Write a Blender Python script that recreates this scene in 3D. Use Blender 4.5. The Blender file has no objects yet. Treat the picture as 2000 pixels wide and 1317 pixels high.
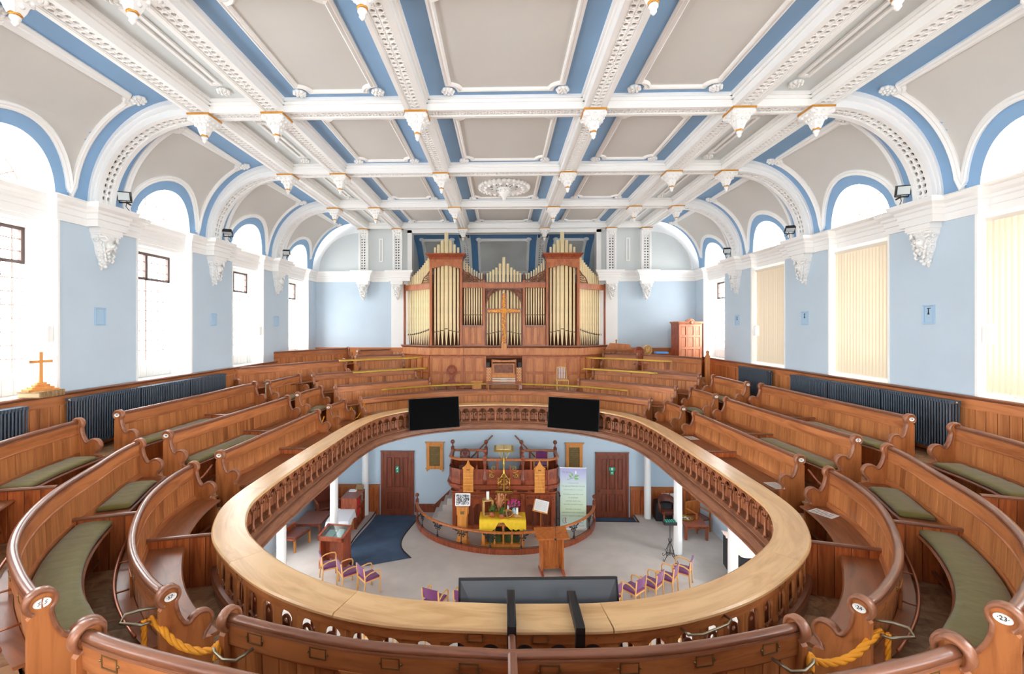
import bpy, math, random
from mathutils import Matrix, Vector
random.seed(7)
C = bpy.context.scene.collection
S = bpy.context.scene
PI = math.pi

# ---------------------------------------------------------------- camera, sky, daylight, exposure
cam_d = bpy.data.cameras.new('camera'); cam = bpy.data.objects.new('camera', cam_d); C.objects.link(cam)
cam.location = (-0.0406, 0, 6.87); cam.rotation_euler = (PI / 2, 0, 0.0263)
cam_d.sensor_width = 36; cam_d.lens = 16.02; cam_d.shift_x = 0.0209; cam_d.shift_y = -0.00955
cam_d.clip_start = 0.05; cam_d.clip_end = 200
S.camera = cam
W = bpy.data.worlds.new('overcast_sky'); S.world = W; W.use_nodes = True
bg = W.node_tree.nodes['Background']; bg.inputs[0].default_value = (1, 0.998, 0.985, 1); bg.inputs[1].default_value = 30.0
S.view_settings.view_transform = 'Standard'; S.view_settings.look = 'None'; S.view_settings.gamma = 1
S.view_settings.use_curve_mapping = False; S.view_settings.exposure = -0.62
S.cycles.max_bounces = 10; S.cycles.diffuse_bounces = 7; S.cycles.glossy_bounces = 3
S.cycles.transparent_max_bounces = 8; S.cycles.transmission_bounces = 4
S.cycles.sample_clamp_indirect = 12.0; S.cycles.caustics_reflective = False; S.cycles.caustics_refractive = False

# ---------------------------------------------------------------- layout numbers
CEIL, COF = 10.39, 10.605            # beam soffit, coffer plane
ROWY = [7.52 + 2.974 * k for k in range(-4, 3)] + [16.33]          # transverse beams
BX = [1.45, 3.81, 5.04]; BW = 0.175; TW = 0.147
WX = 6.82; WO = 7.34; WG = 7.26      # wall face, outer face, glass plane
YF = 16.38; YB = -3.6                 # end walls
CO_B, CO_T = 8.509, 8.882              # entablature bottom and top
WINC = [9.02 + 2.985 * k for k in range(-4, 3)]          # window centres
WR = 0.726
DADO = 5.869
FL = [3.82, 4.17, 4.52, 4.89]
TOP = [4.88, 5.23, 5.55, 5.87, 6.17]
DAIS = 0.20
GF = 0.08

# ---------------------------------------------------------------- mesh builder
class MB:
    def __init__(s): s.v = []; s.f = []; s.m = []; s.uv = []; s.smooth = []; s.hasuv = False
    def add(s, vs, fs, mi=0, T=None, uv=None, sm=False):
        b = len(s.v)
        if T is not None: vs = [tuple(T @ Vector(v)) for v in vs]
        s.v += [tuple(v) for v in vs]
        s.uv += (uv if uv else [(0, 0)] * len(vs))
        if uv: s.hasuv = True
        for f in fs:
            s.f.append(tuple(b + i for i in f)); s.m.append(mi); s.smooth.append(sm)
        return s
    def box(s, x0, x1, y0, y1, z0, z1, mi=0, T=None):
        vs = [(x, y, z) for z in (z0, z1) for y in (y0, y1) for x in (x0, x1)]
        return s.add(vs, [(0, 2, 3, 1), (4, 5, 7, 6), (0, 1, 5, 4), (2, 6, 7, 3), (0, 4, 6, 2), (1, 3, 7, 5)], mi, T)
    def cbox(s, cx, cy, cz, sx, sy, sz, mi=0, T=None):
        return s.box(cx - sx / 2, cx + sx / 2, cy - sy / 2, cy + sy / 2, cz - sz / 2, cz + sz / 2, mi, T)
    def bbox(s, x0, x1, y0, y1, z0, z1, c=0.006, mi=0, T=None):
        # box with its vertical edges and top chamfered
        b = [(x0 + c, y0), (x1 - c, y0), (x1, y0 + c), (x1, y1 - c), (x1 - c, y1), (x0 + c, y1), (x0, y1 - c), (x0, y0 + c)]
        i = [(min(max(x, x0 + c), x1 - c), min(max(y, y0 + c), y1 - c)) for x, y in b]
        vs = [(x, y, z0) for x, y in b] + [(x, y, z1 - c) for x, y in b] + [(x, y, z1) for x, y in i]
        fs = [(k, (k + 1) % 8, 8 + (k + 1) % 8, 8 + k) for k in range(8)] + [(8 + k, 8 + (k + 1) % 8, 16 + (k + 1) % 8, 16 + k) for k in range(8)]
        fs += [tuple(range(16, 24)), tuple(reversed(range(8)))]
        return s.add(vs, fs, mi, T)
    def prism(s, pts, h0, h1, axis='y', mi=0, T=None):
        # pts 2D outline; axis = extrusion axis. 'y': (x,z); 'z': (x,y); 'x': (y,z)
        n = len(pts)
        def P(p, h): return {'y': (p[0], h, p[1]), 'z': (p[0], p[1], h), 'x': (h, p[0], p[1])}[axis]
        vs = [P(p, h0) for p in pts] + [P(p, h1) for p in pts]
        fs = [tuple(range(n)), tuple(reversed(range(n, 2 * n)))] + [(k, n + k, n + (k + 1) % n, (k + 1) % n) for k in range(n)]
        return s.add(vs, fs, mi, T)
    def lathe(s, prof, n=12, cx=0, cy=0, mi=0, T=None, sm=True, cap=True):
        vs = []; fs = []
        for r, z in prof:
            for k in range(n):
                a = 2 * PI * k / n; vs.append((cx + r * math.cos(a), cy + r * math.sin(a), z))
        for j in range(len(prof) - 1):
            for k in range(n):
                fs.append((j * n + k, j * n + (k + 1) % n, (j + 1) * n + (k + 1) % n, (j + 1) * n + k))
        if cap:
            fs.append(tuple(reversed(range(n)))); m = (len(prof) - 1) * n; fs.append(tuple(range(m, m + n)))
        return s.add(vs, fs, mi, T, sm=sm)
    def cyl(s, cx, cy, z0, z1, r, n=12, mi=0, T=None, sm=True): return s.lathe([(r, z0), (r, z1)], n, cx, cy, mi, T, sm)
    def ball(s, cx, cy, cz, r, n=10, mi=0, T=None, sz=1):
        pr = [(max(r * math.sin(PI * j / (n // 2 + 1)), 1e-4), cz - sz * r * math.cos(PI * j / (n // 2 + 1))) for j in range(n // 2 + 2)]
        return s.lathe(pr, n, cx, cy, mi, T)
    def tube(s, pts, r, n=8, closed=False, mi=0, T=None, cap=True):
        pts = [Vector(p) for p in pts]; m = len(pts); vs = []; fs = []
        up = None
        for i in range(m):
            a = pts[(i - 1) % m] if (i > 0 or closed) else pts[i]
            b = pts[(i + 1) % m] if (i < m - 1 or closed) else pts[i]
            t = (b - a).normalized()
            if up is None: up = Vector((0, 0, 1)) if abs(t.z) < 0.9 else Vector((1, 0, 0))
            sd = t.cross(up)
            if sd.length < 1e-5: sd = t.cross(Vector((1, 0.3, 0.2)))
            sd.normalize(); up = sd.cross(t).normalized()
            rr = r[i] if isinstance(r, (list, tuple)) else r
            for k in range(n):
                an = 2 * PI * k / n; vs.append(tuple(pts[i] + rr * (math.cos(an) * sd + math.sin(an) * up)))
        for i in range(m if closed else m - 1):
            j = (i + 1) % m
            for k in range(n): fs.append((i * n + k, i * n + (k + 1) % n, j * n + (k + 1) % n, j * n + k))
        if cap and not closed: fs += [tuple(reversed(range(n))), tuple(range((m - 1) * n, m * n))]
        return s.add(vs, fs, mi, T, sm=True)
    def sweep(s, path, prof, closed=False, mi=0, nrm=None, sm=False, uvs=1.0, z=0.0, pclosed=True):
        # horizontal path [(x,y)], profile [(u,z)] u = towards left of the path direction; mitred corners
        m = len(path); k = len(prof); vs = []; uv = []; fs = []; L = 0
        pl = [0]
        for a, b in zip(prof, prof[1:] + prof[:1]): pl.append(pl[-1] + math.hypot(a[0] - b[0], a[1] - b[1]))
        for i in range(m):
            p = Vector(path[i])
            a = Vector(path[i - 1]) if (i > 0 or closed) else None
            b = Vector(path[(i + 1) % m]) if (i < m - 1 or closed) else None
            t1 = (p - a).normalized() if a is not None and (p - a).length > 1e-9 else None
            t2 = (b - p).normalized() if b is not None and (b - p).length > 1e-9 else None
            if t1 is None: t1 = t2
            if t2 is None: t2 = t1
            n1 = Vector((-t1.y, t1.x)); n2 = Vector((-t2.y, t2.x)); n = (n1 + n2)
            if n.length < 1e-6: n = n1
            n = n.normalized(); sc = 1 / max(n.dot(n1), 0.35)
            if i > 0: L += (p - Vector(path[i - 1])).length
            for j, (u, zz) in enumerate(prof):
                q = p + n * (u * sc); vs.append((q.x, q.y, zz + z)); uv.append((L * uvs, pl[j] * uvs))
        for i in range(m if closed else m - 1):
            i2 = (i + 1) % m
            for j in range(k if pclosed else k - 1):
                j2 = (j + 1) % k; fs.append((i * k + j, i2 * k + j, i2 * k + j2, i * k + j2))
        if not closed and pclosed: fs += [tuple(range(k)), tuple(reversed(range((m - 1) * k, m * k)))]
        return s.add(vs, fs, mi, None, uv, sm)
    def build(s, name, mats, parent=None, kind=None):
        me = bpy.data.meshes.new(name); me.from_pydata(s.v, [], s.f)
        if not isinstance(mats, (list, tuple)): mats = [mats]
        for m in mats: me.materials.append(m)
        if len(mats) > 1: me.polygons.foreach_set('material_index', s.m)
        if any(s.smooth): me.polygons.foreach_set('use_smooth', s.smooth)
        if s.hasuv:
            ul = me.uv_layers.new(name='uv'); li = [0] * len(me.loops); me.loops.foreach_get('vertex_index', li)
            d = []
            for i in li: d += s.uv[i]
            ul.data.foreach_set('uv', d)
        me.update()
        o = bpy.data.objects.new(name, me); C.objects.link(o)
        if parent is not None: o.parent = parent
        if kind: o['kind'] = kind
        return o
def tag(o, label, cat, group=None):
    o['label'] = label; o['category'] = cat
    if group: o['group'] = group
    return o
def empty(name, label=None, cat=None, loc=(0, 0, 0), rz=0, group=None, kind=None, parent=None):
    o = bpy.data.objects.new(name, None); C.objects.link(o); o.location = loc; o.rotation_euler = (0, 0, rz); o.empty_display_size = 0.1
    if label: tag(o, label, cat, group)
    if kind: o['kind'] = kind
    if parent: o.parent = parent
    return o
def link(name, me, parent=None, M=None):
    o = bpy.data.objects.new(name, me); C.objects.link(o)
    if parent is not None: o.parent = parent
    if M is not None: o.matrix_local = M
    return o
KIDS = {}
def copy_tree(o, parent=None):
    c = o.copy(); C.objects.link(c)
    if parent is not None: c.parent = parent
    for ch in list(o.children): copy_tree(ch, c)
    return c
def TM(x=0, y=0, z=0, rz=0, rx=0, ry=0, s=1):
    return Matrix.Translation((x, y, z)) @ Matrix.Rotation(rz, 4, 'Z') @ Matrix.Rotation(ry, 4, 'Y') @ Matrix.Rotation(rx, 4, 'X') @ Matrix.Scale(s, 4)
def text_obj(txt, size, mat, parent, M, ext=0.0015, name='lettering', align='CENTER'):
    cu = bpy.data.curves.new(name, 'FONT'); cu.body = txt; cu.size = size; cu.extrude = ext; cu.align_x = align; cu.align_y = 'CENTER'
    cu.resolution_u = 2
    cu.materials.append(mat)
    t = bpy.data.objects.new(name, cu); C.objects.link(t)
    me = bpy.data.meshes.new_from_object(t); bpy.data.objects.remove(t); bpy.data.curves.remove(cu)
    o = bpy.data.objects.new(name, me); C.objects.link(o)
    if parent is not None: o.parent = parent
    o.matrix_local = M
    return o

# ---------------------------------------------------------------- materials
def srgb(c):
    return tuple(((x / 255) / 12.92 if x / 255 <= 0.04045 else ((x / 255 + 0.055) / 1.055) ** 2.4) for x in c) + (1,)
def base(name):
    m = bpy.data.materials.new(name); m.use_nodes = True
    return m, m.node_tree, m.node_tree.nodes['Principled BSDF']
def plain(name, col, rough=0.6, metal=0, noise=0.0, nscale=6, bump=0.0, bscale=40, spec=None, sheen=0, coat=0):
    m, nt, b = base(name)
    b.inputs['Base Color'].default_value = srgb(col); b.inputs['Roughness'].default_value = rough; b.inputs['Metallic'].default_value = metal
    if spec is not None: b.inputs['Specular IOR Level'].default_value = spec
    if sheen: b.inputs['Sheen Weight'].default_value = sheen
    if coat: b.inputs['Coat Weight'].default_value = coat
    tc = nt.nodes.new('ShaderNodeTexCoord')
    if noise:
        n = nt.nodes.new('ShaderNodeTexNoise'); n.inputs['Scale'].default_value = nscale; n.inputs['Detail'].default_value = 4
        nt.links.new(tc.outputs['Object'], n.inputs['Vector'])
        mp = nt.nodes.new('ShaderNodeMapRange'); mp.inputs[1].default_value = 0.3; mp.inputs[2].default_value = 0.7
        mp.inputs[3].default_value = 1 - noise; mp.inputs[4].default_value = 1 + noise
        nt.links.new(n.outputs[0], mp.inputs[0])
        h = nt.nodes.new('ShaderNodeHueSaturation'); h.inputs['Color'].default_value = srgb(col)
        nt.links.new(mp.outputs[0], h.inputs['Value']); nt.links.new(h.outputs[0], b.inputs['Base Color'])
    if bump:
        n2 = nt.nodes.new('ShaderNodeTexNoise'); n2.inputs['Scale'].default_value = bscale; n2.inputs['Detail'].default_value = 3
        nt.links.new(tc.outputs['Object'], n2.inputs['Vector'])
        bp = nt.nodes.new('ShaderNodeBump'); bp.inputs['Strength'].default_value = bump; bp.inputs['Distance'].default_value = 0.01
        nt.links.new(n2.outputs[0], bp.inputs['Height']); nt.links.new(bp.outputs[0], b.inputs['Normal'])
    return m
def wood(name, c1, c2, scale=(14, 14, 1.1), rough=0.42, var=0.16, coord='Object', dark=0.35, patch=0.0, coat=0.15):
    """c1 light grain, c2 dark grain; grain runs along the axis with the small scale"""
    m, nt, b = base(name); N = nt.nodes; Lk = nt.links
    tc = N.new('ShaderNodeTexCoord'); oi = N.new('ShaderNodeObjectInfo')
    mp = N.new('ShaderNodeMapping'); mp.inputs['Scale'].default_value = scale
    Lk.new(tc.outputs[coord], mp.inputs['Vector'])
    rm = N.new('ShaderNodeMath'); rm.operation = 'MULTIPLY'; rm.inputs[1].default_value = 37.0
    Lk.new(oi.outputs['Random'], rm.inputs[0])
    cm = N.new('ShaderNodeCombineXYZ'); Lk.new(rm.outputs[0], cm.inputs[0]); Lk.new(rm.outputs[0], cm.inputs[1]); Lk.new(rm.outputs[0], cm.inputs[2])
    Lk.new(cm.outputs[0], mp.inputs['Location'])
    n = N.new('ShaderNodeTexNoise'); n.inputs['Scale'].default_value = 1.0; n.inputs['Detail'].default_value = 5; n.inputs['Roughness'].default_value = 0.6; n.inputs['Distortion'].default_value = 1.2
    Lk.new(mp.outputs[0], n.inputs['Vector'])
    cr = N.new('ShaderNodeValToRGB'); cr.color_ramp.elements[0].position = 0.32; cr.color_ramp.elements[0].color = srgb(c2)
    cr.color_ramp.elements[1].position = 0.58; cr.color_ramp.elements[1].color = srgb(c1)
    Lk.new(n.outputs[0], cr.inputs[0])
    h = N.new('ShaderNodeHueSaturation'); Lk.new(cr.outputs[0], h.inputs['Color'])
    mr = N.new('ShaderNodeMapRange'); mr.inputs[3].default_value = 1 - var; mr.inputs[4].default_value = 1 + var
    Lk.new(oi.outputs['Random'], mr.inputs[0]); Lk.new(mr.outputs[0], h.inputs['Value'])
    out = h.outputs[0]
    if patch:   # worn or stained patches of the varnish itself
        n3 = N.new('ShaderNodeTexNoise'); n3.inputs['Scale'].default_value = 0.22; n3.inputs['Detail'].default_value = 2
        Lk.new(mp.outputs[0], n3.inputs['Vector'])
        m3 = N.new('ShaderNodeMapRange'); m3.inputs[1].default_value = 0.5; m3.inputs[2].default_value = 0.72; m3.inputs[3].default_value = 0; m3.inputs[4].default_value = patch
        Lk.new(n3.outputs[0], m3.inputs[0])
        mx = N.new('ShaderNodeMixRGB'); mx.blend_type = 'MULTIPLY'; mx.inputs[2].default_value = srgb((150, 110, 90))
        Lk.new(m3.outputs[0], mx.inputs[0]); Lk.new(out, mx.inputs[1]); out = mx.outputs[0]
    Lk.new(out, b.inputs['Base Color'])
    b.inputs['Roughness'].default_value = rough; b.inputs['Coat Weight'].default_value = coat; b.inputs['Coat Roughness'].default_value = 0.3
    b.inputs['Specular IOR Level'].default_value = 0.35
    bp = N.new('ShaderNodeBump'); bp.inputs['Strength'].default_value = 0.12; bp.inputs['Distance'].default_value = 0.004
    Lk.new(n.outputs[0], bp.inputs['Height']); Lk.new(bp.outputs[0], b.inputs['Normal'])
    return m
M_BLUE = plain('blue_wall_paint', (190, 207, 220), 0.75, noise=0.03, nscale=1.2, bump=0.05, bscale=60)
M_CBLUE = plain('ceiling_blue_paint', (132, 168, 204), 0.75, noise=0.04, nscale=1.5)
M_CBLUE2 = plain('deep_blue_paint', (96, 142, 188), 0.75, noise=0.05, nscale=1.5)
M_GREY = plain('grey_plaster', (206, 204, 199), 0.8, noise=0.02, nscale=1)
M_GREY2 = plain('recess_grey_plaster', (200, 202, 200), 0.8, noise=0.10, nscale=1.2)
M_PALE = plain('pale_grey_paint', (210, 216, 216), 0.8, noise=0.02, nscale=1)
M_WHITE = plain('white_plaster', (240, 240, 238), 0.6, noise=0.015, nscale=2)
M_WSHINE = plain('white_gloss_paint', (244, 245, 243), 0.35)
M_CAV = plain('cavity_shade', (92, 78, 66), 0.95)  # dark colour stands in for the shade seen through the pierced holes
M_GOLD = plain('gilding', (214, 150, 62), 0.35, 0.6)
M_PEW = wood('pitch_pine', (200, 130, 76), (164, 98, 52), scale=(9, 9, .7), var=0.07, patch=0.6)
M_PEWR = wood('pitch_pine_rails', (188, 118, 70), (150, 86, 46), scale=(1.2, 9, 1), coord='UV', var=0.08)
M_DARK = wood('dark_varnished_rail', (140, 88, 62), (106, 62, 44), scale=(1.5, 12, 1), coord='UV', rough=0.3, var=0.05, coat=0.5)
M_END = wood('pew_end_pine', (186, 116, 66), (152, 88, 46), scale=(9, 9, 1.2), var=0.08, patch=0.3)
M_ENDE = wood('pew_end_edge', (162, 106, 76), (130, 80, 56), scale=(9, 9, 9), var=0.06, rough=0.35, coat=0.4)
M_SEAT = wood('pew_seat_wood', (150, 90, 56), (114, 66, 40), scale=(1.2, 9, 1), coord='UV', var=0.06, rough=0.35)
M_CAP = wood('gallery_rail_oak', (226, 184, 130), (200, 152, 98), scale=(1.0, 7, 1), coord='UV', rough=0.28, var=0.0, coat=0.5)
M_BAL = wood('baluster_wood', (160, 98, 64), (120, 70, 44), scale=(9, 9, 3), var=0.08, rough=0.4)
M_BALD = wood('gallery_base_wood', (140, 92, 66), (106, 66, 46), scale=(2, 9, 1), coord='UV', var=0.04, rough=0.5)
M_CORE = plain('joint_shadow_wood', (112, 62, 36), 0.8)
M_FLOOR = wood('old_floorboards', (200, 158, 118), (158, 114, 78), scale=(6, 6, 6), var=0.16, rough=0.55, patch=0.4, coat=0.05)
M_DIV = wood('divider_board_pine', (196, 108, 58), (146, 72, 36), scale=(16, 16, 1.2), var=0.18, patch=0.4)
M_ORG = wood('organ_mahogany', (184, 110, 66), (154, 84, 48), scale=(7, 7, 1.2), var=0.05, rough=0.35)
M_ORG2 = wood('organ_panel_oak', (208, 138, 84), (180, 108, 62), scale=(7, 7, 1.2), var=0.05, rough=0.4)
M_CARVE = wood('organ_carving', (140, 84, 56), (96, 52, 34), scale=(9, 9, 9), var=0.0)
M_PIPE = plain('gilded_pipe_metal', (252, 232, 186), 0.5, 0.0, noise=0.05, nscale=5)
M_PIPED = plain('pipe_mouth_dark', (84, 62, 30), 0.6, 0.3)
M_REDW = wood('red_mahogany', (160, 78, 46), (116, 52, 30), scale=(9, 9, 1.4), var=0.07, rough=0.32, coat=0.4)
M_DOOR = wood('dark_door_wood', (134, 68, 44), (100, 46, 30), scale=(9, 9, 1.2), var=0.05, rough=0.3, coat=0.4)
M_OAKL = wood('honey_oak', (214, 142, 66), (186, 112, 44), scale=(8, 8, 1.2), var=0.05, rough=0.35, coat=0.3)
M_LECT = wood('lectern_oak', (186, 106, 46), (150, 78, 32), scale=(8, 8, 1.2), var=0.05, rough=0.3, coat=0.4)
M_PALEW = wood('pale_pine', (226, 186, 116), (204, 158, 88), scale=(8, 8, 1.4), var=0.05, rough=0.45)
M_BEECH = plain('beech_frame', (222, 164, 92), 0.35, coat=0.3)
M_BRASS = plain('brass', (214, 180, 84), 0.28, 0.85, noise=0.06, nscale=9)
M_OLDBR = plain('dull_brass', (140, 112, 74), 0.45, 0.7)
M_COPR = plain('copper_pipe', (170, 106, 78), 0.35, 0.6)
M_STEEL = plain('dull_nickel', (160, 150, 128), 0.35, 0.8)
M_BLACK = plain('black_plastic', (22, 22, 24), 0.45)
M_SCREEN = plain('black_screen', (8, 8, 9), 0.8, spec=0.05)
M_TVB = plain('tv_back_plastic', (74, 77, 82), 0.45)
M_IRON = plain('cast_iron', (44, 44, 48), 0.5, 0.3)
M_RAD = plain('anthracite_radiator', (70, 82, 96), 0.45, 0.1)
M_GREEN = plain('green_cushion_cloth', (118, 108, 46), 0.85, noise=0.07, nscale=5, bump=0.5, bscale=14, sheen=0.3)
M_GREEND = plain('dark_green_kneeler', (72, 84, 40), 0.85, noise=0.1, nscale=8, bump=0.3)
M_CARP = plain('grey_carpet', (190, 180, 172), 0.95, noise=0.07, nscale=2.2, bump=0.35, bscale=120)
M_CARPB = plain('blue_carpet', (66, 86, 112), 0.95, noise=0.12, nscale=3, bump=0.35, bscale=120)
M_EDGE = plain('black_nosing', (36, 32, 32), 0.5)
M_PURP = plain('purple_cloth', (112, 42, 98), 0.9, noise=0.06, nscale=12, sheen=0.3)
M_LEATH = plain('oxblood_leather', (104, 50, 34), 0.3, noise=0.08)
M_PAPER = plain('white_paper', (240, 240, 238), 0.7)
M_INK = plain('black_ink', (30, 28, 30), 0.6)
M_GINK = plain('grey_ink', (120, 130, 112), 0.7)
M_ENAM = plain('white_enamel', (246, 246, 240), 0.2, coat=0.4)
M_ROPE = plain('yellow_rope', (238, 158, 32), 0.7, bump=0.4, bscale=90)
M_ROPER = plain('red_rope', (150, 84, 64), 0.7, bump=0.3, bscale=60)
M_YEL = plain('yellow_cloth', (244, 202, 44), 0.8, noise=0.05, nscale=5)
M_WCLOTH = plain('white_tablecloth_fabric', (236, 236, 240), 0.85)
M_CREAM = plain('cream_blind_fabric', (228, 219, 204), 0.8)
M_TERR = plain('terracotta', (176, 92, 56), 0.8)
M_LEAF = plain('leaf_green', (84, 122, 48), 0.6)
M_MAG = plain('magenta_petals', (190, 50, 130), 0.6)
M_DRY = plain('dried_flower_straw', (214, 150, 104), 0.8)
M_BASKET = plain('wicker', (196, 142, 82), 0.7, bump=0.8, bscale=60)
M_VASE = plain('pale_blue_glaze', (170, 208, 216), 0.2, coat=0.5)
M_TEAL = plain('teal_cushion', (46, 128, 108), 0.8, noise=0.1)
M_RED = plain('red_book_cloth', (196, 40, 44), 0.6)
M_SIGN = plain('green_sign', (20, 160, 120), 0.5)
M_PATINA = plain('dark_bronze_plaque', (110, 92, 52), 0.45, 0.5, noise=0.25, nscale=12)
M_BIND = plain('old_leather_binding', (150, 120, 84), 0.7, noise=0.25, nscale=20)
M_LEAD = plain('window_leading', (172, 142, 130), 0.7)
M_FRAMEB = plain('dark_sash_frame', (84, 66, 60), 0.6)
M_TAUPE = plain('taupe_cover_cloth', (168, 146, 134), 0.7, noise=0.1, nscale=4, bump=0.8, bscale=9)
def glass(name, tint=(1, 1, 1), refl=0.08):
    m, nt, b = base(name); nt.nodes.remove(b)
    o = nt.nodes['Material Output']; t = nt.nodes.new('ShaderNodeBsdfTransparent'); t.inputs[0].default_value = tint + (1,)
    g = nt.nodes.new('ShaderNodeBsdfGlossy'); g.inputs['Roughness'].default_value = 0.05
    mx = nt.nodes.new('ShaderNodeMixShader'); mx.inputs[0].default_value = refl
    nt.links.new(t.outputs[0], mx.inputs[1]); nt.links.new(g.outputs[0], mx.inputs[2]); nt.links.new(mx.outputs[0], o.inputs[0])
    return m
M_GLASS = glass('window_glass', (0.96, 0.97, 0.98), 0.05)
M_GLASSC = glass('case_glass', (0.8, 0.9, 0.88), 0.25)
def translucent(name, col, f):
    m, nt, b = base(name); o = nt.nodes['Material Output']
    b.inputs['Base Color'].default_value = srgb(col); b.inputs['Roughness'].default_value = 0.9
    t = nt.nodes.new('ShaderNodeBsdfTranslucent'); t.inputs[0].default_value = srgb(col)
    mx = nt.nodes.new('ShaderNodeMixShader'); mx.inputs[0].default_value = f
    nt.links.new(b.outputs[0], mx.inputs[1]); nt.links.new(t.outputs[0], mx.inputs[2]); nt.links.new(mx.outputs[0], o.inputs[0])
    return m
M_BLIND = translucent('blind_slat_fabric', (226, 212, 188), 0.02)
# ================================================================ SHELL
def cr_spline(P, step=0.06):
    out = []
    n = len(P)
    for i in range(n - 1):
        p0 = Vector(P[max(i - 1, 0)]); p1 = Vector(P[i]); p2 = Vector(P[i + 1]); p3 = Vector(P[min(i + 2, n - 1)])
        k = max(1, int((p2 - p1).length / step))
        d1 = max((p1 - p0).length, 1e-6) ** 0.5; d2 = max((p2 - p1).length, 1e-6) ** 0.5; d3 = max((p3 - p2).length, 1e-6) ** 0.5
        m1 = (p2 - p1) if i == 0 else ((p1 - p0) / d1 - (p2 - p0) / (d1 + d2) + (p2 - p1) / d2) * d2
        m2 = (p2 - p1) if i == n - 2 else ((p2 - p1) / d2 - (p3 - p1) / (d2 + d3) + (p3 - p2) / d3) * d2
        for j in range(k):
            t = j / k; t2 = t * t; t3 = t2 * t
            out.append((2 * t3 - 3 * t2 + 1) * p1 + (t3 - 2 * t2 + t) * m1 + (-2 * t3 + 3 * t2) * p2 + (t3 - t2) * m2)
    out.append(Vector(P[-1])); return out
PIERS = []      # solid Y ranges between windows
edges = [YB] + sum([[c - WR, c + WR] for c in WINC], []) + [YF]
for i in range(0, len(edges), 2): PIERS.append((edges[i], edges[i + 1]))
def sx(v, s): return (v, ) if s > 0 else v
def bx2(mb, s, x0, x1, y0, y1, z0, z1, mi=0):
    a, b = (x0, x1) if s > 0 else (-x1, -x0)
    mb.box(a, b, y0, y1, z0, z1, mi)
walls = {}
for s, nm in ((-1, 'wall_left'), (1, 'wall_right')):
    mb = MB()
    for y0, y1 in PIERS:
        bx2(mb, s, WX, WO, y0, y1, 0, CO_T, 0); bx2(mb, s, WX + 0.1, WO, y0, y1, CO_T, 11.2, 1)
    for c in WINC:
        bx2(mb, s, WX, WO, c - WR, c + WR, 0, 1.1, 0)
        bx2(mb, s, WX, WO, c - WR, c + WR, 1.1 if c > 14 else 3.0, DADO - 0.02, 0)  # unseen ground-floor opening added to let daylight in under the gallery
        bx2(mb, s, WX + 0.17, WO, c - WR, c + WR, CO_B - 0.06, CO_T, 1)       # lintel band
    walls[s] = mb.build(nm, [M_BLUE, M_WHITE], kind='structure')
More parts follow.
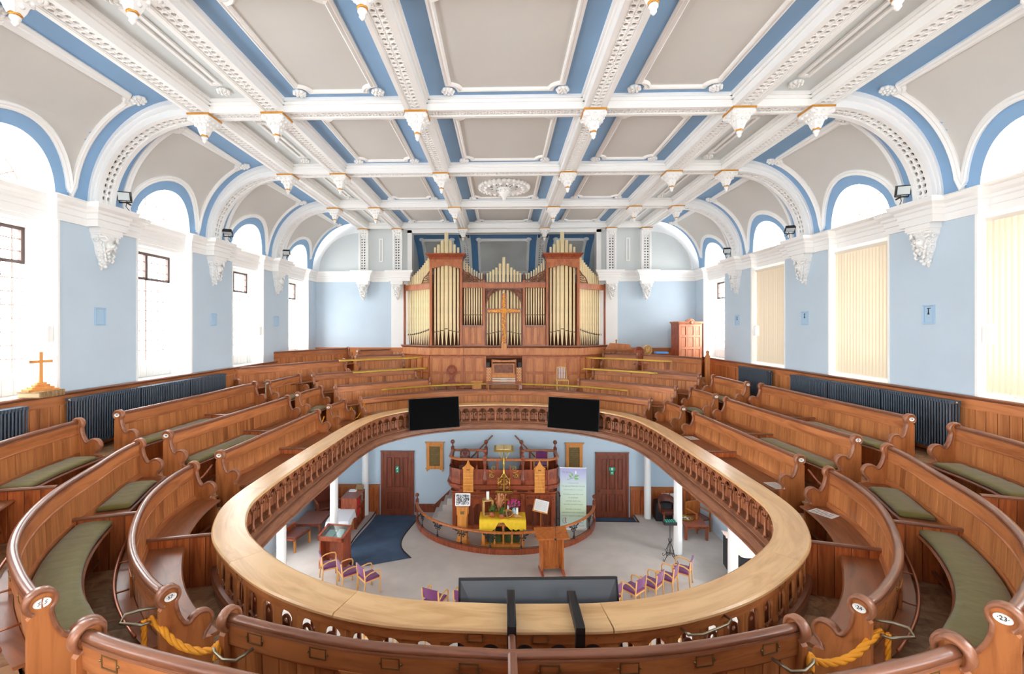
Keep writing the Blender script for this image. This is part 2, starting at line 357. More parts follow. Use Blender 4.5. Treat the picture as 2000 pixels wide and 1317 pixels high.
# --- cove with lunette openings
CX0, CA, CB = 5.215, WX + 0.03 - 5.215, COF - CO_T
def cove_x(z):
    t = max(0.0, 1 - ((z - CO_T) / CB) ** 2); return CX0 + CA * math.sqrt(t)
LZ = CO_T - 0.0
def cove_mesh(c, y0, y1, s):
    """one bay: lower part is a polar grid round the lunette, the upper part a plain grid"""
    mb = MB()
    zc = 9.95                                  # change-over height
    def put(y, z): return (s * cove_x(z), y, z)
    py0, py1 = y0 + 0.32, y1 - 0.32             # grey panel sides
    def inner(y, z):
        r = math.hypot(y - c, z - LZ)
        return (py0 < y < py1) and r > 0.95 and z < 10.47
    NA, NR = 56, 16
    ring = []
    for i in range(NA + 1):
        a = PI * i / NA; dy, dz = math.cos(a), math.sin(a)
        R = 1e9
        if dy > 1e-6: R = min(R, (y1 - c) / dy)
        if dy < -1e-6: R = min(R, (y0 - c) / dy)
        if dz > 1e-6: R = min(R, (zc - LZ) / dz)
        ring.append([(c + dy * (WR + (R - WR) * j / NR), LZ + dz * (WR + (R - WR) * j / NR)) for j in range(NR + 1)])
    # corners of the rectangle
    V = [[put(*p) for p in r] for r in ring]
    vs = []; idx = {}
    for i in range(NA + 1):
        for j in range(NR + 1): vs.append(V[i][j])
    fsb, fsg = [], []
    for i in range(NA):
        for j in range(NR):
            q = [ring[i][j], ring[i + 1][j], ring[i + 1][j + 1], ring[i][j + 1]]
            cy = sum(p[0] for p in q) / 4; cz = sum(p[1] for p in q) / 4
            k = i * (NR + 1) + j
            f = (k, k + NR + 1, k + NR + 2, k + 1)
            (fsg if inner(cy, cz) else fsb).append(f)
    mb.add(vs, fsb, 0, sm=True); 
    b = len(mb.v) - len(vs)
    for f in fsg: mb.f.append(tuple(b + i for i in f)); mb.m.append(1); mb.smooth.append(True)
    # fill the two upper corners
    for sg in (-1, 1):
        yy = y1 if sg > 0 else y0
        k = None
        for i in range(NA):
            a, bb = ring[i][-1], ring[i + 1][-1]
            on = lambda p: abs(p[0] - yy) < 1e-6; ont = lambda p: abs(p[1] - zc) < 1e-6
            if (on(a) and ont(bb) and not on(bb)) or (on(bb) and ont(a) and not on(a)):
                mb.add([put(*a), put(*bb), put(yy, zc)], [(0, 1, 2)], 0, sm=True)
    # upper grid
    NY, NZ = 40, 14
    ths = [math.asin((zc - CO_T) / CB) + (PI / 2 - math.asin((zc - CO_T) / CB)) * j / NZ for j in range(NZ + 1)]
    ys = [y0 + (y1 - y0) * i / NY for i in range(NY + 1)]
    vs = [(s * (CX0 + CA * math.cos(t)), y, CO_T + CB * math.sin(t)) for t in ths for y in ys]
    b = len(mb.v); mb.add(vs, [], 0)
    for j in range(NZ):
        for i in range(NY):
            cy = (ys[i] + ys[i + 1]) / 2; cz = CO_T + CB * math.sin((ths[j] + ths[j + 1]) / 2)
            k = b + j * (NY + 1) + i
            mb.f.append((k, k + 1, k + NY + 2, k + NY + 1)); mb.m.append(1 if inner(cy, cz) else 0); mb.smooth.append(True)
    # white tunnel through to the lunette window
    NT = 28
    arc = [(c + WR * math.cos(PI * i / NT), LZ + WR * math.sin(PI * i / NT)) for i in range(NT + 1)]
    vs = [(s * cove_x(z), y, z) for y, z in arc] + [(s * WG, y, z) for y, z in arc] + [(s * WO, y, z) for y, z in arc]
    n = NT + 1
    mb.add(vs, [(i, i + 1, n + i + 1, n + i) for i in range(NT)] + [(n + i, n + i + 1, 2 * n + i + 1, 2 * n + i) for i in range(NT)], 2, sm=True)
    mb.box(*((s * WG, s * WO) if s > 0 else (-WO, -WG)), c - WR, c + WR, 8.78, LZ, 2)
    return mb
def sweep3(mb, pts, nrm, prof, closed=False, mi=0):
    """3D sweep; nrm(i) gives the surface normal at the point; profile (across, height)"""
    m = len(pts); k = len(prof); vs = []; fs = []
    for i in range(m):
        p = Vector(pts[i]); a = Vector(pts[(i - 1) % m]) if (i > 0 or closed) else p; b = Vector(pts[(i + 1) % m]) if (i < m - 1 or closed) else p
        t = (b - a).normalized(); N = Vector(nrm(pts[i])).normalized(); sd = t.cross(N).normalized()
        t1 = (p - a); sc = 1.0
        if t1.length > 1e-6:
            d = abs(t1.normalized().dot(t)); sc = 1 / max(d, 0.6)
        for u, h in prof: vs.append(tuple(p + sd * u * sc + N * h))
    for i in range(m if closed else m - 1):
        i2 = (i + 1) % m
        for j in range(k): fs.append((i * k + j, i * k + (j + 1) % k, i2 * k + (j + 1) % k, i2 * k + j))
    if not closed: fs += [tuple(reversed(range(k))), tuple(range((m - 1) * k, m * k))]
    mb.add(vs, fs, mi)
MOULD = [(-0.05, -0.02), (-0.05, 0.025), (-0.02, 0.04), (0.0, 0.03), (0.03, 0.055), (0.05, 0.04), (0.05, -0.02)]
def rosette_mesh():
    mb = MB()
    mb.lathe([(0.085, 0), (0.09, -0.02), (0.06, -0.035)], 16)
    for k in range(8):
        a = 2 * PI * k / 8
        mb.ball(0.078 * math.cos(a), 0.078 * math.sin(a), -0.03, 0.032, 6)
    for k in range(5):
        a = 2 * PI * k / 5 + 0.3
        mb.ball(0.035 * math.cos(a), 0.035 * math.sin(a), -0.045, 0.022, 6)
    o = mb.build('rosette', M_WHITE); me = o.data; bpy.data.objects.remove(o); return me
ROS = rosette_mesh()
ceiling = empty('ceiling', kind='structure')
def arc_notch(cx, cy, r, a0, a1, n=5): return [(cx + r * math.cos(a0 + (a1 - a0) * i / n), cy + r * math.sin(a0 + (a1 - a0) * i / n)) for i in range(n + 1)]
def panel_path(x0, x1, y0, y1, r=0.13):
    # rectangle with concave quarter-round corners, counter-clockwise
    P = arc_notch(x0, y0, r, PI / 2, 0) + arc_notch(x1, y0, r, PI, PI / 2) + arc_notch(x1, y1, r, -PI / 2, -PI) + arc_notch(x0, y1, r, 0, -PI / 2)
    return P
BAYS = list(zip([YB - 0.2] + ROWY, ROWY + [YF + 0.1]))
cove_cache = {}
for s in (-1, 1):
    side = 'left' if s < 0 else 'right'
    cove = empty('ceiling_cove_' + side, kind='structure')
    for k, c in enumerate(WINC):
        y0 = ROWY[k] + TW + 0.03 if k < len(ROWY) else None
        y1 = (ROWY[k + 1] - TW - 0.03) if k + 1 < len(ROWY) else YF
        if k + 1 == len(ROWY) - 0: y1 = YF
        mb = cove_mesh(c, y0, y1, s); o = mb.build('cove_bay', [M_CBLUE, M_GREY, M_WHITE], cove)
        # white panel moulding following the cove
        def surf(y, th): return (s * (CX0 + CA * math.cos(th)), y, CO_T + CB * math.sin(th))
        def nr(p):
            return (-s * (abs(p[0]) - CX0) / CA ** 2, 0, -(p[2] - CO_T) / CB ** 2)
        py0, py1 = y0 + 0.30, y1 - 0.30
        R = 0.95
        tt = math.asin((10.475 - CO_T) / CB)
        def z2t(z): return math.asin(min(1, max(0, (z - CO_T) / CB)))
        path = []
        def arch(ya, yb):
            # arc at radius R round the lunette, from side ya to side yb
            a0 = math.acos(max(-1, min(1, (ya - c) / R))); a1 = math.acos(max(-1, min(1, (yb - c) / R)))
            return [(c + R * math.cos(a0 + (a1 - a0) * i / 28), LZ + R * math.sin(a0 + (a1 - a0) * i / 28)) for i in range(29)]
        pa = [(y, z2t(z)) for y, z in arch(min(py1, c + R * 0.998), max(py0, c - R * 0.998))]
        lo0 = z2t(9.12); nn = 18
        rr = 0.13 / CB
        left = [(py0, lo0 + (tt - rr - lo0) * i / nn) for i in range(nn + 1)]
        if py0 > c - R: left = [p for p in left if p[1] > pa[-1][1]]
        notch1 = [(py0 + 0.13 * math.sin(a), tt - rr * math.cos(a)) for a in [PI / 2 * i / 4 for i in range(1, 5)]]
        notch2 = [(py1 - 0.13 * math.cos(a), tt - rr * math.sin(a)) for a in [PI / 2 * i / 4 for i in range(0, 4)]]
        notch1 = [(py0 + 0.13 * (1 - math.cos(a)) if False else py0 + 0.13 * math.sin(a), tt - rr * math.cos(a)) for a in [PI / 2 * i / 4 for i in range(1, 5)]]
        right = [(py1, tt - rr - (tt - rr - lo0) * i / nn) for i in range(nn + 1)]
        if py1 < c + R: right = [p for p in right if p[1] > pa[0][1]]
        full = pa + left + notch1 + notch2 + right
        m2 = MB(); sweep3(m2, [surf(*p) for p in full], nr, [(a * (1 if s < 0 else 1), b) for a, b in MOULD], closed=True)
        m2.build('panel_moulding', M_WHITE, cove)
        for yy in (py0 - 0.02, py1 + 0.02):
            p = surf(yy, tt + 0.02); N = Vector(nr(p)).normalized()
            q = Vector((0, 0, -1)).rotation_difference(N).to_matrix().to_4x4()
            link('rosette', ROS, cove, Matrix.Translation(p) @ q @ Matrix.Scale(1.05, 4))
    walls['cove', s] = cove
# --- ceiling slab and coffers
mb = MB(); mb.box(-WO, WO, YB - 0.2, YF + 2.2, COF + 0.14, COF + 0.3, 0)
mb.build('ceiling_slab', M_WHITE, ceiling)
def perf(name, length, width, pitch, r, mat, n=8, cols=2, depth=0.03, stagger=False):
    """pierced plaster strip, u along x, facing -z at z=0"""
    mb = MB(); nc = max(1, round(length / pitch)); p = length / nc; cw = width / cols
    for i in range(nc):
        for j in range(cols):
            x0, x1 = i * p, (i + 1) * p; y0 = -width / 2 + j * cw; y1 = y0 + cw; cx, cy = (x0 + x1) / 2, (y0 + y1) / 2
            sq = [(x1, cy), (x1, y1), (cx, y1), (x0, y1), (x0, cy), (x0, y0), (cx, y0), (x1, y0)]
            ho = [(cx + r * math.cos(2 * PI * q / 8), cy + r * math.sin(2 * PI * q / 8)) for q in range(8)]
            hi = [(cx + r * 1.25 * math.cos(2 * PI * q / 8), cy + r * 1.25 * math.sin(2 * PI * q / 8)) for q in range(8)]
            vs = [(a, b, 0) for a, b in sq] + [(a, b, -0.012) for a, b in hi] + [(a, b, -0.006) for a, b in ho] + [(a, b, depth) for a, b in ho]
            fs = []
            for q in range(8):
                w = (q + 1) % 8; fs += [(q, w, 8 + w, 8 + q), (8 + q, 8 + w, 16 + w, 16 + q), (16 + q, 16 + w, 24 + w, 24 + q)]
            mb.add(vs, fs)
    o = mb.build(name, mat); me = o.data; bpy.data.objects.remove(o); return me
BAYLEN = 2.974 - 2 * TW
PERF_L = perf('pierced_strip', BAYLEN - 0.04, 0.19, 0.1, 0.031, M_WHITE)
def beam_bar(mb, x0, x1, y0, y1, along, top=10.76):
    """hollow coffered beam: sides, soffit edge strips, dark cavity"""
    e = 0.065
    if along == 'y':
        mb.box(x0, x0 + e, y0, y1, CEIL, top); mb.box(x1 - e, x1, y0, y1, CEIL, top)
        mb.box(x0 + e, x1 - e, y0, y1, CEIL + 0.11, CEIL + 0.13, 1)
        for a, b in ((x0 - 0.03, x0), (x1, x1 + 0.03)): mb.box(a, b, y0, y1, COF - 0.10, COF + 0.02)
        for a, b in ((x0 - 0.06, x0 - 0.03), (x1 + 0.03, x1 + 0.06)): mb.box(a, b, y0, y1, COF - 0.055, COF + 0.02)
        for a, b in ((x0 + e, x0 + e + 0.015), (x1 - e - 0.015, x1 - e)): mb.box(a, b, y0, y1, CEIL + 0.008, CEIL + 0.05)
    else:
        mb.box(x0, x1, y0, y0 + e, CEIL + 0.004, top); mb.box(x0, x1, y1 - e, y1, CEIL + 0.004, top)
        mb.box(x0, x1, y0 + e, y1 - e, CEIL + 0.11, CEIL + 0.13, 1)
        for a, b in ((y0 - 0.03, y0), (y1, y1 + 0.03)): mb.box(x0, x1, a, b, COF - 0.10, COF + 0.02)
        for a, b in ((y0 - 0.06, y0 - 0.03), (y1 + 0.03, y1 + 0.06)): mb.box(x0, x1, a, b, COF - 0.055, COF + 0.02)
XI = [-5.04, -3.81, -1.45, 1.45, 3.81, 5.04]
for x in XI:
    b = empty('beam', parent=ceiling)
    mb = MB(); beam_bar(mb, x - BW, x + BW, YB, YF, 'y'); mb.build('beam_body', [M_WHITE, M_CAV], b)
    for k in range(3, len(ROWY) - 1):
        link('pierced_strip', PERF_L, b, TM(x, ROWY[k] + TW + 0.02, CEIL + 0.03, PI / 2))
spans = [(-5.04, -3.81), (-3.81, -1.45), (-1.45, 1.45), (1.45, 3.81), (3.81, 5.04)]
PT = {}
for y in ROWY:
    b = empty('cross_beam', parent=ceiling)
    mb = MB()
    for a, c2 in spans: beam_bar(mb, a + BW, c2 - BW, y - TW, y + TW, 'x')
    mb.box(-5.215, 5.215, y - TW + 0.01, y + TW - 0.01, CEIL + 0.14, 10.75)
    for x in XI: mb.box(x - BW + .002, x + BW - .002, y - TW - 0.02, y + TW + 0.02, CEIL + 0.002, CEIL + 0.13)
    mb.build('beam_body', [M_WHITE, M_CAV], b)
    if 3 < y < 16.2:
        for a, c2 in spans:
            L = c2 - a - 2 * BW
            if round(L, 2) not in PT: PT[round(L, 2)] = perf('pierced_strip', L, 0.15, 0.11, 0.027, M_WHITE)
            link('pierced_strip', PT[round(L, 2)], b, TM(a + BW, y, CEIL + 0.03))
for k in range(len(ROWY) - 1):
    y0, y1 = ROWY[k] + TW, ROWY[k + 1] - TW
    for a, c2 in spans:
        x0, x1 = a + BW, c2 - BW
        nar = abs(a + c2) > 8
        cf = empty('coffer', parent=ceiling)
        mb = MB(); mb.box(x0, x1, y0, y1, COF, COF + 0.03); mb.build('coffer_ground', M_PALE if nar else M_CBLUE, cf)
        if k < 2: continue
        xm = (x0 + x1) / 2
        if nar:
            m2 = MB()
            P = [(xm - 0.06, y0 + 0.52), (xm + 0.06, y0 + 0.52), (xm + 0.06, y1 - 0.52), (xm - 0.06, y1 - 0.52)]
            m2.sweep(P, [(-0.025, COF - 0.03), (0.025, COF - 0.03), (0.025, COF + 0.02), (-0.025, COF + 0.02)], closed=True)
            m2.build('bar_moulding', M_WHITE, cf)
            for yy in (y0 + 0.32, y1 - 0.32): link('rosette', ROS, cf, TM(xm, yy, COF - 0.0))
        else:
            d = 0.40
            P = panel_path(x0 + d, x1 - d, y0 + 0.25, y1 - 0.25, 0.17)
            m2 = MB(); m2.sweep(P, [(u, COF - h) for u, h in MOULD], closed=True); m2.build('panel_moulding', M_WHITE, cf)
            m3 = MB(); m3.prism(P, COF - 0.006, COF + 0.01, 'z'); m3.build('grey_panel', M_GREY, cf)
            for xx in (x0 + d - .02, x1 - d + .02):
                for yy in (y0 + 0.24, y1 - 0.24): link('rosette', ROS, cf, TM(xx, yy, COF))
# ceiling rose
rose = empty('ceiling_rose', 'round white plaster ceiling rose with pierced centre and hanging boss', 'ceiling rose', (0, 12.05, COF - 0.006))
mb = MB(); mb.lathe([(0.62, 0.0), (0.66, -0.03), (0.6, -0.07), (0.48, -0.09), (0.40, -0.06), (0.36, -0.03)], 40, cap=False)
for k in range(32): mb.ball(0.64 * math.cos(k * PI / 16), 0.64 * math.sin(k * PI / 16), -0.04, 0.055, 6)
for k in range(18): mb.ball(0.5 * math.cos(k * PI / 9), 0.5 * math.sin(k * PI / 9), -0.08, 0.05, 6)
mb.build('rim', M_WHITE, rose)
mb = MB(); mb.lathe([(0.37, -0.005), (0.36, -0.004)], 24); mb.build('cavity', M_CAV, rose)
mb = MB()
for k in range(12):
    a = k * PI / 6
    mb.tube([(0.1 * math.cos(a), 0.1 * math.sin(a), -0.07), (0.22 * math.cos(a + .15), 0.22 * math.sin(a + .15), -0.05), (0.38 * math.cos(a), 0.38 * math.sin(a), -0.05)], 0.018, 5)
    mb.tube([(0.27 * math.cos(a) + 0.05 * math.cos(q), 0.27 * math.sin(a) + 0.05 * math.sin(q), -0.05) for q in [i * PI / 4 for i in range(8)]], 0.012, 4, closed=True)
mb.build('scrollwork', M_WHITE, rose)
mb = MB(); mb.lathe([(0.16, -0.03), (0.17, -0.08), (0.13, -0.11), (0.15, -0.15), (0.12, -0.22), (0.07, -0.28), (0.04, -0.31), (0.05, -0.34), (0.025, -0.38)], 16)
for k in range(8): mb.ball(0.14 * math.cos(k * PI / 4), 0.14 * math.sin(k * PI / 4), -0.14, 0.04, 6)
mb.build('boss', M_WHITE, rose)
# pendants at the beam crossings
def pendant():
    p = empty('pendant')
    mb = MB(); mb.cbox(0, 0, 0.0, 0.37, 0.37, 0.03); mb.build('gilt_edge', M_GOLD, p)
    mb = MB(); mb.cbox(0, 0, -0.025, 0.34, 0.34, 0.03)
    q = [(0.165, -0.04), (0.15, -0.09), (0.10, -0.14), (0.075, -0.2), (0.06, -0.26), (0.045, -0.3)]
    vs = []
    for r, z in q: vs += [(-r, -r, z), (r, -r, z), (r, r, z), (-r, r, z)]
    mb.add(vs, [(j * 4 + k, j * 4 + (k + 1) % 4, j * 4 + 4 + (k + 1) % 4, j * 4 + 4 + k) for j in range(5) for k in range(4)])
    for k in range(4):
        a = PI / 2 * k; sx_, sy_ = round(math.cos(a)), round(math.sin(a))
        for q2 in (-1, 0, 1):
            mb.ball(sx_ * 0.15 - sy_ * q2 * 0.11, sy_ * 0.15 + sx_ * q2 * 0.11, -0.075, 0.036, 6)
            mb.ball(sx_ * 0.105 - sy_ * q2 * 0.07, sy_ * 0.105 + sx_ * q2 * 0.07, -0.145, 0.03, 6)
        mb.ball(sx_ * 0.07, sy_ * 0.07, -0.22, 0.028, 6)
        mb.ball((sx_ - sy_) * 0.15, (sy_ + sx_) * 0.15, -0.06, 0.045, 6)
    mb.build('leaf_carving', M_WHITE, p)
    mb = MB(); mb.lathe([(0.05, -0.285), (0.058, -0.3), (0.05, -0.315)], 12); mb.build('gilt_band', M_GOLD, p)
    mb = MB(); mb.lathe([(0.045, -0.315), (0.05, -0.34), (0.03, -0.37), (0.035, -0.39), (0.012, -0.42)], 10); mb.build('finial', M_WHITE, p)
    return p
pd0 = pendant(); used = False
NMX = ['outer left', 'second', 'third', 'fourth', 'fifth', 'outer right']
for k, y in enumerate(ROWY):
    if k < 3: continue
    for i, x in enumerate(XI):
        o = copy_tree(pd0) if used else pd0; used = True
        o.location = (x, y, CEIL - 0.012)
        if k == len(ROWY) - 1: o.location.y = y - 0.02
        row = {3: 'nearest, hanging at the top edge of the view', 4: 'second', 5: 'third', 6: 'fourth', 7: 'last, against the organ wall'}[k]
        beam = ['the left outer', 'the left inner', 'the left middle', 'the right middle', 'the right inner', 'the right outer'][i]
        tag(o, 'white and gilt plaster pendant under %s long beam, %s cross beam' % (beam, {3: 'nearest', 4: 'second nearest', 5: 'third nearest', 6: 'fourth nearest', 7: 'farthest'}[k]), 'pendant', 'plaster pendants at the beam crossings')
# arch ribs from corbel to beam
def rib_mesh():
    mb = MB(); N = 24; A0, B0 = 1.505, 1.47
    th = [PI / 2 * i / N for i in range(N + 1)]
    def Q(t, w, f, d=0): return (CX0 + (A0 + d + f * (CA - A0)) * math.cos(t), w, CO_T + (B0 + d + f * (CB - B0)) * math.sin(t))
    def ring(w0, w1, fa, fb, mi=0):
        vs = [Q(t, w, f) for t in th for w, f in ((w0, fa), (w1, fa), (w1, fb), (w0, fb))]
        mb.add(vs, [(i * 4 + j, i * 4 + (j + 1) % 4, i * 4 + 4 + (j + 1) % 4, i * 4 + 4 + j) for i in range(N) for j in range(4)] + [(0, 1, 2, 3), (N * 4 + 3, N * 4 + 2, N * 4 + 1, N * 4)], mi)
    ring(-0.175, -0.09, 0, 1.15); ring(0.09, 0.175, 0, 1.15); ring(-0.09, 0.09, 0.6, 0.9, 1)
    for s_ in (-1, 1):
        for a, b, f in ((0.175, 0.20, 0.42), (0.2, 0.222, 0.72)): ring(min(s_ * a, s_ * b), max(s_ * a, s_ * b), f, 1.15)
    nc = 22
    for i in range(nc):
        for j in range(2):
            t0, t1 = PI / 2 * i / nc, PI / 2 * (i + 1) / nc; y0 = -0.09 + j * 0.09; y1 = y0 + 0.09; tc, yc = (t0 + t1) / 2, (y0 + y1) / 2
            def P(t, y, d): return Q(t, y, 0, 0.02 + d)
            sq = [(t1, yc), (t1, y1), (tc, y1), (t0, y1), (t0, yc), (t0, y0), (tc, y0), (t1, y0)]
            r = 0.031
            ho = [(tc + r / 1.49 * math.cos(2 * PI * q / 8), yc + r * math.sin(2 * PI * q / 8)) for q in range(8)]
            hi = [(tc + 1.25 * r / 1.49 * math.cos(2 * PI * q / 8), yc + 1.25 * r * math.sin(2 * PI * q / 8)) for q in range(8)]
            vs = [P(a, b, 0) for a, b in sq] + [P(a, b, -0.012) for a, b in hi] + [P(a, b, 0) for a, b in ho] + [P(a, b, 0.03) for a, b in ho]
            fs = []
            for q in range(8):
                w = (q + 1) % 8; fs += [(q, w, 8 + w, 8 + q), (8 + q, 8 + w, 16 + w, 16 + q), (16 + q, 16 + w, 24 + w, 24 + q)]
            mb.add(vs, fs)
    o = mb.build('arch_rib', [M_WHITE, M_CAV]); me = o.data; bpy.data.objects.remove(o); return me
RIB = rib_mesh()
for s in (-1, 1):
    for y in ROWY[1:-1]:
        link('arch_rib', RIB, walls['cove', s], TM(0, y, 0) @ Matrix.Scale(s, 4, (1, 0, 0)))
    # white arch band on the organ wall end of the cove
    mb = MB(); N = 24; vs = []
    for i in range(N + 1):
        t = PI / 2 * i / N
        for r, yy in ((1.44, YF - 0.06), (1.70, YF - 0.06), (1.72, YF), (1.44, YF)):
            vs.append((s * (CX0 + (r + 0.02) * math.cos(t)), yy, CO_T + (r - 0.04) * math.sin(t)))
    mb.add(vs, [(i * 4 + j, i * 4 + (j + 1) % 4, i * 4 + 4 + (j + 1) % 4, i * 4 + 4 + j) for i in range(N) for j in range(4)])
    mb.build('end_arch_moulding', M_WHITE, walls['cove', s])
# --- entablature
ENT = [(-0.01, CO_B), (0.03, CO_B), (0.03, CO_B + 0.11), (0.045, CO_B + 0.12), (0.045, CO_B + 0.2), (0.07, CO_B + 0.22), (0.075, CO_B + 0.26), (0.13, CO_B + 0.30), (0.15, CO_B + 0.36), (0.15, CO_T), (-0.01, CO_T)]
for s in (-1, 1):
    P = [(s * WX, YB)]
    for (y0, y1) in PIERS:
        cs = [r for r in ROWY if y0 < r < y1]
        for r in cs: P += [(s * WX, r - 0.27), (s * (WX - 0.19), r - 0.27), (s * (WX - 0.19), r + 0.27), (s * WX, r + 0.27)] if r < 16.0 else []
        if y1 < YF: P += [(s * WX, y1), (s * (WX + 0.16), y1), (s * (WX + 0.16), y1 + 2 * WR), (s * WX, y1 + 2 * WR)]
    P.append((s * WX, YF))
    if s > 0: prof = ENT
    else: prof = [(-u, z) for u, z in ENT]
    mb = MB(); mb.sweep(P, prof); mb.box(*((WX - 0.18, WX + 0.2) if s > 0 else (-WX - 0.2, -WX + 0.18)), YB, YF, CO_T - 0.02, CO_T - 0.012)
    mb.build('trim_%d' % (1 if s < 0 else 2), M_WHITE, kind='structure')
P = [(-WX, YF), (-5.04 - .25, YF), (-5.04 - .25, YF - .28), (-5.04 + .25, YF - .28), (-5.04 + .25, YF), (-3.81 - .25, YF), (-3.81 - .25, YF - .28), (-3.36, YF - .28), (-3.36, YF + .3)]
for s in (-1, 1):
    pp = [(x * (1 if s < 0 else -1), y) for x, y in P]
    mb = MB(); mb.sweep(pp, [(-u if s < 0 else u, z) for u, z in ENT]); mb.build('trim_%d' % (3 if s < 0 else 4), M_WHITE, kind='structure')
# --- corbels: bracket with a bearded head and hanging leaves
def corbel():
    p = empty('corbel')
    mb = MB(); mb.box(-0.22, 0.22, -0.19, 0.02, CO_B - 0.08 - CO_B, 0.02); mb.box(-0.2, 0.2, -0.17, 0.02, -0.11, -0.08)
    mb.build('block', M_WHITE, p)
    mb = MB()
    pr = [(0.19, -0.11, 0.17), (0.19, -0.15, 0.17), (0.165, -0.2, 0.15), (0.13, -0.28, 0.15), (0.125, -0.36, 0.14), (0.10, -0.44, 0.12), (0.06, -0.52, 0.08), (0.05, -0.58, 0.06), (0.03, -0.64, 0.035), (0.008, -0.68, 0.01)]
    n = 12; vs = []
    for w, z, d in pr:
        for k in range(n):
            a = PI * k / (n - 1); vs.append((w * math.cos(a), -d * math.sin(a) ** 0.8, z))
    mb.add(vs, [(j * n + k, j * n + k + 1, (j + 1) * n + k + 1, (j + 1) * n + k) for j in range(len(pr) - 1) for k in range(n - 1)], sm=True)
    mb.build('bracket', M_WHITE, p)
    mb = MB()
    mb.ball(0, -0.14, -0.28, 0.075, 10, sz=1.2)                              # face
    mb.ball(0, -0.215, -0.29, 0.018, 6); mb.tube([(0, -0.2, -0.25), (0, -0.232, -0.3)], [0.01, 0.018], 6)
    for s in (-1, 1):
        mb.ball(s * 0.03, -0.205, -0.262, 0.013, 6); mb.tube([(s * 0.01, -0.213, -0.245), (s * 0.055, -0.2, -0.25)], 0.01, 5)
        mb.tube([(s * 0.18 , -0.12, -0.14), (s * 0.12, -0.18, -0.13), (s * 0.09, -0.2, -0.18), (s * 0.13, -0.18, -0.21), (s * 0.16, -0.14, -0.18)], 0.022, 6)
        mb.tube([(s * 0.02, -0.21, -0.325), (s * 0.06, -0.19, -0.34), (s * 0.09, -0.15, -0.4)], 0.016, 5)
        for q in range(4): mb.tube([(s * (0.1 - q * 0.012), -0.13, -0.22 - q * 0.08), (s * (0.13 - q * 0.018), -0.15, -0.28 - q * 0.08), (s * (0.08 - q * 0.012), -0.14, -0.33 - q * 0.075)], 0.02, 5)
    for q in range(5): mb.ball(((q % 3) - 1) * 0.03, -0.15 + q * 0.02, -0.40 - q * 0.055, 0.034, 6)
    for q in range(7): mb.ball((q - 3) * 0.055, -0.165 + abs(q - 3) * 0.012, -0.13, 0.026, 6)
    for s in (-1, 1):
        for w, z, d in pr[2:8]: mb.ball(s * w * .92, -d * .35, z, .03, 6); mb.ball(s * w * .75, -d * .72, z - .03, .026, 6)
        mb.tube([(s * (.17 + .0 * k), -.07 + .05 * (1 - k / 14) * math.cos(k * .7), -.19 + .05 * (1 - k / 14) * math.sin(k * .7)) for k in range(12)], .014, 5)
    mb.build('carved_head', M_WHITE, p); return p
cb0 = corbel(); used = False
for s in (-1, 1):
    for k, y in enumerate(ROWY):
        if k < 3 or k > 6: continue
        o = copy_tree(cb0) if used else cb0; used = True
        o.location = (s * (WX + 0.0), y, CO_B); o.rotation_euler = (0, 0, PI / 2 if s < 0 else -PI / 2)
        nth = {3: 'nearest', 4: 'first full', 5: 'second full', 6: 'farthest'}[k]
        tag(o, 'white plaster head corbel under the cornice, %s one on the %s wall' % (nth, 'left' if s < 0 else 'right'), 'corbel', 'carved corbels under the cornice')
for x in (-5.04, -3.81, 3.81, 5.04):
    o = copy_tree(cb0); o.location = (x, YF - 0.09 if abs(x) > 4 else YF - 0.09, CO_B); o.rotation_euler = (0, 0, 0)
    tag(o, 'white plaster head corbel on the organ wall, %s of the organ, %s one' % ('left' if x < 0 else 'right', 'nearest the organ' if abs(x) < 4 else 'nearest the corner'), 'corbel', 'carved corbels under the cornice')
# --- organ wall
mb = MB()
def bxs(mb, x0, x1, y0, y1, z0, z1, mi=0):
    mb.box(x0, x1, y0, y1, z0, z1, mi); mb.box(-x1, -x0, y0, y1, z0, z1, mi)
mb.box(-WO, WO, YF, YF + 0.3, 0, 4.2, 0)
bxs(mb, 3.4, WO, YF, YF + 0.3, 4.2, CO_B, 0)
bxs(mb, 3.4, WO, YF, YF + 0.3, CO_B, 11.2, 1)
mb.box(-3.4, 3.4, YF, YF + 0.3, 10.36, 11.2, 2)
mb.box(-3.4, 3.4, YF + 0.3, YF + 2.4, 4.0, 4.2, 0)
bxs(mb, 3.4, 4.06, YF - 0.03, YF, 4.5, CO_B, 2)
mb.build('wall_front', [M_BLUE, M_PALE, M_WHITE], kind='structure')
PERF_P = perf('pierced_strip', 1.32, 0.19, 0.095, 0.027, M_WHITE)
pil = empty('trim_5', kind='structure')
for x in (-5.04, -3.81, 3.81, 5.04):
    mb = MB(); e = 0.075
    for a, b in ((x - 0.175, x - 0.175 + e), (x + 0.175 - e, x + 0.175)): mb.box(a, b, YF - 0.16, YF + 0.0, CO_T, 10.5)
    mb.box(x - 0.1, x + 0.1, YF - 0.16, YF, CO_T, CO_T + 0.05); mb.box(x - 0.1, x + 0.1, YF - 0.16, YF, CO_T + 1.37, 10.5)
    mb.box(x - 0.1, x + 0.1, YF - 0.03, YF - 0.01, CO_T, 10.4, 1)
    mb.build('pilaster', [M_WHITE, M_CAV], pil)
    link('pierced_strip', PERF_P, pil, Matrix.Translation((x, YF - 0.14, CO_T + 0.05)) @ Matrix(((0, 1, 0, 0), (0, 0, 1, 0), (1, 0, 0, 0), (0, 0, 0, 1))))
